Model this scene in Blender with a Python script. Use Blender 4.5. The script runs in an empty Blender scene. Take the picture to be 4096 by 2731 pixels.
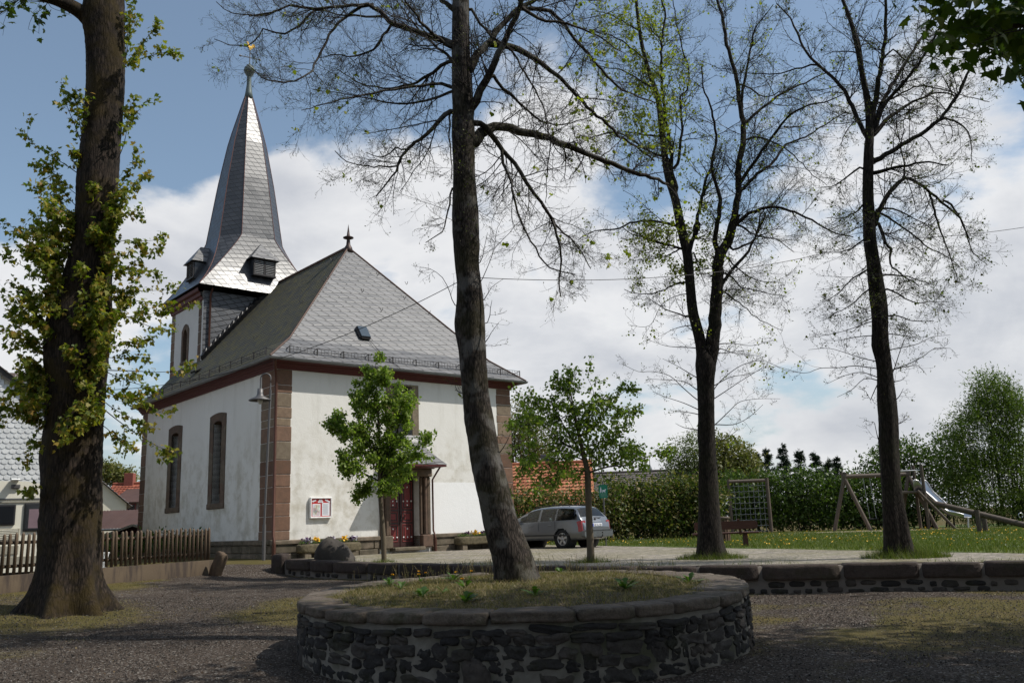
import bpy, math, numpy as np
from mathutils import Matrix, Vector
R = math.radians
scene = bpy.context.scene
COL = scene.collection

# ------------------------------------------------------------------ camera
EYE = np.array([0.0, 0.0, 1.65])
PITCH, ROLL, FPX = R(11.756), R(-2.092), 3500.0      # focal length in pixels of a 4096 wide frame
FW = np.array([0, math.cos(PITCH), math.sin(PITCH)])
_rt = np.array([1.0, 0, 0]); _up = np.cross(_rt, FW)
RT = _rt * math.cos(ROLL) + _up * math.sin(ROLL)
UP = -_rt * math.sin(ROLL) + _up * math.cos(ROLL)
cd = bpy.data.cameras.new('camera'); cam = bpy.data.objects.new('camera', cd); COL.objects.link(cam)
cd.sensor_width = 36; cd.lens = FPX / 4096 * 36; cd.clip_start = 0.1; cd.clip_end = 3000
cam.matrix_world = Matrix(((RT[0], UP[0], -FW[0], EYE[0]), (RT[1], UP[1], -FW[1], EYE[1]), (RT[2], UP[2], -FW[2], EYE[2]), (0, 0, 0, 1)))
scene.camera = cam

# ------------------------------------------------------------------ light
SUN_D = np.array([-0.785, 0.037, -1.0]); SUN_D /= np.linalg.norm(SUN_D)
ELEV = math.asin(-SUN_D[2]); AZ = math.atan2(-SUN_D[0], -SUN_D[1])     # clockwise from +Y
sd = bpy.data.lights.new('sun', 'SUN'); sd.energy = SUN_E = 4.7; sd.angle = R(0.53); sd.color = (1.0, 0.955, 0.88)
so = bpy.data.objects.new('sun', sd); COL.objects.link(so)
so.rotation_euler = Vector(SUN_D).to_track_quat('-Z', 'Y').to_euler()
scene.view_settings.view_transform = 'Standard'; scene.view_settings.look = 'None'
scene.view_settings.exposure = -0.1; scene.view_settings.gamma = 1.0

class NT:
    """tiny node tree helper"""
    def __init__(s, tree): s.t = tree; s.n = tree.nodes; s.l = tree.links; s.n.clear()
    def __call__(s, typ, *ins, out=0, **kw):
        nd = s.n.new(typ)
        named = {}
        for k, v in kw.items():
            if k in nd.inputs.keys() or (k.startswith('i_')): named[k[2:] if k.startswith('i_') else k] = v
            else: setattr(nd, k, v)
        for i, v in enumerate(ins):
            if v is not None: s.put(nd.inputs[i], v)
        for k, v in named.items(): s.put(nd.inputs[int(k)] if k.isdigit() else nd.inputs[k], v)
        return nd.outputs[out] if len(nd.outputs) else None
    def put(s, sock, v):
        if isinstance(v, bpy.types.NodeSocket): s.l.new(v, sock)
        else:
            if sock.type == 'RGBA' and not isinstance(v, (int, float)) and len(v) == 3: v = (*v, 1)
            sock.default_value = v
    def math(s, op, a, b=0.0, clamp=False): return s('ShaderNodeMath', a, b, operation=op, use_clamp=clamp)
    def mix(s, f, a, b, blend='MIX'):
        nd = s.n.new('ShaderNodeMix'); nd.data_type = 'RGBA'; nd.blend_type = blend
        s.put(nd.inputs[0], f); s.put(nd.inputs[6], a); s.put(nd.inputs[7], b); return nd.outputs[2]
    def ramp(s, f, *stops):
        nd = s.n.new('ShaderNodeValToRGB'); cr = nd.color_ramp
        while len(cr.elements) < len(stops): cr.elements.new(0.5)
        for e, (p, c) in zip(cr.elements, stops):
            e.position = p; e.color = (c, c, c, 1) if isinstance(c, (int, float)) else (*c, 1)
        s.put(nd.inputs[0], f); return nd.outputs[0]
    def noise(s, vec, scale, detail=4.0, rough=0.55, dist=0.0, out=0):
        return s('ShaderNodeTexNoise', Vector=vec, Scale=scale, Detail=detail, Roughness=rough, Distortion=dist, out=out)
    def vmath(s, op, a, b=(0, 0, 0)): return s('ShaderNodeVectorMath', a, b, operation=op)
    def mapr(s, f, a, b, c=0.0, d=1.0): return s('ShaderNodeMapRange', f, a, b, c, d)

w = bpy.data.worlds.new('World'); scene.world = w; w.use_nodes = True
n = NT(w.node_tree)
tc = n('ShaderNodeTexCoord', out=0)                                    # Generated = view direction
sky = n('ShaderNodeTexSky', sky_type='NISHITA', sun_disc=False, sun_elevation=ELEV, sun_rotation=AZ, altitude=300.0, air_density=1.0, dust_density=1.3, ozone_density=1.6)
sep = n.n.new('ShaderNodeSeparateXYZ'); n.l.new(tc, sep.inputs[0])
zz = n.math('MAXIMUM', sep.outputs[2], 0.0)
# cloud deck: directions projected on a high flat layer
kk = n.math('DIVIDE', 1.0, n.math('ADD', zz, 0.16))
dv = n.vmath('MULTIPLY', tc, n('ShaderNodeCombineXYZ', kk, kk, 0.0))
flat = n.vmath('MULTIPLY', dv, (1, 1, 0))
big = n.noise(n.vmath('ADD', flat, (3.1, 1.7, 0.0)), 1.25, 7.0, 0.56, 0.25)
fine = n.noise(n.vmath('MULTIPLY', tc, (1, 1, 1.5)), 5.2, 8.0, 0.6, 0.3)
dens = n.math('ADD', n.math('MULTIPLY', big, 0.55), n.math('MULTIPLY', fine, 0.45))
def dirpx(x, y):
    d = FW + RT * (x - 2048) / FPX - UP * (y - 1365.5) / FPX
    return d / np.linalg.norm(d)
CLOUDS = [(1270, 640, 0.988, .30), (850, 900, 0.992, .16), (120, 900, 0.985, .24), (560, 900, 0.992, .20), (2300, 1000, 0.975, .10), (3300, 900, 0.95, .07), (3900, 800, 0.97, .10), (2200, 330, 0.992, .09), (1900, 1300, 0.97, .06), (1150, 1000, 0.993, .08),
          (700, 250, 0.95, -.26), (1500, 120, 0.980, -.20), (250, 380, 0.97, -.22), (2500, 700, 0.993, -.07), (2900, 250, 0.975, -.08), (1400, 1000, 0.9975, -.10), (3700, 420, .985, -.09)]
for x, y, c0, a in CLOUDS:
    d = dirpx(x, y)
    dt = n('ShaderNodeVectorMath', tc, tuple(d), operation='DOT_PRODUCT', out=1)
    g = n('ShaderNodeMapRange', dt, c0, 1.0, 0.0, a, interpolation_type='SMOOTHSTEP')
    dens = n.math('ADD', dens, g)
low = n('ShaderNodeMapRange', zz, 0.34, 0.0, 0.0, 0.10)
dens = n.math('ADD', dens, low)
cov = n('ShaderNodeMapRange', dens, 0.505, 0.615, 0.0, 1.0, interpolation_type='SMOOTHSTEP')
thick = n('ShaderNodeMapRange', n.math('ADD', n.math('MULTIPLY', dens, 0.45), n.math('MULTIPLY', n.noise(n.vmath('ADD', n.vmath('MULTIPLY', tc, (1, 1, 1.7)), (0.25, -0.1, 0)), 4.2, 7.0, 0.55, .4), 0.55)), 0.44, 0.68, 0.0, 1.0)
ccol = n.ramp(thick, (0.0, (7.9, 8.0, 8.3)), (0.4, (8.8, 8.8, 8.9)), (1.0, (5.9, 6.1, 6.6)))
hazy = n('ShaderNodeMapRange', zz, 0.22, 0.0, 0.0, 0.75, interpolation_type='SMOOTHSTEP')
skyb = n.mix(1.0, sky, (1.62, 1.64, 1.50), 'MULTIPLY'); skyb = n.mix(0.2, skyb, (3.0, 3.5, 4.2))
skyc = n.mix(hazy, skyb, (4.9, 5.5, 6.2))
allc = n.mix(n.math('MULTIPLY', cov, 0.93), skyc, ccol)
bg = n('ShaderNodeBackground', allc, 0.105)
n('ShaderNodeOutputWorld', bg)

# ------------------------------------------------------------------ pixel rays used while laying the place out
def ray(x, y): return FW + RT * (x - 2048) / FPX - UP * (y - 1365.5) / FPX
def atY(x, y, Y):
    d = ray(x, y); return EYE + d * (Y / d[1])
def onZ(x, y, z):
    d = ray(x, y); return EYE + d * ((z - EYE[2]) / d[2])

# ------------------------------------------------------------------ objects
def thing(name, label, cat, loc=(0, 0, 0), rotz=0.0, group=None, kind=None):
    o = bpy.data.objects.new(name, None); COL.objects.link(o); o.location = [float(v) for v in loc]; o.rotation_euler = (0, 0, rotz)
    o.empty_display_size = 0.3
    o['label'] = label; o['category'] = cat
    if group: o['group'] = group
    if kind: o['kind'] = kind
    return o
def tag(o, label, cat, group=None, kind=None):
    o['label'] = label; o['category'] = cat
    if group: o['group'] = group
    if kind: o['kind'] = kind
    return o
OFF = {}
def np_obj(name, V, Fs, mat, parent=None, smooth=True, off=None, uv=None, mi=None):
    """V (N,3); Fs list of (M,k) index arrays; mat material or list"""
    V = np.asarray(V, np.float32).reshape(-1, 3)
    if off is not None: V = V - np.asarray(off, np.float32)
    me = bpy.data.meshes.new(name)
    Fs = [np.asarray(f, np.int32) for f in Fs if len(f)]
    loops = np.concatenate([f.ravel() for f in Fs]); tot = np.concatenate([np.full(len(f), f.shape[1], np.int32) for f in Fs])
    st = np.concatenate([[0], np.cumsum(tot)[:-1]]).astype(np.int32)
    me.vertices.add(len(V)); me.vertices.foreach_set('co', V.ravel())
    me.loops.add(len(loops)); me.loops.foreach_set('vertex_index', loops)
    me.polygons.add(len(tot)); me.polygons.foreach_set('loop_start', st); me.polygons.foreach_set('loop_total', tot)
    if smooth is True: me.polygons.foreach_set('use_smooth', np.ones(len(tot), bool))
    elif smooth is not False: me.polygons.foreach_set('use_smooth', np.asarray(smooth, bool))
    if mi is not None: me.polygons.foreach_set('material_index', np.asarray(mi, np.int32))
    if uv is not None:
        lay = me.uv_layers.new(name='uv'); lay.data.foreach_set('uv', np.asarray(uv, np.float32).ravel())
    me.update(calc_edges=True); me.validate()
    for m in (mat if isinstance(mat, (list, tuple)) else [mat]): me.materials.append(m)
    o = bpy.data.objects.new(name, me); COL.objects.link(o)
    if parent: o.parent = parent
    return o

class MB:
    def __init__(s): s.v = []; s.f = []; s.sm = []; s.uv = []; s.hasuv = False
    def add(s, V, F, smooth=False, uvs=None):
        b = len(s.v); s.v.extend([tuple(map(float, p)) for p in V])
        for i, f in enumerate(F):
            s.f.append([b + int(k) for k in f]); s.sm.append(smooth)
            if uvs is not None: s.hasuv = True; s.uv.append(uvs[i])
            else: s.uv.append([(0, 0)] * len(f))
        return s
    def box(s, c, size, M=None, bev=0.0):
        c = np.array(c, float); h = np.array(size, float) / 2
        if bev <= 0:
            V = [c + h * np.array(q) for q in ((-1, -1, -1), (1, -1, -1), (1, 1, -1), (-1, 1, -1), (-1, -1, 1), (1, -1, 1), (1, 1, 1), (-1, 1, 1))]
            F = [(0, 3, 2, 1), (4, 5, 6, 7), (0, 1, 5, 4), (1, 2, 6, 5), (2, 3, 7, 6), (3, 0, 4, 7)]
        else:
            bev = min(bev, h.min() * 0.9); V = []; idx = {}
            for a in range(3):
                for sg in (-1, 1):
                    for p in (-1, 1):
                        for q in (-1, 1):
                            e = np.zeros(3); e[a] = sg * h[a]; b1, b2 = (a + 1) % 3, (a + 2) % 3
                            e[b1] = p * (h[b1] - bev); e[b2] = q * (h[b2] - bev)
                            key = [0, 0, 0]; key[a] = sg; key[b1] = p; key[b2] = q
                            idx[(a, tuple(key))] = len(V); V.append(c + e)
            F = []
            for a in range(3):
                b1, b2 = (a + 1) % 3, (a + 2) % 3
                for sg in (-1, 1):
                    def k(p, q):
                        t = [0, 0, 0]; t[a] = sg; t[b1] = p; t[b2] = q; return idx[(a, tuple(t))]
                    F.append([k(-1, -1), k(1, -1), k(1, 1), k(-1, 1)][::sg])
            for a in range(3):
                b1, b2 = (a + 1) % 3, (a + 2) % 3
                for p in (-1, 1):
                    for q in (-1, 1):
                        def k(ax, sgn):
                            t = [0, 0, 0]; t[b1] = p; t[b2] = q; t[a] = sgn; return idx[(ax, tuple(t))]
                        f = [k(b1, -1), k(b1, 1), k(b2, 1), k(b2, -1)]
                        F.append(f if p * q < 0 else f[::-1])
            for x in (-1, 1):
                for y in (-1, 1):
                    for z in (-1, 1):
                        f = [idx[(a, (x, y, z))] for a in range(3)]
                        F.append(f if x * y * z > 0 else f[::-1])
        if M is not None: V = [np.array(M @ Vector(p)) for p in V]
        return s.add(V, F)
    def beam(s, p, q, w, h=None, up=(0, 0, 1), bev=0.0):
        """rectangular bar from p to q"""
        p = np.array(p, float); q = np.array(q, float); h = h or w
        d = q - p; L = np.linalg.norm(d); d /= L
        u = np.cross(up, d); u = np.array((1, 0, 0.)) if np.linalg.norm(u) < 1e-6 else u; u /= np.linalg.norm(u); v = np.cross(d, u)
        M = Matrix([[*x, 0] for x in np.stack([d, u, v]).T] + [[0, 0, 0, 1]]); M.translation = Vector((p + q) / 2)
        return s.box((0, 0, 0), (L, w, h), M, bev)
    def tube(s, pts, r, n=8, cap=True, smooth=True):
        pts = np.array(pts, float); r = np.broadcast_to(np.array(r, float), (len(pts),))
        V, F = tube_np(pts[None], r[None], n); b = len(V)
        F = [tuple(f) for f in F]; V = list(V)
        s.add(V, F, smooth)
        if cap:
            s.add(V[:n], [tuple(range(n))[::-1]]); s.add(V[-n:], [tuple(range(n))])
        return s
    def lathe(s, prof, c=(0, 0, 0), n=16, axis=(0, 0, 1), smooth=True):
        """prof list of (r, t) along axis"""
        ax = np.array(axis, float); ax /= np.linalg.norm(ax)
        u = np.cross(ax, (0, 1, 0) if abs(ax[1]) < .9 else (1, 0, 0)); u /= np.linalg.norm(u); v = np.cross(ax, u); c = np.array(c, float)
        V = [c + ax * t + r * (u * math.cos(a) + v * math.sin(a)) for r, t in prof for a in np.linspace(0, 2 * math.pi, n, endpoint=False)]
        F = [(i * n + j, i * n + (j + 1) % n, (i + 1) * n + (j + 1) % n, (i + 1) * n + j) for i in range(len(prof) - 1) for j in range(n)]
        if prof[0][0] > 1e-4: F.append(tuple(range(n))[::-1])
        if prof[-1][0] > 1e-4: F.append(tuple((len(prof) - 1) * n + j for j in range(n)))
        return s.add(V, F, smooth)
    def prism(s, poly, ax0, axu, axv, depth):
        """polygon (u,v) placed at ax0 in plane axu,axv and pushed along depth vector"""
        ax0, axu, axv, depth = [np.array(q, float) for q in (ax0, axu, axv, depth)]
        k = len(poly); V = [ax0 + axu * u + axv * v for u, v in poly]; V += [p + depth for p in V]
        F = [tuple(range(k))[::-1], tuple(range(k, 2 * k))] + [(i, (i + 1) % k, k + (i + 1) % k, k + i) for i in range(k)]
        return s.add(V, F)
    def quad(s, a, b, c, d, uv=None): return s.add([a, b, c, d], [(0, 1, 2, 3)], uvs=[uv] if uv else None)
    def build(s, name, mat, parent=None, off=None):
        V = np.array(s.v, float)
        if off is not None: V = V - np.array(off)
        me = bpy.data.meshes.new(name); me.from_pydata(V.tolist(), [], s.f)
        me.polygons.foreach_set('use_smooth', np.array(s.sm, bool))
        if s.hasuv:
            lay = me.uv_layers.new(name='uv'); lay.data.foreach_set('uv', np.array([c for f in s.uv for p in f for c in p], np.float32))
        me.update()
        for m in (mat if isinstance(mat, (list, tuple)) else [mat]): me.materials.append(m)
        o = bpy.data.objects.new(name, me); COL.objects.link(o)
        if parent: o.parent = parent
        return o

def tube_np(P, Rd, S=4):
    """P (N,K,3) centre lines, Rd (N,K) radii -> V, F quads"""
    N, K, _ = P.shape
    T = np.gradient(P, axis=1) if K > 1 else P
    T /= np.linalg.norm(T, axis=2, keepdims=True) + 1e-9
    main = T.mean(1, keepdims=True)
    ref = np.where(np.abs(main[..., 2:3]) < 0.8, np.array([0, 0, 1.0]), np.array([0.31, 0.95, 0.0]))
    U = np.cross(T, np.broadcast_to(ref, T.shape)); U /= np.linalg.norm(U, axis=2, keepdims=True) + 1e-9
    W = np.cross(T, U)
    a = np.arange(S) / S * 2 * math.pi
    V = P[:, :, None] + Rd[:, :, None, None] * (U[:, :, None] * np.cos(a)[:, None] + W[:, :, None] * np.sin(a)[:, None])
    idx = np.arange(N * K * S).reshape(N, K, S)
    A = idx[:, :-1]; B = idx[:, 1:]
    F = np.stack([A, B, np.roll(B, -1, 2), np.roll(A, -1, 2)], -1).reshape(-1, 4)[:, ::-1]
    return V.reshape(-1, 3), F

def dup(root, loc, rotz, label=None):
    r = root.copy(); COL.objects.link(r); r.location = loc; r.rotation_euler = (0, 0, rotz)
    if label: r['label'] = label
    for ch in list(root.children):
        c = ch.copy(); COL.objects.link(c); c.parent = r
        for g in list(ch.children):
            e = g.copy(); COL.objects.link(e); e.parent = c
    return r
def text_part(name, body, size, M, mat, parent, depth=0.002):
    cu = bpy.data.curves.new(name, 'FONT'); cu.body = body; cu.size = size; cu.align_x = 'CENTER'; cu.align_y = 'CENTER'; cu.extrude = depth
    tmp = bpy.data.objects.new(name, cu); COL.objects.link(tmp)
    bpy.context.view_layer.update()
    me = bpy.data.meshes.new_from_object(tmp.evaluated_get(bpy.context.evaluated_depsgraph_get()))
    bpy.data.objects.remove(tmp); bpy.data.curves.remove(cu)
    me.transform(M); me.materials.clear(); me.materials.append(mat)
    o = bpy.data.objects.new(name, me); COL.objects.link(o); o.parent = parent
    return o

def vnoise(x, y, scale, seed):
    rg = np.random.default_rng(seed); G = rg.random((64, 64))
    u = np.asarray(x) * scale; v = np.asarray(y) * scale
    i = np.floor(u).astype(int); j = np.floor(v).astype(int); fu = u - i; fv = v - j
    fu = fu * fu * (3 - 2 * fu); fv = fv * fv * (3 - 2 * fv)
    g = lambda a, b: G[a % 64, b % 64]
    return (g(i, j) * (1 - fu) + g(i + 1, j) * fu) * (1 - fv) + (g(i, j + 1) * (1 - fu) + g(i + 1, j + 1) * fu) * fv
def fbm(x, y, scale, seed): return .5 * vnoise(x, y, scale, seed) + .3 * vnoise(x, y, scale * 2.1, seed + 1) + .2 * vnoise(x, y, scale * 4.3, seed + 2)
# ------------------------------------------------------------------ materials
def new_mat(name):
    m = bpy.data.materials.new(name); m.use_nodes = True
    return m, NT(m.node_tree)
def finish(n, col, rough=0.8, bump=None, bstr=0.3, bdist=0.02, metal=0.0, spec=0.4, **kw):
    nrm = None
    if bump is not None: nrm = n('ShaderNodeBump', Strength=bstr, Distance=bdist, Height=bump)
    args = {'Base Color': col, 'Roughness': rough, 'Metallic': metal, 'Specular IOR Level': spec}
    args.update(kw)
    nd = n.n.new('ShaderNodeBsdfPrincipled')
    for k, v in args.items(): n.put(nd.inputs[k], v)
    if nrm is not None: n.put(nd.inputs['Normal'], nrm)
    n('ShaderNodeOutputMaterial', nd.outputs[0])
def obco(n): return n('ShaderNodeTexCoord', out=3)
def rnd(n): return n('ShaderNodeNewGeometry', out='Random Per Island')
def plain(name, c, rough=0.6, metal=0.0, var=0.25, scale=6.0, bump=0.15, spec=0.4):
    m, n = new_mat(name); co = obco(n)
    nz = n.noise(co, scale, 5)
    col = n.mix(nz, tuple(v * (1 - var) for v in c), tuple(min(1, v * (1 + var)) for v in c))
    finish(n, col, rough, n.noise(co, scale * 8, 3), bump, 0.004, metal, spec); return m
def streaky(name, c1, c2, scale=(3, 3, 60), rough=0.75, bump=0.4, moss=None):
    m, n = new_mat(name); co = obco(n)
    v = n.vmath('MULTIPLY', co, scale); nz = n.noise(v, 1.0, 6, 0.6)
    col = n.mix(n.ramp(nz, (0.3, 0), (0.7, 1)), c1, c2)
    isl = rnd(n); col = n.mix(n.math('MULTIPLY', isl, 0.35), col, tuple(v * .55 for v in c1))
    if moss: col = n.mix(n.ramp(n.noise(co, 1.7, 5), (0.5, 0), (0.66, 0.7)), col, moss)
    finish(n, col, rough, nz, bump, 0.01); return m
def isl_mat(name, stops, rough=0.85, nscale=9.0, bump=0.5, dirt=(0.03, 0.03, 0.025), dirtamt=0.5, spec=0.3):
    """colour per loose piece (stones, tiles), with dirt and grain"""
    m, n = new_mat(name); co = obco(n)
    col = n.ramp(rnd(n), *stops)
    nz = n.noise(co, nscale, 7, 0.62)
    col = n.mix(n.math('MULTIPLY', n.ramp(nz, (0.38, 1), (0.62, 0)), dirtamt), col, dirt)
    n2 = n.noise(co, nscale * 5, 4)
    finish(n, n.mix(0.35, col, n.mix(n2, (0, 0, 0), col)), rough, n.math('ADD', nz, n.math('MULTIPLY', n2, 0.4)), bump, 0.02, 0, spec); return m
def leaf_mat(name, stops, trans=0.4, rough=0.5):
    m, n = new_mat(name)
    col = n.ramp(rnd(n), *stops)
    p = n('ShaderNodeBsdfPrincipled', **{'Base Color': col, 'Roughness': rough, 'Specular IOR Level': 0.3})
    t = n('ShaderNodeBsdfTranslucent', n.mix(1.0, col, (1.0, 1.25, 0.45), 'MULTIPLY'))
    n('ShaderNodeOutputMaterial', n('ShaderNodeMixShader', trans, p, t)); return m
def bark_mat(name, dark, light, moss, mossamt=0.5, vs=5.0, grey=None):
    m, n = new_mat(name); co = obco(n)
    v = n.vmath('MULTIPLY', co, (vs * 3.2, vs * 3.2, vs * 0.75))
    a = n.noise(v, 1.0, 6, 0.62, 0.6)
    b = n('ShaderNodeTexVoronoi', Vector=n.vmath('ADD', v, n.vmath('MULTIPLY', n.noise(v, 1.2, 3, out=1), (.9, .9, .9))), Scale=1.1, feature='DISTANCE_TO_EDGE')
    v2 = n.vmath('MULTIPLY', co, (vs * 6.5, vs * 6.5, vs * 0.9)); c2 = n.noise(v2, 1.0, 8, 0.7, 1.2)
    h = n.math('ADD', n.math('ADD', n.math('MULTIPLY', a, 0.42), n.math('MULTIPLY', c2, 0.42)), n.math('MULTIPLY', n.mapr(b, 0.0, 0.3), 0.18))
    col = n.mix(n.ramp(h, (0.40, 0), (0.66, 1)), dark, light)
    if grey: col = n.mix(n.ramp(n.noise(co, 3.2, 5), (0.52, 0), (0.62, .75)), col, grey)
    mz = n.math('MULTIPLY', n.ramp(n.noise(co, 1.5, 7, .65), (0.46, 0), (0.6, 1)), mossamt)
    col = n.mix(mz, col, moss)
    finish(n, col, 0.92, h, 0.9, 0.03, 0, 0.2); return m

def slate_mat(name, c1, c2, size=(0.30, 0.20), tilt=0.18, rough=0.42, curve=0.06, moss=None, spec=0.5, gap=0.35, ior=1.5):
    """slates laid in rising rows, from the roof's own UV (metres along the eave, metres up the slope)"""
    m, n = new_mat(name); uv = n('ShaderNodeTexCoord', out=2); uv = n.vmath('ADD', uv, n.vmath('MULTIPLY', n.noise(uv, 1.6, 4, .6, out=1), (.10, .06, 0)))
    s = n.n.new('ShaderNodeSeparateXYZ'); n.l.new(uv, s.inputs[0]); u, v = s.outputs[0], s.outputs[1]
    w_, h_ = size
    row = n.math('DIVIDE', n.math('SUBTRACT', v, n.math('MULTIPLY', u, tilt)), h_)
    fr0 = n.math('FRACT', n.math('ADD', row, 500.0))
    ri = n.math('FLOOR', n.math('ADD', row, 500.0))
    uu = n.math('DIVIDE', n.math('ADD', u, n.math('MULTIPLY', n.math('POWER', fr0, 1.6), curve * 1.0)), w_)
    uu = n.math('ADD', uu, n.math('MULTIPLY', n.math('FRACT', n.math('MULTIPLY', ri, 0.5)), 1.0))
    ui = n.math('FLOOR', uu); fu = n.math('FRACT', n.math('ADD', uu, 500.0))
    wn = n('ShaderNodeTexWhiteNoise', n('ShaderNodeCombineXYZ', ui, ri, 0.0), noise_dimensions='2D')
    # lower edge line and side line
    low = n.math('MINIMUM', 1.0, n.mapr(fr0, 0.0, gap * 0.35, 1.9, 0.0)); side = n.math('MINIMUM', 1.0, n.mapr(n.math('ABSOLUTE', n.math('SUBTRACT', fu, 0.5)), 0.5 - gap * .13, 0.5, 0.0, 1.9))
    line = n.math('MAXIMUM', low, n.math('MULTIPLY', side, 0.95))
    col = n.mix(wn, c1, c2)
    nz = n.noise(uv, 0.7, 6, 0.6)
    col = n.mix(n.ramp(nz, (0.35, 0.0), (0.75, 0.35)), col, tuple(x * 0.6 for x in c1))
    if moss: col = n.mix(n.ramp(n.noise(uv, 2.4, 7, .66), (0.42, 0), (0.62, .8)), col, moss)
    col = n.mix(n.math('MULTIPLY', line, 0.95), col, (0.008, 0.008, 0.009))
    hgt = n.math('ADD', n.math('SUBTRACT', n.math('MULTIPLY', n.math('SUBTRACT', 1.0, fr0), 0.6), n.math('MULTIPLY', line, 0.5)), n.math('MULTIPLY', wn, 0.35))
    finish(n, col, n.math('ADD', rough, n.math('MULTIPLY', wn, 0.12)), hgt, 0.55, 0.02, 0, spec, IOR=ior); return m

def plaster_mat():
    m, n = new_mat('white_lime_plaster'); co = obco(n)
    s = n.n.new('ShaderNodeSeparateXYZ'); n.l.new(co, s.inputs[0]); x, y, z = s.outputs
    base = n.mix(n.noise(co, 0.8, 6), (0.69, 0.67, 0.62), (0.76, 0.745, 0.705))
    st = n.noise(n.vmath('MULTIPLY', co, (2.2, 2.2, 0.35)), 1.0, 7, 0.6)
    base = n.mix(n.ramp(st, (0.52, 0.0), (0.75, 0.45)), base, (0.46, 0.435, 0.37))
    blot = n.noise(co, 1.6, 8, 0.66); zone = n.math('MULTIPLY', n.mapr(z, 5.0, 2.6), n.mapr(z, .3, 1.3, .45, 1.0))
    base = n.mix(n.math('MULTIPLY', n.ramp(blot, (0.46, 0.0), (0.63, 0.62)), zone), base, (0.40, 0.36, 0.27))
    foot = n.mapr(z, 1.35, 0.6, 0.0, 1.0)
    base = n.mix(n.math('MULTIPLY', foot, n.ramp(n.noise(co, 3.1, 6, .65), (0.5, 0.0), (0.68, 0.6))), base, (0.30, 0.29, 0.26))
    fresh = n.math('MULTIPLY', n.math('GREATER_THAN', x, 6.02), n.math('LESS_THAN', z, n.math('ADD', 2.455, n.math('MULTIPLY', n.noise(co, 3.0), 0.02))))
    fresh = n.math('MULTIPLY', fresh, n.math('LESS_THAN', y, 0.5))
    col = n.mix(n.math('MULTIPLY', fresh, 0.93), base, (0.83, 0.83, 0.82))
    finish(n, col, 0.9, n.math('ADD', n.noise(co, 26, 5), n.noise(co, 5, 3)), 0.32, 0.02, 0, 0.2); return m

def ground_mat():
    m, n = new_mat('gravel_and_thin_grass'); co = obco(n)
    att = n('ShaderNodeAttribute', attribute_name='grassy', out=2)
    vor = n.n.new('ShaderNodeTexVoronoi'); n.put(vor.inputs['Vector'], co); n.put(vor.inputs['Scale'], 46.0)
    sp = n.n.new('ShaderNodeSeparateColor'); n.l.new(vor.outputs['Color'], sp.inputs[0])
    grav = n.ramp(sp.outputs[0], (0.0, (0.023, 0.017, 0.013)), (0.5, (0.066, 0.050, 0.039)), (0.88, (0.115, 0.092, 0.074)), (0.985, (0.30, 0.28, 0.25)))
    grav = n.mix(n.ramp(n.noise(co, 0.9, 6, .6), (0.35, 0.0), (0.7, 0.55)), grav, (0.036, 0.027, 0.021))
    gr = n.mix(n.noise(co, 30, 5, .7), (0.028, 0.032, 0.010), (0.15, 0.118, 0.040))
    gr = n.mix(n.ramp(n.noise(co, 1.3, 5), (0.4, 0), (0.65, .7)), gr, (0.115, 0.088, 0.034))
    mk = n.math('SUBTRACT', n.math('ADD', att, n.math('ADD', n.math('MULTIPLY', n.noise(co, 3.0, 8, .75), .8), n.math('MULTIPLY', n.noise(co, 19.0, 6, .8), .8))), 0.80)
    col = n.mix(n.mapr(mk, 0.35, 0.62), grav, gr)
    finish(n, col, 0.95, n.math('ADD', vor.outputs['Distance'], n.math('MULTIPLY', n.noise(co, 40, 5, .7), 0.9)), 0.8, 0.02, 0, 0.15); return m
def paving_mat():
    m, n = new_mat('small_granite_setts'); co = obco(n)
    v = n.vmath('ADD', co, n.vmath('MULTIPLY', n.noise(co, 2.5, 3, out=1), (0.08, 0.08, 0)))
    vor = n.n.new('ShaderNodeTexVoronoi'); n.put(vor.inputs['Vector'], v); n.put(vor.inputs['Scale'], 8.5); n.put(vor.inputs['Randomness'], 0.45)
    ed = n('ShaderNodeTexVoronoi', Vector=v, Scale=8.5, Randomness=0.45, feature='DISTANCE_TO_EDGE')
    sp = n.n.new('ShaderNodeSeparateColor'); n.l.new(vor.outputs['Color'], sp.inputs[0])
    col = n.ramp(sp.outputs[0], (0.0, (0.16, 0.14, 0.118)), (0.6, (0.27, 0.24, 0.20)), (1.0, (0.38, 0.335, 0.275)))
    joint = n.mapr(ed, 0.0, 0.055, 1.0, 0.0)
    jc = n.mix(n.ramp(n.noise(co, .5, 5), (.4, 0), (.6, 1)), (0.07, 0.065, 0.04), (0.12, 0.125, 0.03))
    col = n.mix(joint, col, jc)
    col = n.mix(n.ramp(n.noise(co, 0.45, 7, .65), (0.45, 0), (0.66, .75)), col, (0.145, 0.13, 0.055))
    finish(n, col, 0.85, n.mapr(ed, 0.0, 0.12), 0.6, 0.02, 0, 0.3); return m
def lawn_mat():
    m, n = new_mat('lawn_soil_and_grass'); co = obco(n)
    col = n.mix(n.noise(co, 14, 6, .7), (0.025, 0.045, 0.008), (0.085, 0.12, 0.024))
    col = n.mix(n.ramp(n.noise(co, 0.6, 6), (0.45, 0), (0.7, .6)), col, (0.15, 0.16, 0.04))
    finish(n, col, 0.9, n.noise(co, 30, 4), 0.6, 0.03, 0, 0.2); return m
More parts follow.
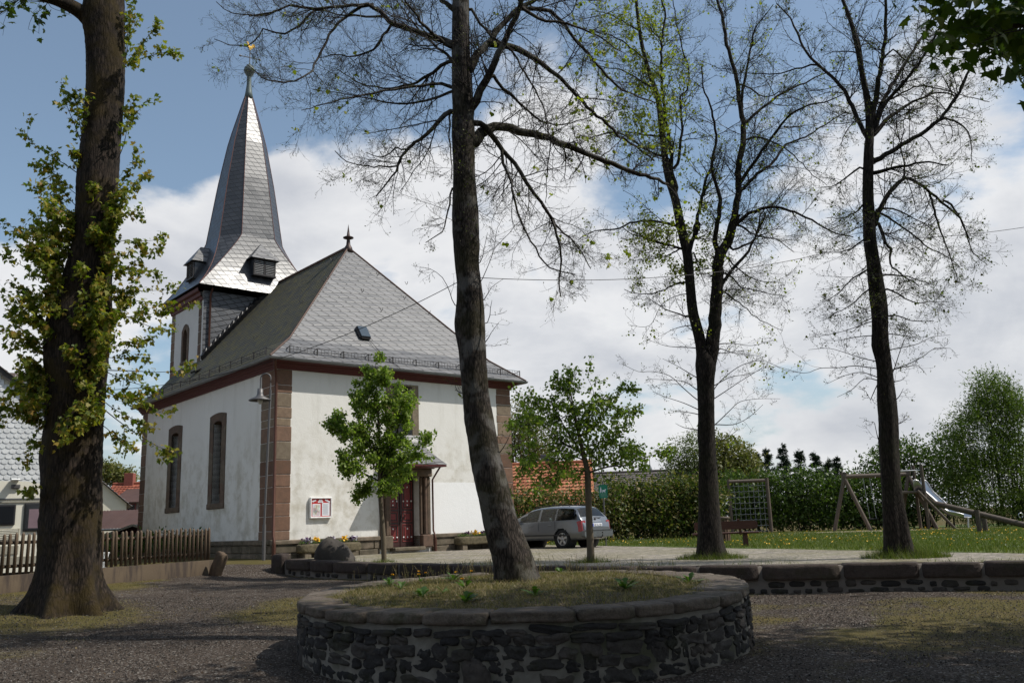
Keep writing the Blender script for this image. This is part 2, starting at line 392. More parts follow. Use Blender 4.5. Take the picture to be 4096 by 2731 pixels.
def glassy(name, tint, rough=0.06):
    m, n = new_mat(name)
    fc = n('ShaderNodeLayerWeight', 0.5, out=1); fr = n.math('MULTIPLY', n.math('POWER', fc, 4.0), 0.8)
    tr = n('ShaderNodeBsdfTransparent', tint); gl = n('ShaderNodeBsdfGlossy', (1, 1, 1), rough)
    n('ShaderNodeOutputMaterial', n('ShaderNodeMixShader', n.math('ADD', fr, 0.045), tr, gl)); return m
def leaded_mat():
    m, n = new_mat('leaded_window_glass'); co = obco(n)
    s = n.n.new('ShaderNodeSeparateXYZ'); n.l.new(co, s.inputs[0])
    u = n.math('ADD', s.outputs[0], s.outputs[1])
    v = n('ShaderNodeCombineXYZ', u, s.outputs[2], 0.0)
    e = n('ShaderNodeTexVoronoi', Vector=n.vmath('MULTIPLY', v, (9, 8, 1)), Scale=1.0, Randomness=0.12, feature='DISTANCE_TO_EDGE', voronoi_dimensions='2D')
    ln = n.mapr(e, 0.02, 0.09, 1.0, 0.0)
    col = n.mix(ln, (0.010, 0.012, 0.013), (0.045, 0.045, 0.042))
    finish(n, col, n.mapr(ln, 0, 1, 0.12, 0.6), n.noise(co, 6, 3), 0.25, 0.02, 0, 0.5); return m
def car_paint():
    m, n = new_mat('silver_blue_car_paint'); co = obco(n)
    dirt = n.ramp(n.noise(co, 2.5, 7, .65), (0.4, 0.0), (0.8, 0.4))
    s = n.n.new('ShaderNodeSeparateXYZ'); n.l.new(co, s.inputs[0])
    lowd = n.mapr(s.outputs[2], 0.75, 0.2, 0.0, 0.55)
    col = n.mix(n.math('MAXIMUM', dirt, lowd), (0.155, 0.168, 0.185), (0.10, 0.095, 0.088))
    finish(n, col, n.mapr(dirt, 0, .4, 0.28, 0.45), None, metal=0.55, spec=0.5, **{'Coat Weight': 0.6, 'Coat Roughness': 0.08}); return m
def poster_mat():
    m, n = new_mat('printed_poster'); co = obco(n)
    c = n.noise(n.vmath('MULTIPLY', co, (7, 7, 7)), 1.0, 3, .6, 1.2, out=1)
    c = n.mix(0.5, c, n.ramp(n.noise(co, 6.0, 2), (.35, (.03, .05, .04)), (.48, (.40, .22, .10)), (.58, (.75, .70, .62)), (.7, (.12, .30, .26))))
    finish(n, c, 0.5); return m

PLASTER = plaster_mat(); GROUND = ground_mat(); PAVING = paving_mat(); LAWN = lawn_mat(); LEADED = leaded_mat(); CARPAINT = car_paint(); POSTER = poster_mat()
SANDSTONE = isl_mat('red_brown_sandstone', ((0, (0.16, 0.088, 0.057)), (0.35, (0.225, 0.128, 0.085)), (0.62, (0.245, 0.155, 0.108)), (0.8, (0.28, 0.21, 0.14)), (1, (0.20, 0.165, 0.12))), 0.88, 5.0, 0.4, (0.10, 0.07, 0.05), 0.4)
TANSTONE = isl_mat('tan_sandstone', ((0, (0.22, 0.175, 0.12)), (0.5, (0.28, 0.225, 0.155)), (1, (0.20, 0.14, 0.10))), 0.88, 5.0, 0.4, (0.10, 0.08, 0.06), 0.5)
FRAMESTONE = isl_mat('weathered_frame_stone', ((0, (0.13, 0.095, 0.065)), (0.5, (0.17, 0.105, 0.075)), (1, (0.19, 0.15, 0.105))), 0.88, 5.0, 0.4, (0.06, 0.05, 0.04), 0.5)
PLINTH = isl_mat('mossy_plinth_stone', ((0, (0.14, 0.115, 0.085)), (0.5, (0.22, 0.18, 0.13)), (1, (0.26, 0.2, 0.15))), 0.9, 3.0, 0.5, (0.06, 0.055, 0.035), 0.7)
def stone_mat(name, stops, lich, la=.5, moss=.5):
    m, n = new_mat(name); co = obco(n); col = n.ramp(rnd(n), *stops); nz = n.noise(co, 9.0, 8, .66); fz = n.noise(co, 38, 5, .7)
    col = n.mix(n.math('MULTIPLY', n.ramp(nz, (.36, 1), (.6, 0)), .55), col, (.016, .014, .012)); col = n.mix(n.math('MULTIPLY', n.ramp(fz, (.3, 0), (.75, 1)), .3), col, tuple(min(1, 2.2 * v) for v in stops[1][1]))
    col = n.mix(n.math('MULTIPLY', n.ramp(n.noise(co, 6.5, 9, .74), (.55, 0), (.64, 1)), la), col, lich); col = n.mix(n.math('MULTIPLY', n.ramp(n.noise(co, 2.3, 8, .7), (.52, 0), (.62, 1)), moss), col, (.032, .034, .010))
    finish(n, col, .9, n.math('ADD', nz, n.math('MULTIPLY', fz, .6)), 1.0, .025, 0, .25); return m
BASALT = stone_mat('dark_rubble_stone', ((0, (0.017, 0.016, 0.017)), (0.4, (0.034, 0.031, 0.03)), (0.75, (0.06, 0.052, 0.046)), (1, (0.10, 0.083, 0.072))), (.11, .105, .095), .45, .4)
COPING = stone_mat('weathered_coping_stone', ((0, (0.075, 0.06, 0.048)), (0.5, (0.12, 0.096, 0.076)), (1, (0.175, 0.145, 0.115))), (.22, .20, .17), .4, .55)
DARKCOPING = stone_mat('dark_coping_stone', ((0, (0.040, 0.030, 0.026)), (0.5, (0.058, 0.044, 0.038)), (1, (0.08, 0.062, 0.052))), (.10, .09, .08), .3, .35)
MORTAR = streaky('grey_mortar', (0.10, 0.09, 0.075), (0.25, 0.228, 0.195), (5, 5, 5), .95, .8, (.035, .038, .012))
LIGHTMORTAR = plain('pale_mortar', (0.145, 0.125, 0.107), 0.95, 0, 0.25, 6.0, 0.8)
CONCRETE = None
def _conc():
    m, n = new_mat('stained_concrete'); co = obco(n)
    s = n.n.new('ShaderNodeSeparateXYZ'); n.l.new(co, s.inputs[0])
    c = n.mix(n.noise(co, 2.0, 6), (0.060, 0.044, 0.029), (0.095, 0.071, 0.047))
    st = n.noise(n.vmath('MULTIPLY', co, (4, 4, 0.6)), 1.0, 6, .6)
    c = n.mix(n.ramp(st, (0.46, 0), (0.58, .9)), c, (0.036, 0.027, 0.022))
    finish(n, c, 0.92, n.noise(co, 20, 5), 0.4, 0.01, 0, 0.2); return m
CONCRETE = _conc()
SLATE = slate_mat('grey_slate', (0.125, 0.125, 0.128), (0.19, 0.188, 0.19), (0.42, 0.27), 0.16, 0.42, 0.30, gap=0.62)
TOWERSLATE = slate_mat('tower_slate', (0.03, 0.033, 0.038), (0.055, 0.058, 0.065), (0.34, 0.23), 0.13, 0.29, 0.16, gap=0.5, spec=0.5, ior=1.58)
CLADSLATE = slate_mat('clad_wall_slate', (0.075, 0.08, 0.09), (0.12, 0.125, 0.135), (0.34, 0.24), 0.3, 0.5, 0.25, gap=0.6)
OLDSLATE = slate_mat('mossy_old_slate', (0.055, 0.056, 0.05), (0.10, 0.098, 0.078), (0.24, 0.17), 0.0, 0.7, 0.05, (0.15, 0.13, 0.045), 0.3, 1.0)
BARK1 = bark_mat('grey_lime_bark', (0.010, 0.008, 0.006), (0.075, 0.06, 0.05), (0.04, 0.038, 0.010), 0.35, 7.0, (0.13, 0.122, 0.112))
BARK2 = bark_mat('dark_lime_bark', (0.008, 0.006, 0.005), (0.045, 0.036, 0.029), (0.02, 0.022, 0.008), 0.4, 7.0)
MAPLEBARK = bark_mat('mossy_maple_bark', (0.008, 0.006, 0.004), (0.050, 0.036, 0.027), (0.038, 0.026, 0.006), 0.7, 5.0)
TWIG = plain('twig_bark', (0.024, 0.018, 0.014), 0.8, 0, 0.3, 3.0, 0.1)
LIMEBUD = leaf_mat('lime_bud_green', ((0, (0.05, 0.065, 0.012)), (0.5, (0.12, 0.15, 0.02)), (1, (0.08, 0.06, 0.02))), 0.35)
LIMELEAF = leaf_mat('young_lime_leaf', ((0, (0.17, 0.20, 0.02)), (0.5, (0.28, 0.31, 0.035)), (1, (0.38, 0.37, 0.05))), 0.45)
YOUNGLIME = leaf_mat('fresh_lime_leaf', ((0, (0.13, 0.19, 0.035)), (0.6, (0.21, 0.29, 0.05)), (1, (0.34, 0.37, 0.09))), 0.5)
MAPLELEAF = leaf_mat('spring_maple_leaf', ((0, (0.085, 0.125, 0.014)), (0.4, (0.17, 0.20, 0.024)), (0.75, (0.29, 0.26, 0.04)), (1, (0.32, 0.19, 0.04))), 0.45)
DARKMAPLE = leaf_mat('shaded_maple_leaf', ((0, (0.04, 0.075, 0.007)), (0.6, (0.075, 0.12, 0.012)), (1, (0.13, 0.165, 0.02))), 0.3)  # darker copy of the maple leaf, shade put into its colour
HEDGELEAF = leaf_mat('hedge_leaf', ((0, (0.035, 0.06, 0.01)), (0.5, (0.085, 0.115, 0.02)), (0.8, (0.19, 0.17, 0.05)), (1, (0.26, 0.19, 0.10))), 0.35)
DARKHEDGE = leaf_mat('dark_hedge_leaf', ((0, (0.03, 0.055, 0.010)), (0.6, (0.065, 0.11, 0.02)), (1, (0.125, 0.17, 0.035))), 0.3)
WILLOW = leaf_mat('pale_willow_leaf', ((0, (0.085, 0.12, 0.035)), (0.6, (0.14, 0.175, 0.055)), (1, (0.20, 0.22, 0.08))), 0.35)
OLIVE = leaf_mat('olive_spring_leaf', ((0, (0.10, 0.115, 0.035)), (0.6, (0.165, 0.165, 0.05)), (1, (0.23, 0.20, 0.07))), 0.35)
NEEDLE = leaf_mat('conifer_needle', ((0, (0.010, 0.022, 0.012)), (0.6, (0.020, 0.040, 0.018)), (1, (0.035, 0.06, 0.024))), 0.1)
GRASSM = leaf_mat('grass_blade', ((0, (0.05, 0.075, 0.010)), (0.5, (0.10, 0.135, 0.02)), (1, (0.19, 0.19, 0.05))), 0.35)
DRYGRASS = leaf_mat('dry_moss_grass', ((0, (0.06, 0.07, 0.016)), (0.35, (0.17, 0.13, 0.05)), (0.8, (0.32, 0.245, 0.125)), (1, (0.09, 0.13, 0.03))), 0.3)
TALLBUSH = leaf_mat('tall_bush_leaf', ((0, (0.055, 0.09, 0.014)), (0.6, (0.11, 0.16, 0.025)), (1, (0.19, 0.235, 0.045))), 0.35)
DANDLEAF = leaf_mat('dandelion_leaf', ((0, (0.045, 0.10, 0.015)), (1, (0.11, 0.185, 0.035))), 0.35)
YELLOW = plain('yellow_petals', (0.75, 0.42, 0.01), 0.6, 0, 0.2, 20)
WHITEFL = plain('white_petals', (0.75, 0.75, 0.7), 0.6, 0, 0.1, 20)
PURPLE = plain('purple_petals', (0.10, 0.03, 0.11), 0.6, 0, 0.5, 12)
PALEPANSY = plain('pale_pansy_petals', (0.5, 0.46, 0.55), 0.6, 0, 0.3, 12)
FENCEWOOD = streaky('weathered_fence_wood', (0.095, 0.066, 0.042), (0.18, 0.125, 0.08), (30, 30, 3))
BENCHWOOD = streaky('red_brown_bench_wood', (0.055, 0.02, 0.014), (0.10, 0.038, 0.026), (2, 40, 40))
GREYLOG = streaky('grey_weathered_log', (0.085, 0.065, 0.05), (0.165, 0.125, 0.098), (20, 20, 3))
LOGDARK = streaky('dark_weathered_log', (0.06, 0.046, 0.034), (0.125, 0.095, 0.07), (3, 25, 25))
BINWOOD = streaky('bin_slat_wood', (0.09, 0.055, 0.035), (0.16, 0.10, 0.065), (30, 30, 3))
DOORWOOD = streaky('dark_red_door_wood', (0.035, 0.012, 0.010), (0.062, 0.022, 0.018), (30, 30, 2), 0.5, 0.2)
DOORRED = plain('red_door_trim', (0.17, 0.022, 0.02), 0.5, 0, 0.2, 8)
CORNICERED = plain('dark_red_cornice_paint', (0.085, 0.017, 0.016), 0.65, 0, 0.25, 3)
COPPERPIPE = plain('brown_copper_pipe', (0.10, 0.045, 0.032), 0.5, 0.5, 0.3, 4)
ZINC = plain('dull_zinc', (0.16, 0.165, 0.17), 0.5, 0.6, 0.3, 4)
VERDIGRIS = plain('green_copper', (0.10, 0.125, 0.12), 0.55, 0.3, 0.3, 4)
DARKMETAL = plain('dark_iron', (0.035, 0.032, 0.032), 0.6, 0.4, 0.3, 6)
POSTMETAL = plain('galvanised_post', (0.13, 0.125, 0.125), 0.5, 0.5, 0.2, 4)
GOLD = plain('gilded_metal', (0.95, 0.55, 0.12), 0.25, 1.0, 0.05, 5)
STEEL = plain('brushed_steel', (0.52, 0.52, 0.53), 0.3, 0.95, 0.1, 5)
WHITEPAPER = plain('white_paper', (0.75, 0.76, 0.8), 0.7, 0, 0.06, 30)
REDBOARD = plain('red_felt', (0.42, 0.03, 0.03), 0.8, 0, 0.1, 20)
INK = plain('grey_ink', (0.25, 0.25, 0.28), 0.7)
BLACK = plain('black_rubber', (0.012, 0.012, 0.013), 0.75, 0, 0.3, 6)
BLACKTRIM = plain('black_plastic_trim', (0.02, 0.02, 0.022), 0.5)
RIM = plain('alloy_rim', (0.5, 0.5, 0.51), 0.3, 0.8, 0.1)
REDLAMP = plain('red_lamp_lens', (0.28, 0.012, 0.015), 0.15, 0, 0.2, 8, spec=0.6)
CARGLASS = glassy('car_window_glass', (0.42, 0.48, 0.46))
PLAINGLASS = plain('dark_window_glass', (0.015, 0.017, 0.02), 0.06, 0, 0.1, spec=0.6)
SKYGLASS = plain('skylight_glass', (0.05, 0.07, 0.09), 0.05, 0, 0.1, spec=0.8)
INTERIOR = plain('dark_car_interior', (0.02, 0.02, 0.022), 0.8)
BLUE = plain('plate_blue', (0.02, 0.06, 0.35), 0.5)
GREENSIGN = plain('green_sign_enamel', (0.015, 0.20, 0.12), 0.45, 0, 0.08)
CREAM = plain('cream_camper_panel', (0.74, 0.71, 0.60), 0.45, 0, 0.06, 2)
CREAMDARK = plain('beige_camper_trim', (0.32, 0.30, 0.24), 0.5)
WHITEPL = plain('white_plastic', (0.78, 0.78, 0.76), 0.4)
CURTAIN = plain('pink_grey_curtain', (0.20, 0.14, 0.16), 0.9)
SHINGLE = isl_mat('white_shingle', ((0, (0.72, 0.74, 0.74)), (1, (0.86, 0.87, 0.86))), 0.6, 3.0, 0.15, (0.4, 0.4, 0.4), 0.3)
ORANGETILE = isl_mat('orange_roof_tile', ((0, (0.34, 0.11, 0.055)), (0.6, (0.50, 0.19, 0.095)), (1, (0.62, 0.28, 0.15))), 0.8, 3.0, 0.2, (0.22, 0.08, 0.05), 0.3)
BROWNTILE = isl_mat('brown_roof_tile', ((0, (0.10, 0.075, 0.065)), (1, (0.16, 0.12, 0.105))), 0.8, 3.0, 0.2, (0.05, 0.04, 0.04), 0.3)
REDTILE = isl_mat('red_roof_tile', ((0, (0.30, 0.085, 0.05)), (1, (0.40, 0.13, 0.075))), 0.8, 3.0, 0.2, (0.13, 0.05, 0.04), 0.3)
GREYTILE = isl_mat('grey_roof_tile', ((0, (0.12, 0.105, 0.10)), (1, (0.19, 0.165, 0.155))), 0.8, 3.0, 0.2, (0.08, 0.07, 0.06), 0.3)
RUSTSHEET = plain('red_brown_corrugated_sheet', (0.075, 0.040, 0.032), 0.75, 0, 0.35, 1.2)
HOUSEWALL = plain('cream_house_render', (0.62, 0.58, 0.47), 0.9, 0, 0.1, 1.0)
GREYWALL = plain('grey_shed_boards', (0.13, 0.12, 0.11), 0.9, 0, 0.3, 2.0)
CHIMNEY = plain('brick_chimney', (0.22, 0.07, 0.05), 0.9, 0, 0.3, 6)
SAND = plain('playground_sand', (0.42, 0.33, 0.235), 0.95, 0, 0.25, 2.0, 0.6)
ROPE = plain('grey_rope', (0.30, 0.30, 0.31), 0.8)
SOIL = plain('dark_soil', (0.05, 0.04, 0.03), 0.95, 0, 0.4, 8, 0.8)
STONEGREY = isl_mat('grey_boulder', ((0, (0.075, 0.065, 0.055)), (1, (0.10, 0.085, 0.075))), 0.85, 3.0, 0.6, (0.04, 0.035, 0.03), 0.5)
SLABSTONE = isl_mat('sandstone_slab', ((0, (0.16, 0.11, 0.07)), (1, (0.18, 0.13, 0.085))), 0.88, 3.0, 0.6, (0.05, 0.04, 0.03), 0.6)
TROUGHSTONE = isl_mat('mossy_trough_stone', ((0, (0.17, 0.14, 0.085)), (1, (0.19, 0.155, 0.10))), 0.9, 9.0, 0.7, (0.05, 0.045, 0.025), 0.6)
# ------------------------------------------------------------------ terrain
WALLTOP = np.array([(-7.0, 26.0, .90), (-5.3, 24.0, .87), (-3.4, 22.0, .82), (-1.7, 20.7, .78), (-.27, 19.6, .76), (1.3, 18.55, .74), (3.2, 17.6, .72), (5.0, 17.2, .70), (7.0, 16.8, .69), (9.2, 15.8, .68), (13.0, 13.6, .66), (18.0, 10.0, .62)])
def zp(x, y): return .74 - .009 * x + .001 * (y - 25)
CTRL = np.array([(0, 0, 0), (-6, 4, 0), (6, 4, 0), (0, 9, 0), (-3.2, 12, .05), (3.2, 12, .03), (0, 16.5, .12), (-3.3, 16, .18), (-6.8, 25.3, .42), (-3.3, 21.4, .42), (3.3, 17, .16), (7, 16.3, .16), (9.2, 15.2, .18), (12, 12, .15), (-8.7, 16.9, .35), (-8.8, 25.3, .6), (-11.1, 19, .6), (-8, 27, .68), (-12., 10, .3), (-15, 15, .6), (16, 8, .1), (0, -10, 0), (-10, -5, 0), (10, -5, 0), (-16, 24, .55), (-13, 30, .62), (-20, 18, .55), (-20, 32, .55), (18, 4, .1), (-20, 4, .3)], float)
def _tps():
    P = CTRL[:, :2]; d = np.linalg.norm(P[:, None] - P[None], axis=2)
    K = np.where(d > 0, d * d * np.log(d + 1e-9), 0) + np.eye(len(P)) * 2.0
    A = np.c_[np.ones(len(P)), P]; M_ = np.block([[K, A], [A.T, np.zeros((3, 3))]])
    return np.linalg.solve(M_, np.r_[CTRL[:, 2], 0, 0, 0])
TPS = _tps()
def zlow(x, y):
    x = np.asarray(x, float); y = np.asarray(y, float)
    cx = np.clip(x, -22, 18); cy = np.clip(y, -10, 34)
    d = np.sqrt((cx[..., None] - CTRL[:, 0]) ** 2 + (cy[..., None] - CTRL[:, 1]) ** 2)
    k = np.where(d > 0, d * d * np.log(d + 1e-9), 0)
    return np.clip(k @ TPS[:-3] + TPS[-3] + TPS[-2] * cx + TPS[-1] * cy, -0.05, .95)
BAR = np.vstack([[(-40, 31.0)], [(-16, 28.4)], [(-8.6, 26.4)], WALLTOP[:, :2] + np.array([[.12, .22]]), [(30, 2)], [(60, -20)]])
def sdist(x, y):
    """signed distance to the terrace edge, positive on the church side"""
    x = np.asarray(x, float); y = np.asarray(y, float); best = np.full(x.shape, 1e9); sg = np.ones(x.shape)
    for (ax, ay), (bx, by) in zip(BAR[:-1], BAR[1:]):
        dx, dy = bx - ax, by - ay; t = np.clip(((x - ax) * dx + (y - ay) * dy) / (dx * dx + dy * dy), 0, 1)
        ex, ey = x - ax - t * dx, y - ay - t * dy; d = np.hypot(ex, ey); s = np.where(dx * ey - dy * ex >= 0, 1, -1)
        m = d < best; best = np.where(m, d, best); sg = np.where(m, s, sg)
    return best * sg
def H(x, y):
    x = np.asarray(x, float); y = np.asarray(y, float)
    s = sdist(x, y); wd = np.where(x > -6.8, .07, 1.1)
    wd = np.where((x <= -6.8) & (x > -7.3), .07 + (-6.8 - x) * 2.06, wd)
    t = np.clip(s / wd * .5 + .5, 0, 1); t = t * t * (3 - 2 * t)
    far = np.clip(x, -30, 40); zz_ = .74 - .009 * far + .001 * (np.clip(y, 0, 60) - 25)
    return zlow(x, y) * (1 - t) + zz_ * t
def h1(x, y): return float(H(np.array([x]), np.array([y]))[0])

def axis(lo, hi, step, far, grow=1.35):
    a = list(np.arange(lo, hi + 1e-6, step)); s = step; v = hi
    while v < far: s *= grow; v += s; a.append(v)
    s = step; v = lo; pre = []
    while v > -far: s *= grow; v -= s; pre.append(v)
    return np.array(pre[::-1] + a)
gx = axis(-20, 16, .14, 900); gy = axis(3, 32, .14, 900)
GX, GY = np.meshgrid(gx, gy, indexing='ij')
GZ = H(GX, GY)
near = (np.hypot(GX, GY - 15) < 40)
GZ = GZ + near * ((fbm(GX, GY, .55, 11) - .5) * .05 + (fbm(GX, GY, 2.6, 5) - .5) * .02) * (sdist(GX, GY) < -.1)
def grid_faces(nx, ny):
    i = np.arange(nx * ny).reshape(nx, ny); return np.stack([i[:-1, :-1], i[1:, :-1], i[1:, 1:], i[:-1, 1:]], -1).reshape(-1, 4)
g = np_obj('ground', np.stack([GX, GY, GZ], -1), [grid_faces(len(gx), len(gy))], GROUND)
g['kind'] = 'structure'
def grassiness(x, y):
    s = sdist(x, y)
    v = .10 + .9 * np.clip((fbm(x, y, .28, 21) - .46) * 3, 0, 1) * .6
    v += .75 * np.exp(-(((x + 7.9) / 3.6) ** 2 + ((y - 16.4) / 2.6) ** 2))            # round the big maple
    v += .55 * np.exp(-((x + 9.2 + (25 - y) * .36) / 1.0) ** 2) * (y > 17.5) * (y < 26)
    v += .5 * np.exp(-((s + .25) / .4) ** 2) * np.clip(fbm(x, y, 1.0, 14) * 3 - .9, 0, 1)                                        # along the foot of the low wall
    v += .55 * np.exp(-(((x - 7) / 4) ** 2 + ((y - 13.8) / 2.2) ** 2)) * np.clip(fbm(x, y, 1.3, 3) * 4 - 1.7, 0, 1.1)
    v += .25 * np.exp(-(((x - 5) / 2.2) ** 2 + ((y - 10.2) / 1.3) ** 2)) * fbm(x, y, .9, 8) * 1.5
    v += .7 * np.exp(-(((x + 4.3) / 1.6) ** 2 + ((y - 16.5) / 1.8) ** 2))
    v -= .6 * np.exp(-(((x + 5.6 + (y - 16) * .28) / 1.5) ** 2)) * (y > 9)               # trodden path to the gap
    v = np.where(s > .3, .9, v)
    return np.clip(v, 0, 1.2)
at = g.data.attributes.new('grassy', 'FLOAT', 'POINT'); at.data.foreach_set('value', grassiness(GX, GY).ravel().astype(np.float32))

# paved forecourt and lawn: sheets that follow the terrace
LAWNEDGE = np.array([(-3, 60), (-1.2, 45), (1.0, 38), (2.4, 35), (3.6, 32.6), (5.5, 29.2), (7.3, 26), (9.2, 22.2), (10.9, 18.9), (13, 14.5), (16, 8)], float)
def sheet(name, us, f0, f1, dz, mat, nu=60, nv=40):
    a = np.array([f0(u) for u in us]); b = np.array([f1(u) for u in us]); t = np.linspace(0, 1, nv)
    P = a[:, None] * (1 - t)[None, :, None] + b[:, None] * t[None, :, None]
    Z = H(P[..., 0], P[..., 1]) + dz
    o = np_obj(name, np.concatenate([P, Z[..., None]], -1), [grid_faces(len(us), nv)[:, ::-1]], mat); o['kind'] = 'structure'; return o
def along(poly, n_):
    d = np.r_[0, np.cumsum(np.linalg.norm(np.diff(poly, axis=0), axis=1))]; q = np.linspace(0, d[-1], n_)
    return np.stack([np.interp(q, d, poly[:, k]) for k in range(poly.shape[1])], -1)
WL = along(WALLTOP[:, :2] + np.array([.28, .40]), 120)
LE = along(LAWNEDGE[::-1], 120)
far_side = np.vstack([[(-7.6, 28.2)], [(-3.0, 33.0)], [(1.0, 38.0)], LAWNEDGE[3:]])
FS = along(far_side, 120); FS = FS + np.stack([vnoise(np.arange(120), np.zeros(120), .35, 5) - .5, vnoise(np.arange(120), np.zeros(120), .3, 6) - .5], -1) * .35
gi = list(range(120))
sheet('forecourt_paving', gi, lambda i: WL[i], lambda i: FS[i], .006, PAVING)
LE2 = FS[30:]
gl = np.clip(LE2, -50, 50)
sheet('lawn', list(range(len(LE2))), lambda i: LE2[i] + np.array([-.05, -.05]), lambda i: LE2[i] + np.array([32 + .0 * i, 26]) * np.array([1, 1.0]), .010, LAWN, nv=60)

# sandy ground under the swings and the slide
c = np.array([atY(3500, 2115, 46.5)[0] + 1.0, 47.2]); th = np.linspace(0, 2 * math.pi, 40, endpoint=False)
rr = 1 + .18 * np.sin(th * 3 + 1) + .1 * np.sin(th * 5)
ring = np.stack([c[0] + 5.6 * rr * np.cos(th), c[1] + 1.6 * rr * np.sin(th)], -1)
V = np.vstack([np.c_[ring, H(ring[:, 0], ring[:, 1]) + .02], [[c[0], c[1], h1(*c) + .06]]])
o = np_obj('sand', V, [[(i, (i + 1) % 40, 40) for i in range(40)]], SAND); o['kind'] = 'structure'

# ------------------------------------------------------------------ stones helper
def stone_template(nseg=4):
    lin = np.linspace(-1, 1, nseg + 1); V = []; F = []; key = {}
    for a in range(3):
        for sg in (-1, 1):
            ids = np.zeros((nseg + 1, nseg + 1), int)
            for i, p in enumerate(lin):
                for j, q in enumerate(lin):
                    e = [0, 0, 0]; e[a] = sg; e[(a + 1) % 3] = p; e[(a + 2) % 3] = q; k = tuple(round(t, 4) for t in e)
                    if k not in key: key[k] = len(V); V.append(e)
                    ids[i, j] = key[k]
            for i in range(nseg):
                for j in range(nseg):
                    f = [ids[i, j], ids[i + 1, j], ids[i + 1, j + 1], ids[i, j + 1]]; F.append(f if sg > 0 else f[::-1])
    return np.array(V, float), np.array(F)
ST_V, ST_F = stone_template(4)
SB_V, SB_F = stone_template(6)
class Stones:
    def __init__(s, seed): s.rg = np.random.default_rng(seed); s.V = []; s.F = []; s.n = 0
    def add(s, xform, half, power=5.0, rough=.08, fine=False):
        """xform maps local metres (k,3) to world"""
        v, f = (SB_V, SB_F) if fine else (ST_V, ST_F)
        r = (np.abs(v) ** power).sum(1) ** (1 / power)
        q = v / r[:, None]
        ph = s.rg.random((3, 3)) * 6.28; fr = 1.2 + 2.2 * s.rg.random((3, 3))
        d = np.zeros_like(q)
        for a in range(3):
            d[:, a] = np.sin(q @ fr[a] * 1.6 + ph[a, 0]) * .6 + np.sin(q[:, (a + 1) % 3] * 4.1 + ph[a, 1]) * .4
        hh = np.array(half); q = q * hh + d * rough * hh.min() + s.rg.normal(0, rough * .14 * hh.min(), q.shape)
        q = q + s.rg.normal(0, rough * .10 * hh.min(), q.shape); s.V.append(xform(q)); s.F.append(f + s.n); s.n += len(v); return s
    def build(s, name, mat, parent=None, off=None, smooth=True):
        return np_obj(name, np.concatenate(s.V), [np.concatenate(s.F)], mat, parent, smooth, off)

# ------------------------------------------------------------------ low retaining wall along the forecourt
def build_wall():
    L = along(WALLTOP, 400); d = np.r_[0, np.cumsum(np.linalg.norm(np.diff(L[:, :2], axis=0), axis=1))]; tot = d[-1]
    def frame(s):
        s = np.asarray(s, float); p = np.stack([np.interp(s, d, L[:, k]) for k in range(3)], -1)
        e = .4; q = np.stack([np.interp(s + e, d, L[:, k]) - np.interp(s - e, d, L[:, k]) for k in range(2)], -1); q /= np.linalg.norm(q, axis=-1, keepdims=True) + 1e-9
        nrm = np.stack([q[..., 1], -q[..., 0]], -1)          # towards the viewer's side
        return p, q, nrm
    def xf(s0, out, z0):
        def f(q):
            p, t, nr = frame(s0 + q[:, 0]); r = np.empty_like(q)
            r[:, :2] = p[:, :2] + nr * (out + q[:, 1])[:, None]; r[:, 2] = p[:, 2] + z0 + q[:, 2]; return r
        return f
    base = (L[0, 0], L[0, 1], h1(L[0, 0], L[0, 1] - .3))
    root = thing('low_stone_wall', 'long low retaining wall with big dark coping blocks along the forecourt', 'wall', base)
    rg = np.random.default_rng(7)
    body = []; 
    ss = np.linspace(0, tot, 300); p, t, nr = frame(ss)
    gz = np.array([h1(a, b) for a, b in (p[:, :2] + nr * .15)])
    V = []
    for o_, z_ in ((-.03, None), (-.03, -.035), (-.36, -.035), (-.36, None)):
        z = gz - .3 if z_ is None else p[:, 2] + z_
        V.append(np.c_[p[:, :2] + nr * o_, z])
    V = np.stack(V, 1); K = 4; idx = np.arange(300 * K).reshape(300, K)
    F = np.stack([idx[:-1, :-1], idx[1:, :-1], idx[1:, 1:], idx[:-1, 1:]], -1).reshape(-1, 4)
    np_obj('mortar', V, [F, idx[:1, ::-1], idx[-1:]], LIGHTMORTAR, root, False, base)
    cop = Stones(3); s = .55; low = Stones(9)
    while s < tot - .5:
        ln = rg.uniform(.95, 1.75); hh = rg.uniform(.125, .145)
        cop.add(xf(s + ln / 2, -.19, -.135 + rg.uniform(-.008, .008)), (ln / 2 - rg.uniform(.012, .03), .235, hh), 16, .05, True)
        s += ln + .015
    s = .55; rows = [(.36, .07), (.48, .055), (.58, .05), (.68, .05)]
    for zc, hz in rows:
        s = .5 + rg.uniform(0, .3)
        while s < tot - .4:
            ln = rg.uniform(.16, .42)
            if rg.random() < .9:
                low.add(xf(s + ln / 2, -.06, -zc + rg.uniform(-.02, .02)), (ln / 2 - .03, .055, hz * rg.uniform(.6, .95)), 4, .13)
            s += ln + rg.uniform(.0, .05)
    cop.build('coping', DARKCOPING, root, base, False); low.build('stonework', BASALT, root, base, False)
    pier = Stones(5); P0 = L[0]
    pier.add(lambda q: q @ Matrix.Rotation(-.9, 3, 'Z') + np.array([P0[0] + .12, P0[1] - .1, P0[2] - .27]), (.17, .25, .42), 9, .08, True)
    pier.build('end_stone', DARKCOPING, root, base)
build_wall()

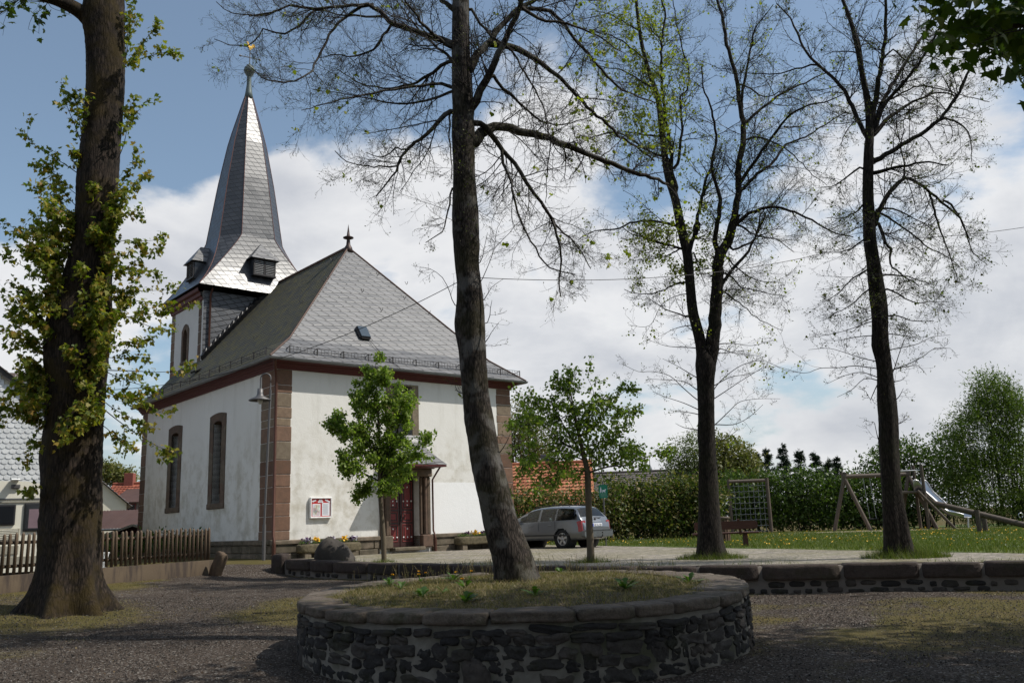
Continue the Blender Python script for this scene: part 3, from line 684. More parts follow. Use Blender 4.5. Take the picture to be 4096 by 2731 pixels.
# ------------------------------------------------------------------ round stone bed in front
PCX, PCY, PRX, PRY, PTOP = .03, 12.82, 3.05, 3.44, .80
def build_bed():
    base = (PCX, PCY, 0.0)
    root = thing('round_stone_bed', 'large round raised bed walled with rubble stone under the leaning tree', 'planter', base)
    def rim(t): return np.stack([np.cos(t) * PRX, np.sin(t) * PRY], -1)
    per = np.linspace(0, 2 * math.pi, 1441); R_ = rim(per); d = np.r_[0, np.cumsum(np.linalg.norm(np.diff(R_, axis=0), axis=1))]; tot = d[-1]
    def xf(s0, out, z0):
        def f(q):
            s = (s0 + q[:, 0]) % tot; t = np.interp(s, d, per); P = rim(t); nr = np.stack([np.cos(t) / PRX, np.sin(t) / PRY], -1); nr /= np.linalg.norm(nr, axis=1, keepdims=True)
            r = np.empty_like(q); r[:, :2] = P + nr * (out + q[:, 1])[:, None] + np.array([PCX, PCY]); r[:, 2] = z0 + q[:, 2] + .012 * np.sin(t * 3 + 1) - .02 + .03 * np.sin(t); return r
        return f
    rg = np.random.default_rng(12)
    n_ = 180; t = np.linspace(0, 2 * math.pi, n_, endpoint=False); P = rim(t)
    zs = [(-.25, 1.004), (.3, 1.0), (.66, .992), (.74, .975), (.74, .86)]
    V = np.concatenate([np.c_[P * k + np.array([PCX, PCY]), np.full(n_, z)] for z, k in zs]); V[:, :2] += (rg.normal(0, .006, (len(V), 2))); V[2 * n_:, 2] += np.tile(-.02 + .03 * np.sin(t), len(zs) - 2)
    i = np.arange(n_); F = np.concatenate([np.stack([j * n_ + i, j * n_ + (i + 1) % n_, (j + 1) * n_ + (i + 1) % n_, (j + 1) * n_ + i], -1) for j in range(len(zs) - 1)])
    np_obj('mortar', V, [F], MORTAR, root, True, base)
    st = Stones(4); z = .0
    for zc, hz in ((-.02, .075), (.13, .075), (.27, .06), (.40, .065), (.52, .05), (.61, .035)):
        s = rg.uniform(0, .3)
        while s < tot:
            ln = rg.choice([rg.uniform(.14, .26), rg.uniform(.26, .5)])
            if rg.random() < .975:
                tall = hz * rg.uniform(.86, 1.22); dz = rg.uniform(-.022, .022)
                if rg.random() < .07 and zc < .35: tall *= 1.9; dz += .06; ln *= .75
                tl = rg.uniform(-.10, .10)
                st.add((lambda f_, tl_: (lambda q: f_(np.c_[q[:, 0], q[:, 1], q[:, 2] + q[:, 0] * tl_])))(xf(s + ln / 2, -.045, zc + dz), tl), (ln / 2 - .006, .055 + rg.uniform(0, .016), tall), 5.0, .27, True)
            s += ln + rg.uniform(.0, .018)
    st.build('stonework', BASALT, root, base, False)
    cp = Stones(8); s = 0
    while s < tot - .2:
        ln = min(rg.uniform(.45, 1.05), tot - s); wd = rg.uniform(.25, .36)
        cp.add(xf(s + ln / 2, .022 - wd + rg.uniform(-.015, .02), .742 + rg.uniform(-.008, .008)), (ln / 2 - .008, wd, .055 + rg.uniform(0, .012)), 14, .13, True)
        s += ln
    cp.build('coping', COPING, root, base, False)
    q = np.linspace(-1, 1, 90); X, Y = np.meshgrid(q, q, indexing='ij'); r2 = X * X + Y * Y
    Xc = X * np.sqrt(np.clip(1 - Y * Y / 2, 0, 1)) * PRX * .93 + PCX; Yc = Y * np.sqrt(np.clip(1 - X * X / 2, 0, 1)) * PRY * .93 + PCY
    Z = bedz(Xc, Yc)
    o = np_obj('soil', np.stack([Xc, Yc, Z], -1), [grid_faces(90, 90)], GROUND, root, True, base)
    a_ = o.data.attributes.new('grassy', 'FLOAT', 'POINT'); a_.data.foreach_set('value', (.25 + .5 * fbm(Xc, Yc, 1.1, 19)).ravel().astype(np.float32))
    return root
def bedz(x, y):
    r = np.sqrt(((np.asarray(x) - PCX) / PRX) ** 2 + ((np.asarray(y) - PCY) / PRY) ** 2)
    return .735 + .03 * np.clip((np.asarray(y) - PCY) / PRY, -1, 1) + .085 * np.clip(1 - r, 0, .5) / .5 + (fbm(x, y, 1.3, 31) - .5) * .06
BED = build_bed()
# ------------------------------------------------------------------ vegetation helpers
def unit(v): return v / (np.linalg.norm(v, axis=-1, keepdims=True) + 1e-9)
def grow(st, dr, L, P, wig, up, rg):
    N = len(st); out = np.empty((N, P, 3)); out[:, 0] = st; d = unit(np.asarray(dr, float)); stp = (np.asarray(L) / (P - 1))[:, None]
    up = np.broadcast_to(np.asarray(up, float), (N,))
    for i in range(1, P):
        d = unit(d + rg.normal(0, wig, (N, 3)) + np.stack([np.zeros(N), np.zeros(N), up], -1)); out[:, i] = out[:, i - 1] + d * stp
    return out
def spawn(poly, rad, per, ang, rg, tmin=.15, tmax=1.0, flat=0.0):
    N, P, _ = poly.shape; k = np.repeat(np.arange(N), per); t = rg.uniform(tmin, tmax, len(k)) * (P - 1)
    i = np.minimum(t.astype(int), P - 2); f = (t - i)[:, None]
    pos = poly[k, i] * (1 - f) + poly[k, i + 1] * f; tan = unit(poly[k, i + 1] - poly[k, i]); r = rad[k, i] * (1 - f[:, 0]) + rad[k, i + 1] * f[:, 0]
    a = rg.normal(0, 1, (len(k), 3)); a[:, 2] *= (1 - flat); a -= (a * tan).sum(1, keepdims=True) * tan; a = unit(a)
    an = rg.normal(ang, .16, len(k))[:, None]
    return pos, unit(tan * np.cos(an) + a * np.sin(an)), r, t / (P - 1)
def taper(r0, P, end=.35): return np.asarray(r0)[:, None] * np.linspace(1, end, P)[None]
def curve_pts(ctrl, step=.16):
    """Catmull-Rom through rows (x,y,z,r)"""
    c_ = np.array(ctrl, float); c_ = np.vstack([2 * c_[0] - c_[1], c_, 2 * c_[-1] - c_[-2]]); out = []
    for i in range(1, len(c_) - 2):
        L = np.linalg.norm(c_[i + 1, :3] - c_[i, :3]); m = max(2, int(L / step)); t = np.linspace(0, 1, m, endpoint=False)[:, None]
        p0, p1, p2, p3 = c_[i - 1], c_[i], c_[i + 1], c_[i + 2]
        out.append(.5 * ((2 * p1) + (-p0 + p2) * t + (2 * p0 - 5 * p1 + 4 * p2 - p3) * t ** 2 + (-p0 + 3 * p1 - 3 * p2 + p3) * t ** 3))
    out.append(c_[-2][None]); o = np.concatenate(out); o[:, 3] = np.clip(o[:, 3], .003, None); return o
def resample(c_, P):
    d = np.r_[0, np.cumsum(np.linalg.norm(np.diff(c_[:, :3], axis=0), axis=1))]; q = np.linspace(0, d[-1], P)
    return np.stack([np.interp(q, d, c_[:, k]) for k in range(4)], -1), d[-1]
class Geo:
    def __init__(s): s.V = []; s.F = []; s.n = 0
    def tubes(s, P, Rd, S=4):
        V, F = tube_np(P, Rd, S); s.V.append(V); s.F.append(F + s.n); s.n += len(V)
    def raw(s, V, F): s.V.append(V); s.F.append(np.asarray(F) + s.n); s.n += len(V)
    def build(s, name, mat, parent=None, off=None, smooth=True): return np_obj(name, np.concatenate(s.V), [np.concatenate(s.F)], mat, parent, smooth, off)
# leaf outlines: x across, y along, tip at y=1
LEAF = {
    'maple': np.array([(0, 0, 0), (.16, .12, .02), (.46, .02, -.04), (.36, .26, .0), (.62, .48, -.08), (.30, .52, .0), (.24, .70, .0), (0, 1.05, -.10), (-.24, .70, .0), (-.30, .52, .0), (-.62, .48, -.08), (-.36, .26, .0), (-.46, .02, -.04), (-.16, .12, .02)]),
    'heart': np.array([(0, 0, 0), (.34, .10, .03), (.46, .42, .03), (.22, .78, .0), (0, 1.0, -.12), (-.22, .78, .0), (-.46, .42, .03), (-.34, .10, .03)]),
    'oval': np.array([(0, 0, 0), (.28, .38, .06), (0, 1, -.06), (-.28, .38, .06)]),
    'long': np.array([(0, 0, 0), (.14, .4, .03), (0, 1, -.1), (-.14, .4, .03)]),
    'tuft': np.array([(0, 0, 0), (.55, .35, .1), (.3, .8, -.05), (0, 1, .1), (-.35, .7, 0), (-.5, .25, .08)]),
}
def leaf_geo(P, size, kind, rg, out=None, droop=.35, upn=.6, spread=1.0):
    """leaves at P; out = preferred tip direction (N,3)"""
    T = LEAF[kind]; N = len(P)
    tip = rg.normal(0, spread, (N, 3)); 
    if out is not None: tip = tip * .7 + out
    tip[:, 2] -= droop; tip = unit(tip)
    nr = rg.normal(0, .8, (N, 3)); nr[:, 2] += upn; nr = unit(nr - (nr * tip).sum(1, keepdims=True) * tip); sd_ = np.cross(tip, nr)
    sz = np.broadcast_to(np.asarray(size, float), (N,))[:, None, None]
    V = P[:, None] + sz * (T[None, :, 0:1] * sd_[:, None] + T[None, :, 1:2] * tip[:, None] + T[None, :, 2:3] * nr[:, None])
    return V.reshape(-1, 3), np.arange(N * len(T)).reshape(N, len(T))
def leaves(name, P, size, kind, rg, mat, parent, off, **kw):
    V, F = leaf_geo(P, size, kind, rg, **kw); return np_obj(name, V, [F], mat, parent, False, off)
def onpoly(poly, m, rg, tmin=.25):
    N, P, _ = poly.shape; k = np.repeat(np.arange(N), m); t = rg.uniform(tmin, 1, len(k)) * (P - 1); i = np.minimum(t.astype(int), P - 2); f = (t - i)[:, None]
    return poly[k, i] * (1 - f) + poly[k, i + 1] * f, unit(poly[k, i + 1] - poly[k, i])

def trunk_mesh(c_, S=20, seed=1, amp=.05, flare=0.0, lobes=5, knots=()):
    """c_: dense rows (x,y,z,r); irregular bark cross sections, root flare at the foot"""
    rg = np.random.default_rng(seed); K = len(c_); P = c_[None, :, :3]; V, F = tube_np(P, c_[None, :, 3], S); V = V.reshape(K, S, 3)
    a = np.arange(S) / S * 2 * math.pi; z = c_[:, 2] - c_[0, 2]; s = np.r_[0, np.cumsum(np.linalg.norm(np.diff(c_[:, :3], axis=0), axis=1))]
    A, Z = np.meshgrid(a, s); m = np.ones_like(A)
    for k in range(6):
        fr = rg.integers(2, 7); m += amp * rg.uniform(.3, 1) * np.sin(fr * A + rg.uniform(0, 6) + Z * rg.uniform(-.9, .9)) * np.cos(Z * rg.uniform(.5, 2.6) + rg.uniform(0, 6))
    m += rg.normal(0, amp * .22, m.shape)
    if flare: 
        e = np.exp(-Z / (.30 + .25 * flare)); lob = .5 + .5 * np.cos(lobes * A + 1.3 + .8 * np.sin(2 * A) + .5 * np.sin(A * 3)); m += flare * e * (.12 + 1.25 * lob ** 2.2) + .10 * flare * np.exp(-Z / 1.3) * (lob - .5) * 2
    for zk, ak, hk, wk in knots: m += hk * np.exp(-((Z - zk) / wk) ** 2 - (np.angle(np.exp(1j * (A - ak))) / .7) ** 2)
    V = c_[:, None, :3] + (V - c_[:, None, :3]) * m[..., None]
    return V.reshape(-1, 3), F

def pxlimb(pts, Y0, dY=0.0, r0=.06, r1=.012, ox=0.0, oy=0.0, sc=1.0, wob=0.0, seed=0):
    """limb drawn in zoomed pixels -> rows (x,y,z,r) at depth Y0 .. Y0+dY"""
    return dict(pts=[(ox + x / sc, oy + y / sc) for x, y in pts], Y0=Y0, dY=dY, r0=r0, r1=r1)
def proj(P):
    v = np.asarray(P) - EYE; c_ = v @ FW; return np.stack([2048 + FPX * (v @ RT) / c_, 1365.5 - FPX * (v @ UP) / c_], -1)
def solve_limb(lb, parents, reach=75.):
    """rows (x,y,z,r) of a limb, started inside the branch it grows from"""
    pts = np.array(lb['pts'], float); m = len(pts); Y0 = lb['Y0']; pre = None; best = reach
    for q in parents:
        d_ = np.hypot(*(proj(q[:, :3]) - pts[0]).T) - q[:, 3] / q[:, 1] * FPX * .6; i = int(np.argmin(d_))
        if d_[i] < best: best = d_[i]; pre = q[max(0, i - 1)]
    if pre is not None: Y0 = pre[1]
    t = np.linspace(0, 1, m); Y = Y0 + lb['dY'] * t ** 1.2
    P = np.array([atY(x, y, yy) for (x, y), yy in zip(pts, Y)]); rows = np.c_[P, lb['r0'] + (lb['r1'] - lb['r0']) * t ** .8]
    if pre is not None and np.linalg.norm(pre[:3] - P[0]) > .02: rows = np.vstack([[*pre[:3], min(lb['r0'] * 1.15, pre[3] * .9)], rows])
    return rows

def lime_twigs(G, limbs, rg, sp=.2, l1=(.5, 1.5), n2=7, n3=3, wig=.14, upb=.02, tw=1.0, tmin=.1, flat=0.2):
    """side branches of three orders along the limbs; returns the outermost twigs"""
    st, dr, r, L = [], [], [], []
    for lb in limbs:
        q, ln = resample(lb, 24); k = max(3, int(ln / sp))
        p, d, rr, t = spawn(q[None, :, :3], q[None, :, 3], k, 1.0, rg, tmin, 1.0, flat); st.append(p); dr.append(d); r.append(np.minimum(rr * .36, .012)); L.append(rg.uniform(*l1, k) * (1.15 - .55 * t) * min(1.0, .5 + ln / 5))
    st, dr, r, L = map(np.concatenate, (st, dr, r, L))
    u1 = rg.normal(upb, .05, len(st)); A = grow(st, dr, L, 7, wig, u1, rg); Ar = taper(np.maximum(r, .0042 * tw), 7, .45); G.tubes(A, Ar, 5)
    p, d, rr, t = spawn(A, Ar, n2, .85, rg, .12, 1.0, flat); L2 = np.repeat(L, n2) * rg.uniform(.22, .55, len(p)) * (1.1 - .5 * t)
    B = grow(p, d, L2, 5, wig * 1.25, rg.normal(upb, .07, len(p)), rg); Br = taper(np.maximum(rr * .65, .0032 * tw), 5, .6); G.tubes(B, Br, 3)
    p, d, rr, t = spawn(B, Br, n3, .8, rg, .2, 1.0, flat); L3 = np.clip(np.repeat(L2, n3) * rg.uniform(.25, .6, len(p)), .06, .4)
    C_ = grow(p, d, L3, 4, wig * 1.5, upb, rg); G.tubes(C_, taper(np.full(len(p), .0027 * tw), 4, .7), 3)
    return A, B, C_

def bush(root, base, blobs, rg, nleaf, size, mat, kind='oval', clump=.35, stems=14, stem_r=.03, sname='stems', lname='foliage', stem_mat=None, holes=.0, out=.5):
    """foliage filling several ellipsoids (cx,cy,cz,rx,ry,rz) in clumps, with real stems inside"""
    w_ = np.array([b[3] * b[4] * b[5] for b in blobs]) ** (2 / 3.); w_ /= w_.sum(); P, O = [], []
    for b, wt in zip(blobs, w_):
        m = max(8, int(nleaf * wt / 14)); u = unit(rg.normal(0, 1, (m, 3))); rr = (rg.uniform(.25, 1, m) ** .45) * (1 + rg.normal(0, .07, m))
        cen = np.array(b[:3]) + u * rr[:, None] * np.array(b[3:6]); k = np.repeat(np.arange(m), 14)
        P.append(cen[k] + rg.normal(0, clump, (len(k), 3)) * np.array([1, 1, .7])); O.append(u[k])
    P = np.concatenate(P); O = np.concatenate(O); kp = P[:, 2] > base[2] + .05; P, O = P[kp], O[kp]
    leaves(lname, P, size * rg.uniform(.6, 1.3, len(P)), kind, rg, mat, root, base, out=O * out, droop=.1, upn=.5)
    if stems:
        G = Geo(); tgt = np.array([np.array(b[:3]) + unit(rg.normal(0, 1, 3)) * np.array(b[3:6]) * .75 for b in (blobs[i % len(blobs)] for i in range(stems))])
        st = np.array(base) + np.c_[rg.normal(0, .12, (stems, 2)) * 1.5, np.full(stems, -.05)]
        if len(blobs) > 3: st[:, 0] += (tgt[:, 0] - base[0]) * .75; st[:, 1] += (tgt[:, 1] - base[1]) * .6
        t = np.linspace(0, 1, 8)[None, :, None]; mid = (st + tgt) / 2 + rg.normal(0, .25, (stems, 3)); mid[:, 2] += .1 * (tgt[:, 2] - st[:, 2])
        A = (1 - t) ** 2 * st[:, None] + 2 * t * (1 - t) * mid[:, None] + t * t * tgt[:, None]; Ar = taper(np.full(stems, stem_r), 8, .3); G.tubes(A, Ar, 5)
        p, d, rr, _ = spawn(A, Ar, 7, .7, rg, .35); B = grow(p, d, np.linalg.norm(tgt - st, axis=1).repeat(7) * rg.uniform(.15, .35, len(p)), 5, .15, .05, rg); G.tubes(B, taper(rr * .55, 5, .4), 3)
        G.build(sname, stem_mat or TWIG, root, base)

def blades(name, XY, Z, hgt, wid, rg, mat, parent=None, off=None, lean=.35):
    N = len(XY); a = rg.uniform(0, 6.28, N); hgt = np.broadcast_to(hgt, (N,)); wid = np.broadcast_to(wid, (N,)); u = np.stack([np.cos(a), np.sin(a)], -1)
    B = np.c_[XY, Z]; V = np.empty((N, 3, 3)); V[:, 0] = B; V[:, 1] = B; V[:, 0, :2] -= u * wid[:, None] / 2; V[:, 1, :2] += u * wid[:, None] / 2
    V[:, 2] = B; V[:, 2, :2] += rg.normal(0, lean, (N, 2)) * hgt[:, None]; V[:, 2, 2] += hgt
    return np_obj(name, V.reshape(-1, 3), [np.arange(N * 3).reshape(N, 3)], mat, parent, False, off)
# ------------------------------------------------------------------ church (local axes: x along the front, y into the nave, z up)
CK = np.array([-7.858, 28.719, .80]); CYAW = R(40.7)
church = thing('church', 'white plastered village church with slate roof, sandstone corners and a pointed broach spire', 'church', CK, CYAW)
def cw(a, b, z):
    return CK + np.array([a * math.cos(CYAW) - b * math.sin(CYAW), a * math.sin(CYAW) + b * math.cos(CYAW), z])
WA, WB = 10.13, 13.4
def wall_cells(mb, o, u, nrm, us, zs, holes, depth):
    """wall face with rectangular openings and jambs; o origin, u direction, nrm outward"""
    o, u, nrm = map(lambda q: np.array(q, float), (o, u, nrm)); up = np.array((0, 0, 1.))
    us = sorted(set(us) | {h for q in holes for h in q[:2]}); zs = sorted(set(zs) | {h for q in holes for h in q[2:]})
    ins = lambda x, z: any(h[0] < x < h[1] and h[2] < z < h[3] for h in holes)
    for a, b in zip(us[:-1], us[1:]):
        for c, d in zip(zs[:-1], zs[1:]):
            if not ins((a + b) / 2, (c + d) / 2): mb.quad(o + u * a + up * c, o + u * b + up * c, o + u * b + up * d, o + u * a + up * d)
    for a, b, c, d in holes:
        k = -nrm * depth; q = [o + u * a + up * c, o + u * b + up * c, o + u * b + up * d, o + u * a + up * d]
        for i in range(4): mb.quad(q[i], q[(i + 1) % 4], q[(i + 1) % 4] + k, q[i] + k)
WIN = (4.52, 5.36, 3.85, 5.96); DOOR = (4.38, 5.62, .17, 2.66); LW = [(4.46, 5.24, 1.97, 4.98), (8.86, 9.64, 1.97, 4.98)]
mb = MB()
wall_cells(mb, (0, 0, 0), (1, 0, 0), (0, -1, 0), [0, WA], [-.4, 6.4], [WIN, DOOR], .45)
wall_cells(mb, (0, WB, 0), (0, -1, 0), (-1, 0, 0), [0, WB], [-.4, 6.4], [(WB - b, WB - a, c, d) for a, b, c, d in LW], .45)
mb.quad((WA, 0, -.4), (WA, WB, -.4), (WA, WB, 6.4), (WA, 0, 6.4)); mb.quad((WA, WB, -.4), (0, WB, -.4), (0, WB, 6.4), (WA, WB, 6.4))
mb.add([(0, WB, 6.4), (WA, WB, 6.4), (WA / 2, WB, 12.2)], [(2, 1, 0)])
mb.build('wall', PLASTER, church)
# plinth
mb = MB()
rg = np.random.default_rng(2)
def plinth_run(mb, p, q, out, zt=.60, skip=None):
    p, q, out = np.array(p, float), np.array(q, float), np.array(out, float); L = np.linalg.norm(q - p); d = (q - p) / L
    for z0, z1, o_ in ((-.35, .17, .10), (.185, .44, .10), (.455, zt, .15)):
        s = 0
        while s < L - .01:
            ln = min(rg.uniform(.7, 1.5), L - s)
            if not (skip and s + ln > skip[0] and s < skip[1]):
                e0, e1 = p + d * (s + .006), p + d * (s + ln - .006); c_ = (e0 + e1) / 2 + out * (o_ / 2 - .02)
                M_ = Matrix.Translation((*c_, (z0 + z1) / 2)) @ Matrix.Rotation(math.atan2(d[1], d[0]), 4, 'Z')
                mb.box((0, 0, 0), (ln - .012, o_ + .04, z1 - z0), M_, .025)
            s += ln
for p_, q_, o_, z_ in (((-.14, 0), (3.9, 0), (0, -1), .6), ((6.14, 0), (WA + .14, 0), (0, -1), .6), ((0, WB), (0, 0), (-1, 0), .62)):
    mb = MB(); plinth_run(mb, p_, q_, o_, z_); mb.build('plinth', PLINTH, church)
# corner stones
def quoins(x0, y0, sx, sy, z0, z1, wl, ws, mat, seed, name='corner_stones', pr=.018):
    rg = np.random.default_rng(seed); mb = MB(); z = z0; i = 0
    while z < z1 - .05:
        h = min(rg.uniform(.26, .62), z1 - z); h = z1 - z if z1 - z - h < .15 else h
        a_ = wl if i % 2 else wl - rg.uniform(0, .03); b_ = ws + rg.uniform(-.02, .02); i += 1
        xa, xb = sorted((x0 - sx * pr, x0 + sx * a_)); ya, yb = sorted((y0 - sy * pr, y0 + sy * b_))
        mb.box(((xa + xb) / 2, (ya + yb) / 2, z + h / 2), (xb - xa, yb - ya, h - .010), None, .018); z += h
    mb.build(name, mat, church)
quoins(0, 0, 1, 1, .60, 6.185, .54, 1.15, SANDSTONE, 3); quoins(WA, 0, -1, 1, .60, 6.185, .73, .6, SANDSTONE, 4); quoins(0, WB, 1, -1, .62, 6.185, .4, .62, SANDSTONE, 5)
# cornice profile swept along three sides
prof = [(o_, 6.49 - (6.49 - z_) * .64) for o_, z_ in [(.0, 6.02), (.05, 6.02), (.07, 6.12), (.11, 6.14), (.13, 6.22), (.18, 6.25), (.20, 6.34), (.27, 6.38), (.30, 6.42), (.30, 6.44), (.46, 6.445), (.46, 6.49), (0, 6.49)]]
def sweep(prof, name, mat, y_end):
    V = []
    for o_, z in prof:
        V += [(-o_, y_end, z), (-o_, -o_, z), (WA + o_, -o_, z), (WA + o_, y_end, z)]
    F = [(i * 4 + j, i * 4 + j + 1, (i + 1) * 4 + j + 1, (i + 1) * 4 + j) for i in range(len(prof) - 1) for j in range(3)]
    return MB().add(V, F).build(name, mat, church)
sweep(prof, 'cornice', CORNICERED, WB + .1)
gut = [(.40, 6.50)] + [(.475 + .075 * math.cos(a), 6.485 + .075 * math.sin(a)) for a in np.linspace(math.pi, 2 * math.pi, 8)] + [(.555, 6.50), (.54, 6.50), (.475, 6.43), (.41, 6.5)]
sweep(gut, 'gutter', ZINC, WB + .1)
# roof with bell-cast eaves
EO = .50; EZ = 6.50; APX = 12.45; APB = 4.17; CX = WA / 2
ts = np.array([0, .04, .09, .15, .22, .35, .5, .65, .8, .9, 1.0])
def run(t, total):                                      # horizontal distance from the eave at height t
    return total * np.where(t < .15, t * 1.38, .207 + (t - .15) / .85 * (1 - .207))
zr = EZ + (APX - EZ) * ts; sr = run(ts, CX + EO); fr = run(ts, APB + EO)
front = MB(); side = MB(); sl_f = np.r_[0, np.cumsum(np.hypot(np.diff(fr), np.diff(zr)))]; sl_s = np.r_[0, np.cumsum(np.hypot(np.diff(sr), np.diff(zr)))]
for i in range(len(ts) - 1):
    xl0, xl1 = -EO + sr[i], -EO + sr[i + 1]; xr0, xr1 = WA + EO - sr[i], WA + EO - sr[i + 1]; y0, y1 = -EO + fr[i], -EO + fr[i + 1]
    P = [(xl0, y0, zr[i]), (xr0, y0, zr[i]), (xr1, y1, zr[i + 1]), (xl1, y1, zr[i + 1])]; front.quad(*P, uv=[(p[0], sl_f[i + (k > 1)]) for k, p in enumerate(P)])
    P = [(xl0, WB + .15, zr[i]), (xl0, y0, zr[i]), (xl1, y1, zr[i + 1]), (xl1, WB + .15, zr[i + 1])]; side.quad(*P, uv=[(p[1], sl_s[i + (k > 1)]) for k, p in enumerate(P)])
    P = [(xr0, y0, zr[i]), (xr0, WB + .15, zr[i]), (xr1, WB + .15, zr[i + 1]), (xr1, y1, zr[i + 1])]; side.quad(*P, uv=[(p[1], sl_s[i + (k > 1)]) for k, p in enumerate(P)])
roof = front.build('roof', SLATE, church); roof['label'] = 'grey slated hip over the front wall'
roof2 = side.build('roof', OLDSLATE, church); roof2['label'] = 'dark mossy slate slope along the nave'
mb = MB()
hipL = [(-EO + s_, -EO + f_, z + .02) for s_, f_, z in zip(sr, fr, zr)]; hipR = [(WA + EO - s_, -EO + f_, z + .02) for s_, f_, z in zip(sr, fr, zr)]
mb.tube(hipL, .035, 6); mb.tube(hipR, .035, 6); mb.tube([(CX, APB, APX + .02), (CX, WB + .15, APX + .02)], .07, 6)
mb.build('ridge_capping', plain('ridge_copper', (.10, .06, .045), .6, .2), church)
MB().lathe([(.22, -.25), (.16, 0), (.09, .12), (.07, .34), (.08, .36), (.22, .42), (.22, .45), (.07, .52), (.045, .7), (.0, 1.05)], (CX, APB, APX), 14).build('finial', plain('dark_copper_finial', (.05, .032, .028), .5, .4), church)
def front_pt(a, t, up=0.0):
    y = np.interp(t, ts, -EO + fr); z = np.interp(t, ts, zr); return np.array((a, y, z + up))
def side_pt(b, t, up=0.0): return np.array((np.interp(t, ts, -EO + sr), b, np.interp(t, ts, zr) + up))
# snow guards
def guard(p, q, nrm_in, seg, name='snow_guard', hgt=.24):
    p, q = np.array(p, float), np.array(q, float); L = np.linalg.norm(q - p); mb = MB(); d = (q - p) / L
    for h_ in (.06, hgt * .55, hgt): mb.beam(p + (0, 0, h_), q + (0, 0, h_), .014, .014)
    m = int(L / .13)
    for i in range(m + 1): mb.beam(p + d * L * i / m + (0, 0, .06), p + d * L * i / m + (0, 0, hgt), .009, .009)
    for i in range(seg + 1):
        c_ = p + d * L * i / seg; mb.beam(c_, c_ + (0, 0, hgt + .02), .04, .012); mb.beam(c_ + (0, 0, hgt), c_ + np.array(nrm_in) * .28 + (0, 0, .20), .03, .012)
    mb.build(name, DARKMETAL, church)
f0 = front_pt(.3, .035); f1 = front_pt(WA + .35, .035); guard(f0, f1, (0, 1, 0), 10)
s0, s1 = side_pt(.4, .035), side_pt(WB - .2, .035); guard(s0, s1, (1, 0, 0), 13)
hk = MB().beam((0, 0, 0), (0, -.16, .05), .03, .02).beam((0, -.16, .05), (0, -.2, .22), .03, .02).beam((0, 0, .02), (0, .2, .3), .035, .015).build('roof_hook', DARKMETAL, church)
hooks = [front_pt(a, t) for a, t in ((3.9, .84), (4.7, .60), (5.9, .78), (3.3, .66), (6.7, .60), (5.2, .46), (7.2, .74), (7.6, .5))] + [side_pt(b, t) for b, t in ((3.2, .5), (6.2, .46), (5.0, .3), (2.6, .82), (4.4, .9), (8.8, .28), (3.0, .66))]
for i, p in enumerate(hooks):
    o = hk if i == 0 else hk.copy()
    if i: COL.objects.link(o); o.parent = church
    o.scale = (.52, .52, .52); o.location = p; o.rotation_euler = (0, 0, 0 if i < 8 else -math.pi / 2)
# skylight in the front slope, lightning wire below it
p = front_pt(3.78, .245, .0); nf = np.array((0, -(zr[-1] - zr[3]), fr[-1] - fr[3])); nf /= np.linalg.norm(nf); uf = np.array((0, nf[2], -nf[1]))
M_ = Matrix([[1, 0, 0, 0]] * 4); M_ = Matrix(((1, uf[0], nf[0], p[0]), (0, uf[1], nf[1], p[1]), (0, uf[2], nf[2], p[2]), (0, 0, 0, 1)))
fr_ = MB().box((0, 0, .07), (.50, .66, .16), M_, .09).build('skylight', DARKMETAL, church)
MB().box((0, 0, .155), (.40, .56, .02), M_, .009).build('pane', SKYGLASS, fr_)
MB().tube([front_pt(3.95, .2, .05), front_pt(4.15, .1, .05), front_pt(4.4, .03, .05), (4.5, -.56, 6.5)], .010, 5).build('lightning_wire', DARKMETAL, church)
# a lifted ridge hatch on the mossy slope
MB().box((0, 0, 0), (.34, .5, .10), Matrix.Translation(side_pt(9.4, .175, .12)) @ Matrix.Rotation(R(-28), 4, 'Y'), .03).build('roof_vent', OLDSLATE, church)
# window frames
def stone_frame(name, o, u, nrm, outer, inner, mat, rise=.0, nb=9, seed=0, sill=.0):
    """ring of frame stones; outer, inner = (u0,u1,z0,z1); rise = arch rise"""
    o, u, nrm = [np.array(q, float) for q in (o, u, nrm)]; up = np.array((0, 0, 1.)); rg = np.random.default_rng(seed); mb = MB()
    def contour(b, rs, k=9):
        a0, a1, z0, z1 = b; t = np.linspace(0, 1, k); top = [(a0 + (a1 - a0) * q, z1 - rs + rs * (1 - (2 * q - 1) ** 2)) for q in t]
        zz = np.linspace(z0, z1 - rs, nb); return [(a0, z) for z in zz[:-1]] + top + [(a1, z) for z in zz[:-1][::-1]]
    A, B = contour(outer, rise), contour(inner, rise); m = len(A)
    for i in range(m - 1):
        q = [A[i], A[i + 1], B[i + 1], B[i]]; V = [o + u * a + up * z + nrm * .03 for a, z in q]; W = [o + u * a + up * z - nrm * .32 for a, z in q]
        mb.add(V + W, [(0, 1, 2, 3), (2, 3, 7, 6), (0, 1, 5, 4)])
    a0, a1, z0 = outer[0], outer[1], outer[2]; cM = Matrix((( *np.array((u[0], nrm[0], 0)), 0), (u[1], nrm[1], 0, 0), (0, 0, 1, 0), (0, 0, 0, 1)))
    c_ = o + u * (a0 + a1) / 2 + up * ((z0 + inner[2]) / 2) - nrm * .12; M2 = Matrix.Translation(c_) @ cM
    mb.box((0, 0, 0), (a1 - a0 + .04, .36, max(.1, inner[2] - z0) + .002), M2, .02)
    return mb.build(name, mat, church)
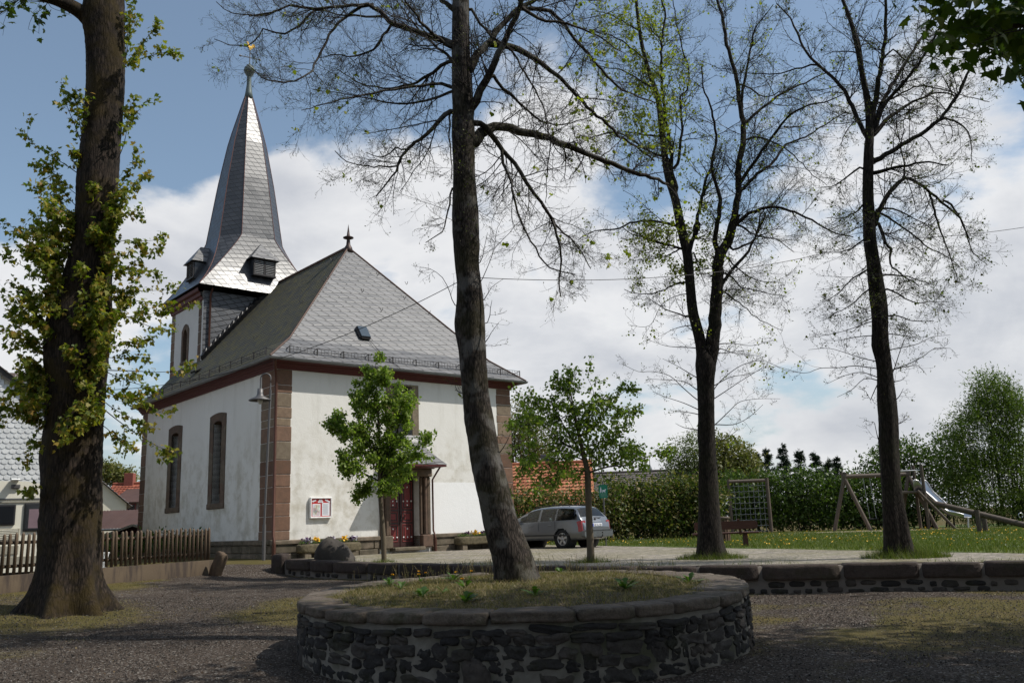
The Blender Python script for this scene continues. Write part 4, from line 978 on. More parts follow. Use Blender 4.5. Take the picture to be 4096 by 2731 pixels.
for i, (a, b, c, d) in enumerate(LW):
    f = stone_frame('window_frame', (0, 0, 0), (0, 1, 0), (-1, 0, 0), (a - .36, b + .36, c - .2, d + .30), (a, b, c, d), FRAMESTONE, .085, 9, i)
    MB().quad((.30, b + .02, c - .1), (.30, a - .02, c - .1), (.30, a - .02, d + .1), (.30, b + .02, d + .1)).build('pane', LEADED, f)
f = stone_frame('window_frame', (0, 0, 0), (1, 0, 0), (0, -1, 0), (4.24, 5.64, 3.6, 6.03), WIN, TANSTONE, .0, 6, 7)
MB().quad((WIN[0], .30, 3.8), (WIN[1], .30, 3.8), (WIN[1], .30, 6.0), (WIN[0], .30, 6.0)).build('pane', LEADED, f)
MB().beam((4.94, .27, 3.85), (4.94, .27, 5.96), .05).beam((WIN[0], .27, 4.9), (WIN[1], .27, 4.9), .05).build('glazing_bar', DARKMETAL, f)
# portal
mb = MB()
for x0, x1, pr in ((3.94, 4.10, .10), (4.10, 4.24, .16), (4.24, 4.38, .07), (5.62, 5.76, .07), (5.76, 5.90, .16), (5.90, 6.08, .10)):
    mb.box(((x0 + x1) / 2, (.40 - pr) / 2 - .0, 1.62), (x1 - x0 - .006, .40 + pr, 2.08), None, .035)
for x0, x1 in ((3.92, 4.38), (5.62, 6.10)): mb.box(((x0 + x1) / 2, .10, .37), (x1 - x0, .62, .44), None, .03)
mb.box((5.0, .11, 2.80), (2.20, .60, .28), None, .03); mb.box((5.0, .06, 2.985), (2.30, .72, .10), None, .02)
mb.build('portal_surround', FRAMESTONE, church)
MB().box((5.0, .10, .12), (1.3, .9, .12), None, .02).build('doorstep', PLINTH, church)
def leaf(x0, x1):
    d = MB().box(((x0 + x1) / 2, .36, 1.42), (x1 - x0 - .012, .06, 2.46), None, .01).build('door', DOORWOOD, church)
    tr = MB(); w_ = x1 - x0; xm = (x0 + x1) / 2
    for z0, z1 in ((.36, .98), (1.06, 1.44), (1.52, 2.5)):
        for a, b, c, e in ((x0 + .09, x1 - .09, z0, z0 + .035), (x0 + .09, x1 - .09, z1 - .035, z1), (x0 + .09, x0 + .125, z0 + .035, z1 - .035), (x1 - .125, x1 - .09, z0 + .035, z1 - .035)):
            tr.box(((a + b) / 2, .325, (c + e) / 2), (b - a, .02, e - c), None, .006)
        tr.box((xm, .328, (z0 + z1) / 2), (w_ - .36, .022, z1 - z0 - .17), None, .01)
    tr.build('door_panel_frame', DOORRED, d)
    st = None
    for z in (.52, .82, 1.66, 1.80, 2.30):
        for k, x in enumerate((xm - .17, xm, xm + .17)):
            if z in (.82, 1.66, 2.30) and k != 1: continue
            if st is None: st = o = MB().lathe([(.0, .016), (.028, .012), (.032, 0)], (0, 0, 0), 8, (0, -1, 0)).build('door_stud', WHITEPL, d)
            else: o = st.copy(); COL.objects.link(o); o.parent = d
            o.location = (x, .315, z)
    return d
leaf(4.385, 4.995); d = leaf(5.005, 5.615)
MB().tube([(5.06, .33, 1.22), (5.06, .25, 1.22), (5.19, .25, 1.215)], .012, 6).box((5.06, .325, 1.2), (.05, .012, .2)).build('handle', DARKMETAL, d)
# little slated roof over the door, with its pipe
cn = MB(); x0, x1, yo, ze, zt = 3.97, 6.06, -1.18, 3.03, 4.15
rows = np.linspace(0, 1, 6)
def cring(t):
    k = 1 - (1 - (1 - t)) ** 1; q = t + .32 * t * (1 - t) * -1.0
    s_ = (1 - t) ** 1.45; return (5.015 - (5.015 - x0) * (.52 + .48 * s_) * (1 - .0 * t), 5.015 + (x1 - 5.015) * (.52 + .48 * s_), yo * (.10 + .90 * s_), ze + (zt - ze) * t)
for t0, t1 in zip(rows[:-1], rows[1:]):
    a0, b0, y0, z0 = cring(t0); a1, b1, y1, z1 = cring(t1)
    cn.quad((a0, y0, z0), (b0, y0, z0), (b1, y1, z1), (a1, y1, z1), uv=[(a0, t0 * 1.5), (b0, t0 * 1.5), (b1, t1 * 1.5), (a1, t1 * 1.5)])
    cn.quad((a0, 0, z0), (a0, y0, z0), (a1, y1, z1), (a1, 0, z1), uv=[(0, t0 * 1.5), (y0, t0 * 1.5), (y1, t1 * 1.5), (0, t1 * 1.5)])
    cn.quad((b0, y0, z0), (b0, 0, z0), (b1, 0, z1), (b1, y1, z1), uv=[(y0, t0 * 1.5), (0, t0 * 1.5), (0, t1 * 1.5), (y1, t1 * 1.5)])
cn.quad((cring(1)[0], cring(1)[2], zt), (cring(1)[1], cring(1)[2], zt), (cring(1)[1], 0, zt), (cring(1)[0], 0, zt), uv=[(0, 0)] * 4)
can = cn.build('door_canopy', SLATE, church)
MB().box((5.015, yo / 2, ze - .045), (x1 - x0 - .02, -yo - .02, .07), None, .015).build('canopy_soffit', CORNICERED, can)
MB().tube([(5.93, -.95, 2.98), (5.95, -.70, 2.80), (6.16, -.10, 2.55), (6.17, -.09, .72), (6.17, -.16, .6), (6.17, -.2, .45)], .035, 8).tube([(6.17, -.2, .46), (6.17, -.2, -.05)], .06, 8).build('downpipe', COPPERPIPE, church)
MB().tube([(-.30, -.47, 6.44), (-.26, -.36, 6.25), (-.10, -.11, 5.95), (-.075, -.085, 5.6), (-.075, -.085, .75), (-.10, -.2, .58), (-.10, -.2, .45)], .05, 10).tube([(-.10, -.2, .5), (-.10, -.2, -.05)], .065, 10).build('downpipe', COPPERPIPE, church)

# ------------------------------------------------------------------ tower
TA0, TA1, TB0, TB1 = 1.55, 6.85, 10.85, 14.75; TZ = 11.62; TX, TY = 4.2, 12.75
mb = MB(); TW = (12.45, 13.35, 8.55, 10.45)
wall_cells(mb, (TA0, TB1, 0), (0, -1, 0), (-1, 0, 0), [0, TB1 - TB0], [5.5, TZ], [(TB1 - TW[1] + .12, TB1 - TW[0] - .12, TW[2], TW[3] - .1)], .4)
mb.quad((TA1, TB0, 5.5), (TA1, TB1, 5.5), (TA1, TB1, TZ), (TA1, TB0, TZ)); mb.quad((TA1, TB1, 5.5), (TA0, TB1, 5.5), (TA0, TB1, TZ), (TA1, TB1, TZ))
mb.build('tower_wall', plain('tower_plaster', (.60, .59, .56), .9, 0, .12, 1.5, .3), church)
MB().quad((TA0, TB0, 5.5), (TA1, TB0, 5.5), (TA1, TB0, TZ), (TA0, TB0, TZ), uv=[(TA0, 0), (TA1, 0), (TA1, TZ - 5.5), (TA0, TZ - 5.5)]).build('slate_cladding', CLADSLATE, church)
quoins(TA0, TB0 + .16, 1, 1, 6.0, 11.2, .1, .34, FRAMESTONE, 8); quoins(TA0, TB1, 1, -1, 6.0, 11.2, .4, .42, SANDSTONE, 9)
# curled slates where the nave roof meets the cladding
mb = MB(); pts = []
for x in np.linspace(TA0, 4.6, 16):
    t = np.interp(x + EO, sr, ts); pts.append((x, np.interp(t, ts, zr)))
for (xa, za), (xb, zb) in zip(pts[:-1], pts[1:]):
    mb.tube([(xa, TB0 - .30, za + .05), (xa + .03, TB0 - .12, za + .12), (xb - .01, TB0 - .03, zb + .30)], [.16, .13, .07], 7)
mb.build('flashing_slates', SLATE, church)
prT = [(0, 11.18), (.05, 11.2), (.08, 11.32), (.16, 11.36), (.18, 11.5), (.28, 11.56), (.30, 11.7), (0, 11.7)]
def tsweep(prof, name, mat):
    V = []
    for o_, z in prof: V += [(TA0 - o_, TB0 - o_ * .2, z), (TA0 - o_, TB1 + o_, z), (TA1 + o_, TB1 + o_, z), (TA1 + o_, TB0 - o_ * .2, z)]
    F = [(i * 4 + j, (i + 1) * 4 + j, (i + 1) * 4 + (j + 1) % 4, i * 4 + (j + 1) % 4) for i in range(len(prof) - 1) for j in range(3)]
    MB().add(V, F).build(name, mat, church)
tsweep(prT, 'tower_cornice', CORNICERED)
f = stone_frame('tower_window_frame', (TA0, 0, 0), (0, 1, 0), (-1, 0, 0), TW, (TW[0] + .2, TW[1] - .2, TW[2] + .15, TW[3] - .25), FRAMESTONE, .3, 6, 11)
MB().quad((TA0 + .2, TW[1], TW[2]), (TA0 + .2, TW[0], TW[2]), (TA0 + .2, TW[0], TW[3]), (TA0 + .2, TW[1], TW[3])).build('pane', LEADED, f)
MB().tube([(TA0 + .3, TB0 - .28, 11.7), (TA0 + .28, TB0 - .08, 11.4), (TA0 + .28, TB0 - .08, 8.0)], .045, 8).build('downpipe', COPPERPIPE, church)
# broach spire
def srow(z):
    AE, BE = 3.05, 2.38
    if z < 14.7:
        t = (14.7 - z) / (14.7 - 11.78); A = 1.6 + (AE - 1.6) * (.62 * t + .38 * t ** 2.6); B = 1.6 + (BE - 1.6) * (.7 * t + .3 * t ** 2.6)
        wA = .83 + (AE - .83) * t ** 1.12; wB = .83 + (BE - .83) * t ** 1.12; wA = min(wA, A); wB = min(wB, B)
    else:
        A = B = float(np.interp(z, (14.7, 17.7, 20.1, 22.55), (1.6, 1.2, .80, .20))); wA = wB = .52 * A
    return [(TX - wA, TY - B, z), (TX + wA, TY - B, z), (TX + A, TY - wB, z), (TX + A, TY + wB, z), (TX + wA, TY + B, z), (TX - wA, TY + B, z), (TX - A, TY + wB, z), (TX - A, TY - wB, z)]
zs = np.r_[np.linspace(11.78, 14.7, 9), np.linspace(15.2, 22.55, 12)]
mb = MB(); rows = [srow(z) for z in zs]
for r0, r1 in zip(rows[:-1], rows[1:]):
    for j in range(8):
        k = (j + 1) % 8; q = [r0[j], r0[k], r1[k], r1[j]]; mid = np.array([TX, TY]); uvs = []
        ed = np.array(r0[k][:2]) - np.array(r0[j][:2]); ed = ed / (np.linalg.norm(ed) + 1e-9) if np.linalg.norm(ed) > .01 else np.array((1., 0))
        for p in q: uvs.append((float((np.array(p[:2]) - mid) @ ed) + j * 1.37, p[2] * 1.02))
        if np.linalg.norm(np.array(r0[j]) - np.array(r0[k])) < .01: mb.add([q[0], q[2], q[3]], [(0, 1, 2)], uvs=[[uvs[0], uvs[2], uvs[3]]])
        else: mb.quad(*q, uv=uvs)
mb.add(rows[0], [tuple(range(8))[::-1]], uvs=[[(0, 0)] * 8])
spire = mb.build('spire', TOWERSLATE, church)
mb = MB()
for j in (0, 1, 2, 7, 6): mb.tube([tuple(np.array(r[j]) + (0, 0, .01)) for r in rows], .017, 5)
mb.build('spire_ridge', plain('ridge_red_slate', (.13, .05, .04), .6), spire)
MB().lathe([(.24, 22.5), (.17, 22.9), (.12, 23.3), (.11, 23.75), (.12, 23.8)], (TX, TY, 0), 12).build('spire_cap', VERDIGRIS, church)
MB().lathe([(.10, 23.7), (.12, 23.78), (.20, 23.90), (.265, 24.04), (.28, 24.10), (.28, 24.13), (.245, 24.26), (.15, 24.37), (.05, 24.48)], (TX, TY, 0), 16).build('spire_ball', VERDIGRIS, church)
MB().tube([(TX, TY, 24.4), (TX, TY, 25.3)], .024, 6).beam((TX - .45, TY + .1, 24.85), (TX + .45, TY - .1, 24.85), .035).lathe([(.0, -.09), (.06, -.03), (.03, .06)], (TX - .47, TY + .105, 24.85), 6, (-1, .18, 0)).lathe([(.0, .09), (.06, .03), (.03, -.06)], (TX + .47, TY - .105, 24.85), 6, (1, -.18, 0)).build('spire_cross', POSTMETAL, church)
ck = [(-.30, .55), (-.24, .62), (-.17, .60), (-.13, .42), (-.02, .24), (.10, .24), (.2, .46), (.36, .5), (.46, .36), (.42, .16), (.34, .22), (.24, .08), (.1, -.04), (.05, -.14), (-.03, -.14), (-.06, -.03), (-.17, .08), (-.24, .36), (-.27, .48), (-.34, .48)]
MB().prism(ck, (TX, TY + .02, 25.36), (.58, 0, 0), (0, 0, .58), (0, -.04, 0)).build('weathercock', GOLD, church)
# louvred dormers
def dormer(M_, w_, name='dormer'):
    h = w_ / 2; mb = MB(); f = MB()
    f.box((0, .9, .42), (w_, 1.8, .84), M_)
    d = f.build(name, TOWERSLATE, church)
    r = MB(); e = .15; zt = .82; pk = 1.70
    T = lambda *p: tuple(M_ @ Vector(p))
    A_, B_, C_ = T(-h - e, -.18, zt), T(h + e, -.18, zt), T(0, .42, pk); Lb, Rb, Tb = T(-h - e, 2.2, zt + .02), T(h + e, 2.2, zt + .02), T(0, 2.4, pk)
    r.add([A_, B_, C_], [(0, 1, 2)], uvs=[[(-h, 0), (h, 0), (0, 1.1)]]); r.quad(Lb, A_, C_, Tb, uv=[(2, 0), (0, 0), (.6, 1), (2, 1)]); r.quad(B_, Rb, Tb, C_, uv=[(0, 0), (2, 0), (2, 1), (.6, 1)])
    r.quad(A_, Lb, Rb, B_, uv=[(0, 0)] * 4)
    r.build('dormer_roof', SLATE, d)
    s = MB()
    for x in (-h + .05, 0, h - .05): s.box((x, -.02, .42), (.07, .06, .80), M_)
    s.box((0, -.03, .04), (w_, .1, .07), M_); s.box((0, -.02, .79), (w_, .06, .06), M_); s.build('louvre_frame', DARKMETAL, d)
    q = MB(); dk = MB()
    for sx in (-1, 1):
        dk.box((sx * h / 2, .012, .42), (h - .1, .01, .70), M_)
        for k in range(8): q.box((0, 0, 0), (h - .12, .085, .014), M_ @ Matrix.Translation((sx * h / 2, -.02, .13 + k * .082)) @ Matrix.Rotation(R(38), 4, 'X'))
    q.build('louvre', plain('grey_louvre_wood', (.26, .255, .25), .8), d); dk.build('louvre_back', BLACK, d)
dormer(Matrix.Translation((4.2, 10.42, 12.56)), 1.12)
dormer(Matrix.Translation((1.62, 12.75, 12.55)) @ Matrix.Rotation(R(-90), 4, 'Z'), .9)

# ------------------------------------------------------------------ on and beside the church
nb = thing('notice_board', 'white framed notice board with red backing and papers on the church front', 'notice board', cw(1.215, 0, 1.27), CYAW)
fm = MB()
for c_, s_ in (((.40, -.055, .02), (.80, .11, .05)), ((.40, -.055, .66), (.80, .11, .05)), ((.02, -.055, .34), (.05, .11, .60)), ((.78, -.055, .34), (.05, .11, .60))): fm.box(c_, s_, None, .012)
fm.build('frame', WHITEPL, nb); MB().box((.40, -.04, .34), (.72, .06, .60)).build('backing_board', REDBOARD, nb)
MB().box((.235, -.074, .265), (.29, .006, .40)).build('poster', [WHITEPAPER], nb); MB().box((.235, -.079, .265), (.235, .004, .345)).build('picture', POSTER, nb)
MB().box((.58, -.074, .285), (.28, .006, .42)).build('paper', WHITEPAPER, nb)
tx = MB()
for k in range(17): tx.box((.575 - (k % 3) * .008, -.0785, .455 - k * .021), (.22 - (k * 7 % 5) * .012, .002, .005))
tx.build('text_line', INK, nb)
for x, z, a, w_ in ((.15, .565, 18, .14), (.385, .588, 0, .13), (.385, .53, 0, .19), (.64, .56, -24, .19)):
    M_ = Matrix.Translation((x, -.0745, z)) @ Matrix.Rotation(R(-a), 4, 'Y')
    sl = MB().box((0, 0, 0), (w_, .006, .045), M_).build('paper_slip', WHITEPAPER, nb); MB().box((0, -.004, 0), (w_ * .6, .002, .008), M_).build('text_line', INK, sl)

def trough(name_label, a0, a1, b, flowers, seed):
    L = a1 - a0; o_ = cw(a0, b, .0); t = thing('flower_trough', name_label, 'flower trough', (o_[0], o_[1], o_[2]), CYAW)
    mb = MB(); w_ = .42; z0, z1 = .16, .45
    s = Stones(seed)
    s.add(lambda q: q + np.array((L / 2, 0, (z0 + z1) / 2)), (L / 2, w_ / 2, (z1 - z0) / 2), 14, .06, True); s.build('basin', TROUGHSTONE, t)
    MB().box((L / 2, 0, z1 + .004), (L - .14, w_ - .12, .012)).build('soil', SOIL, t)
    for x_ in (.28, L - .32): MB().box((x_, 0, .05), (.24, .34, .24), None, .02).build('support_block', PLINTH, t)
    rg = np.random.default_rng(seed); N = 260; P = np.c_[rg.uniform(.1, L - .1, N), rg.uniform(-.14, .14, N), z1 + rg.uniform(.0, .09, N)]
    leaves('leaf_growth', P, .07, 'oval', rg, DANDLEAF, t, (0, 0, 0), droop=.0)
    base = len(flowers)
    for i, (x, m) in enumerate(flowers):
        G_ = []; c_ = np.array((x * L, rg.uniform(-.06, .02), z1 + .13)); PP = c_ + rg.normal(0, .05, (26, 3)) * np.array([1, .7, .5]); V, F = leaf_geo(PP, .075, 'tuft', rg, droop=-.3); np_obj('pansy', V, [F], m, t, False)
trough('mossy stone trough of white, purple and yellow pansies left of the door', .62, 2.86, -.42, [(.14, PALEPANSY), (.17, PURPLE), (.30, YELLOW), (.50, PURPLE), (.54, PALEPANSY), (.73, YELLOW), (.88, PURPLE), (.90, PALEPANSY)], 21)
trough('stone flower trough partly hidden by the leaning trunk right of the door', 6.95, 9.2, -.42, [(.22, PURPLE), (.40, YELLOW), (.57, PURPLE), (.74, YELLOW), (.88, PALEPANSY)], 22)

# lamp post with swan neck, in front of the corner
lp = atY(1054, 2246, 28.0); lz = h1(lp[0], lp[1]); lamp = thing('street_lamp', 'grey swan-neck street lamp with bell shade before the church corner', 'street lamp', (lp[0], lp[1], lz))
top = atY(1066, 1560, 28.0)[2] - lz
MB().tube([(0, 0, -.1), (0, 0, 1.1)], .055, 10).tube([(0, 0, 1.05), (.11, 0, top)], .036, 10).build('post', POSTMETAL, lamp)
ar = [(.11 - .165 + .165 * math.cos(a), 0, top + .38 + .165 * math.sin(a)) for a in np.linspace(0, math.pi * .98, 12)]
MB().tube([(.10, 0, top - .3), (.11, 0, top + .2)] + ar + [(-.22, 0, top + .2), (-.222, 0, top + .05)], .024, 8).build('arm', POSTMETAL, lamp)
sh = MB().lathe([(.04, .06), (.09, .05), (.10, -.12), (.13, -.2), (.36, -.31), (.365, -.335), (.33, -.32), (.1, -.2)], (-.222, 0, top), 20).build('lamp_shade', POSTMETAL, lamp)
MB().lathe([(.0, -.46), (.06, -.43), (.085, -.36), (.08, -.28)], (-.222, 0, top), 12).build('globe', plain('frosted_globe', (.5, .5, .47), .3), sh)
# ------------------------------------------------------------------ the three old limes
def px(Y, *rows):
    """trunk rows (x_centre, y, width) in full photo pixels at depth Y -> (x,y,z,r)"""
    out = []
    for r in rows:
        yy = Y + (r[3] if len(r) > 3 else 0); p = atY(r[0], r[1], yy); out.append((*p, r[2] / 2 / FPX * yy / ray(r[0], r[1])[1]))
    return out
def make_tree(name, label, cat, base, trunk_rows, limbs, bark, seed, leafmat, leafn, group=None, tw=1.0, n2=7, n3=3, sp=.2, l1=(.5, 1.5), flare=.25, amp=.045, lowtw=None, extra=None, budsize=.035, knots=()):
    rg = np.random.default_rng(seed); root = thing(name, label, cat, base, 0, group)
    c_ = curve_pts(trunk_rows, .07); V, F = trunk_mesh(c_, 22, seed, amp, flare, 5, knots); G = Geo(); G.raw(V, F); G.build('trunk', bark, root, base)
    G = Geo(); cl = []
    for lb in limbs:
        q = curve_pts(solve_limb(lb, [c_] + cl), .14); q[:, :3] += rg.normal(0, .010, (len(q), 3)); V, F = trunk_mesh(q, 8, seed + len(cl), .05, 0); G.raw(V, F); cl.append(q)
    G.build('limbs', bark, root, base)
    G = Geo(); A, B, C_ = lime_twigs(G, cl, rg, sp, l1, n2, n3, tw=tw)
    if lowtw is not None:
        for q in lowtw:
            qq = curve_pts(solve_limb(q, [c_] + cl, 60.), .12); V, F = trunk_mesh(qq, 5, 3, .02); G.raw(V, F)
            r2 = Geo(); a2, b2, c2 = lime_twigs(G, [qq], rg, .22, (.25, .7), 4, 2, upb=.03, tw=tw, tmin=.2); C_ = np.concatenate([C_, c2])
    G.build('twigs', TWIG, root, base)
    P = C_[:, -1]; T = unit(C_[:, -1] - C_[:, -2]); k = rg.random(len(P)) < leafn
    leaves('buds', P[k], budsize * rg.uniform(.5, 1.3, k.sum()), 'oval', rg, leafmat, root, base, out=T[k] * 1.6, droop=.1)
    if extra: extra(root, base, A, B, C_, rg)
    return root
def zm(pts, ox, oy, sc): return [(ox + x / sc, oy + y / sc) for x, y in pts]

# ---- tree 1: leaning lime on the round bed
Y1 = 13.6
b1 = np.array([atY(2067, 2322, Y1)[0], Y1, 0]); b1[2] = float(bedz(b1[0], b1[1])) - .03
t1 = px(Y1, (2067, 2345, 172), (2052, 2250, 158), (2035, 2190, 148), (2003, 2090, 139), (1972, 1960, 131), (1940, 1829, 122), (1921, 1700, 112), (1902, 1567, 105), (1890, 1393, 110), (1882, 1240, 112, .02), (1874, 1120, 98), (1866, 1045, 98), (1861, 870, 106), (1857, 697, 88), (1853, 522, 92), (1850, 430, 80), (1846, 348, 78), (1843, 174, 72), (1843, 0, 66), (1845, -180, 58), (1850, -420, 44), (1856, -800, 24))
a1 = lambda pts, **k: pxlimb(zm(pts, 800, 0, 1.568), Y1, **k)
L1 = [
 a1([(1570, 270), (1460, 235), (1330, 190), (1210, 150), (1160, 100), (1090, 45), (1000, 30), (720, 55), (560, 35), (450, 80), (300, 105)], dY=-.9, r0=.062, r1=.010, seed=1),
 a1([(1200, 160), (1150, 230), (1090, 310), (1000, 345), (930, 355), (830, 345), (740, 360)], dY=.5, r0=.026, r1=.007, seed=2),
 a1([(1170, 110), (1000, 105), (860, 90), (700, 60), (560, 110)], dY=1.2, r0=.024, r1=.007, seed=3),
 a1([(1560, 390), (1400, 490), (1320, 530), (1190, 555), (1010, 525), (850, 430)], dY=1.3, r0=.034, r1=.007, seed=4),
 a1([(1570, 540), (1440, 530), (1200, 560), (1000, 600), (830, 640), (640, 690)], dY=-1.4, r0=.03, r1=.006, seed=5),
 a1([(1565, 585), (1420, 630), (1280, 650), (1100, 630), (950, 600), (700, 560)], dY=.4, r0=.026, r1=.006, seed=6),
 a1([(1575, 700), (1500, 760), (1420, 840), (1310, 930), (1240, 1030), (1210, 1110), (1100, 1230)], dY=-.7, r0=.045, r1=.010, seed=7),
 a1([(1235, 1040), (1130, 1045), (1050, 1040), (930, 1020), (840, 950)], dY=-.9, r0=.016, r1=.006, seed=8),
 a1([(1300, 940), (1230, 935), (1140, 985), (1040, 960)], dY=.5, r0=.014, r1=.006, seed=81),
 a1([(1060, 30), (900, 110), (840, 180), (740, 360), (700, 440), (600, 510), (470, 510), (390, 480), (300, 400)], dY=-1.2, r0=.028, r1=.006, seed=9),
 a1([(690, 90), (580, 190), (480, 210), (400, 190), (300, 290), (180, 280), (90, 240)], dY=-.6, r0=.022, r1=.006, seed=10),
 a1([(430, 90), (300, 105), (200, 80), (100, 10)], dY=-.5, r0=.014, r1=.005, seed=101),
 a1([(1570, 740), (1560, 830), (1570, 960), (1585, 1130)], dY=-.5, r0=.018, r1=.008, seed=11),
 a1([(1580, 1180), (1555, 1330), (1520, 1450), (1420, 1520)], dY=-.6, r0=.018, r1=.006, seed=12),
 a1([(1690, 430), (1740, 340), (1800, 280), (1880, 170), (1990, 60), (2080, 10), (2250, -90)], dY=.5, r0=.085, r1=.03, seed=13),
 a1([(1680, 790), (1700, 690), (1760, 560), (1830, 440), (1900, 280), (1980, 100), (2020, -30), (2060, -240)], dY=-.7, r0=.09, r1=.03, seed=14),
 a1([(1720, 890), (1760, 840), (1810, 808), (1900, 795), (2050, 830), (2195, 872), (2345, 930), (2545, 1010), (2715, 1080), (2835, 1110), (2935, 1160)], dY=2.4, r0=.105, r1=.028, seed=15),
 a1([(1720, 765), (1790, 800), (1840, 860), (1900, 940), (2010, 1080), (2090, 1210), (2180, 1330), (2240, 1480), (2265, 1630), (2250, 1740), (2262, 1860)], dY=1.0, r0=.055, r1=.010, seed=16),
 a1([(1890, 930), (1910, 1030), (1950, 1140), (1990, 1330), (2070, 1510), (2200, 1680), (2350, 1720)], dY=-.6, r0=.03, r1=.008, seed=17),
 a1([(2180, 1330), (2260, 1440), (2380, 1560), (2450, 1690)], dY=1.2, r0=.024, r1=.008, seed=171),
 a1([(1840, 480), (1900, 550), (2000, 640), (2100, 740), (2190, 775), (2330, 775), (2470, 720)], dY=1.6, r0=.03, r1=.008, seed=18),
 a1([(1850, 275), (1990, 310), (2100, 370), (2195, 440), (2300, 530), (2400, 640), (2520, 750), (2630, 850), (2760, 940), (2850, 1010)], dY=3.0, r0=.06, r1=.015, seed=19),
 a1([(2000, 60), (2195, 70), (2320, 200), (2440, 345), (2550, 470), (2640, 560), (2760, 610), (2850, 640)], dY=2.2, r0=.04, r1=.012, seed=20),
 a1([(1700, 60), (1760, 150), (1830, 230), (1960, 330), (2010, 420), (2080, 520), (2160, 700), (2190, 860)], dY=-.5, r0=.026, r1=.008, seed=21),
 a1([(1600, 60), (1540, 30), (1480, -60), (1420, -200)], dY=.6, r0=.05, r1=.02, seed=22),
 a1([(1590, 380), (1490, 300), (1380, 200), (1290, 80), (1220, -20)], dY=1.6, r0=.03, r1=.008, seed=23),
 a1([(1575, 300), (1420, 180), (1330, 60), (1260, -40)], dY=-1.5, r0=.035, r1=.01, seed=24),
 a1([(2010, 40), (2120, 120), (2300, 150), (2500, 230), (2650, 330)], dY=1.0, r0=.035, r1=.01, seed=25),
 a1([(1700, -60), (1800, -120), (1950, -220), (2200, -300), (2500, -420)], dY=1.5, r0=.05, r1=.015, seed=26),
 a1([(1650, -100), (1500, -160), (1250, -140), (1000, -170), (760, -120)], dY=.5, r0=.05, r1=.012, seed=27),
]
def extra1(root, base, A, B, C_, rg):
    P, T = onpoly(C_, 1, rg, .6); k = (P[:, 0] > 1.2) & (P[:, 2] > 6.0) & (rg.random(len(P)) < .04); k |= rg.random(len(P)) < .004
    leaves('young_leaves', np.repeat(P[k], 3, 0) + rg.normal(0, .02, (k.sum() * 3, 3)), .075 * rg.uniform(.6, 1.2, k.sum() * 3), 'heart', rg, LIMELEAF, root, base, droop=.8)
spr1 = [pxlimb(p, Y1, dY=d, r0=.008, r1=.003) for p, d in (([(1915, 1140), (1945, 1080), (1975, 1000), (1990, 910), (2030, 850)], .2), ([(1820, 1220), (1800, 1170), (1770, 1110), (1720, 1075), (1680, 1070)], -.2), ([(1935, 1200), (1965, 1150), (2015, 1115)], .2), ([(1940, 1370), (1965, 1330), (1995, 1290)], .1), ([(1950, 1290), (1962, 1230), (1968, 1200)], -.1), ([(1840, 1570), (1825, 1555), (1820, 1535)], -.2), ([(1995, 1815), (2030, 1760), (2040, 1735)], -.1), ([(1920, 1050), (1935, 1000), (1950, 930)], -.2))]
make_tree('lime_tree', 'big leaning lime tree with mossy grey trunk growing on the round stone bed', 'tree', tuple(b1), t1, L1, BARK1, 41, LIMEBUD, .85, None, .66, 10, 4, .15, (.45, 1.35), .16, .035, spr1, extra1, .026, ((2.6, 0.2, .12, .25), (4.1, .3, .22, .28), (5.4, 3.0, .12, .16)))

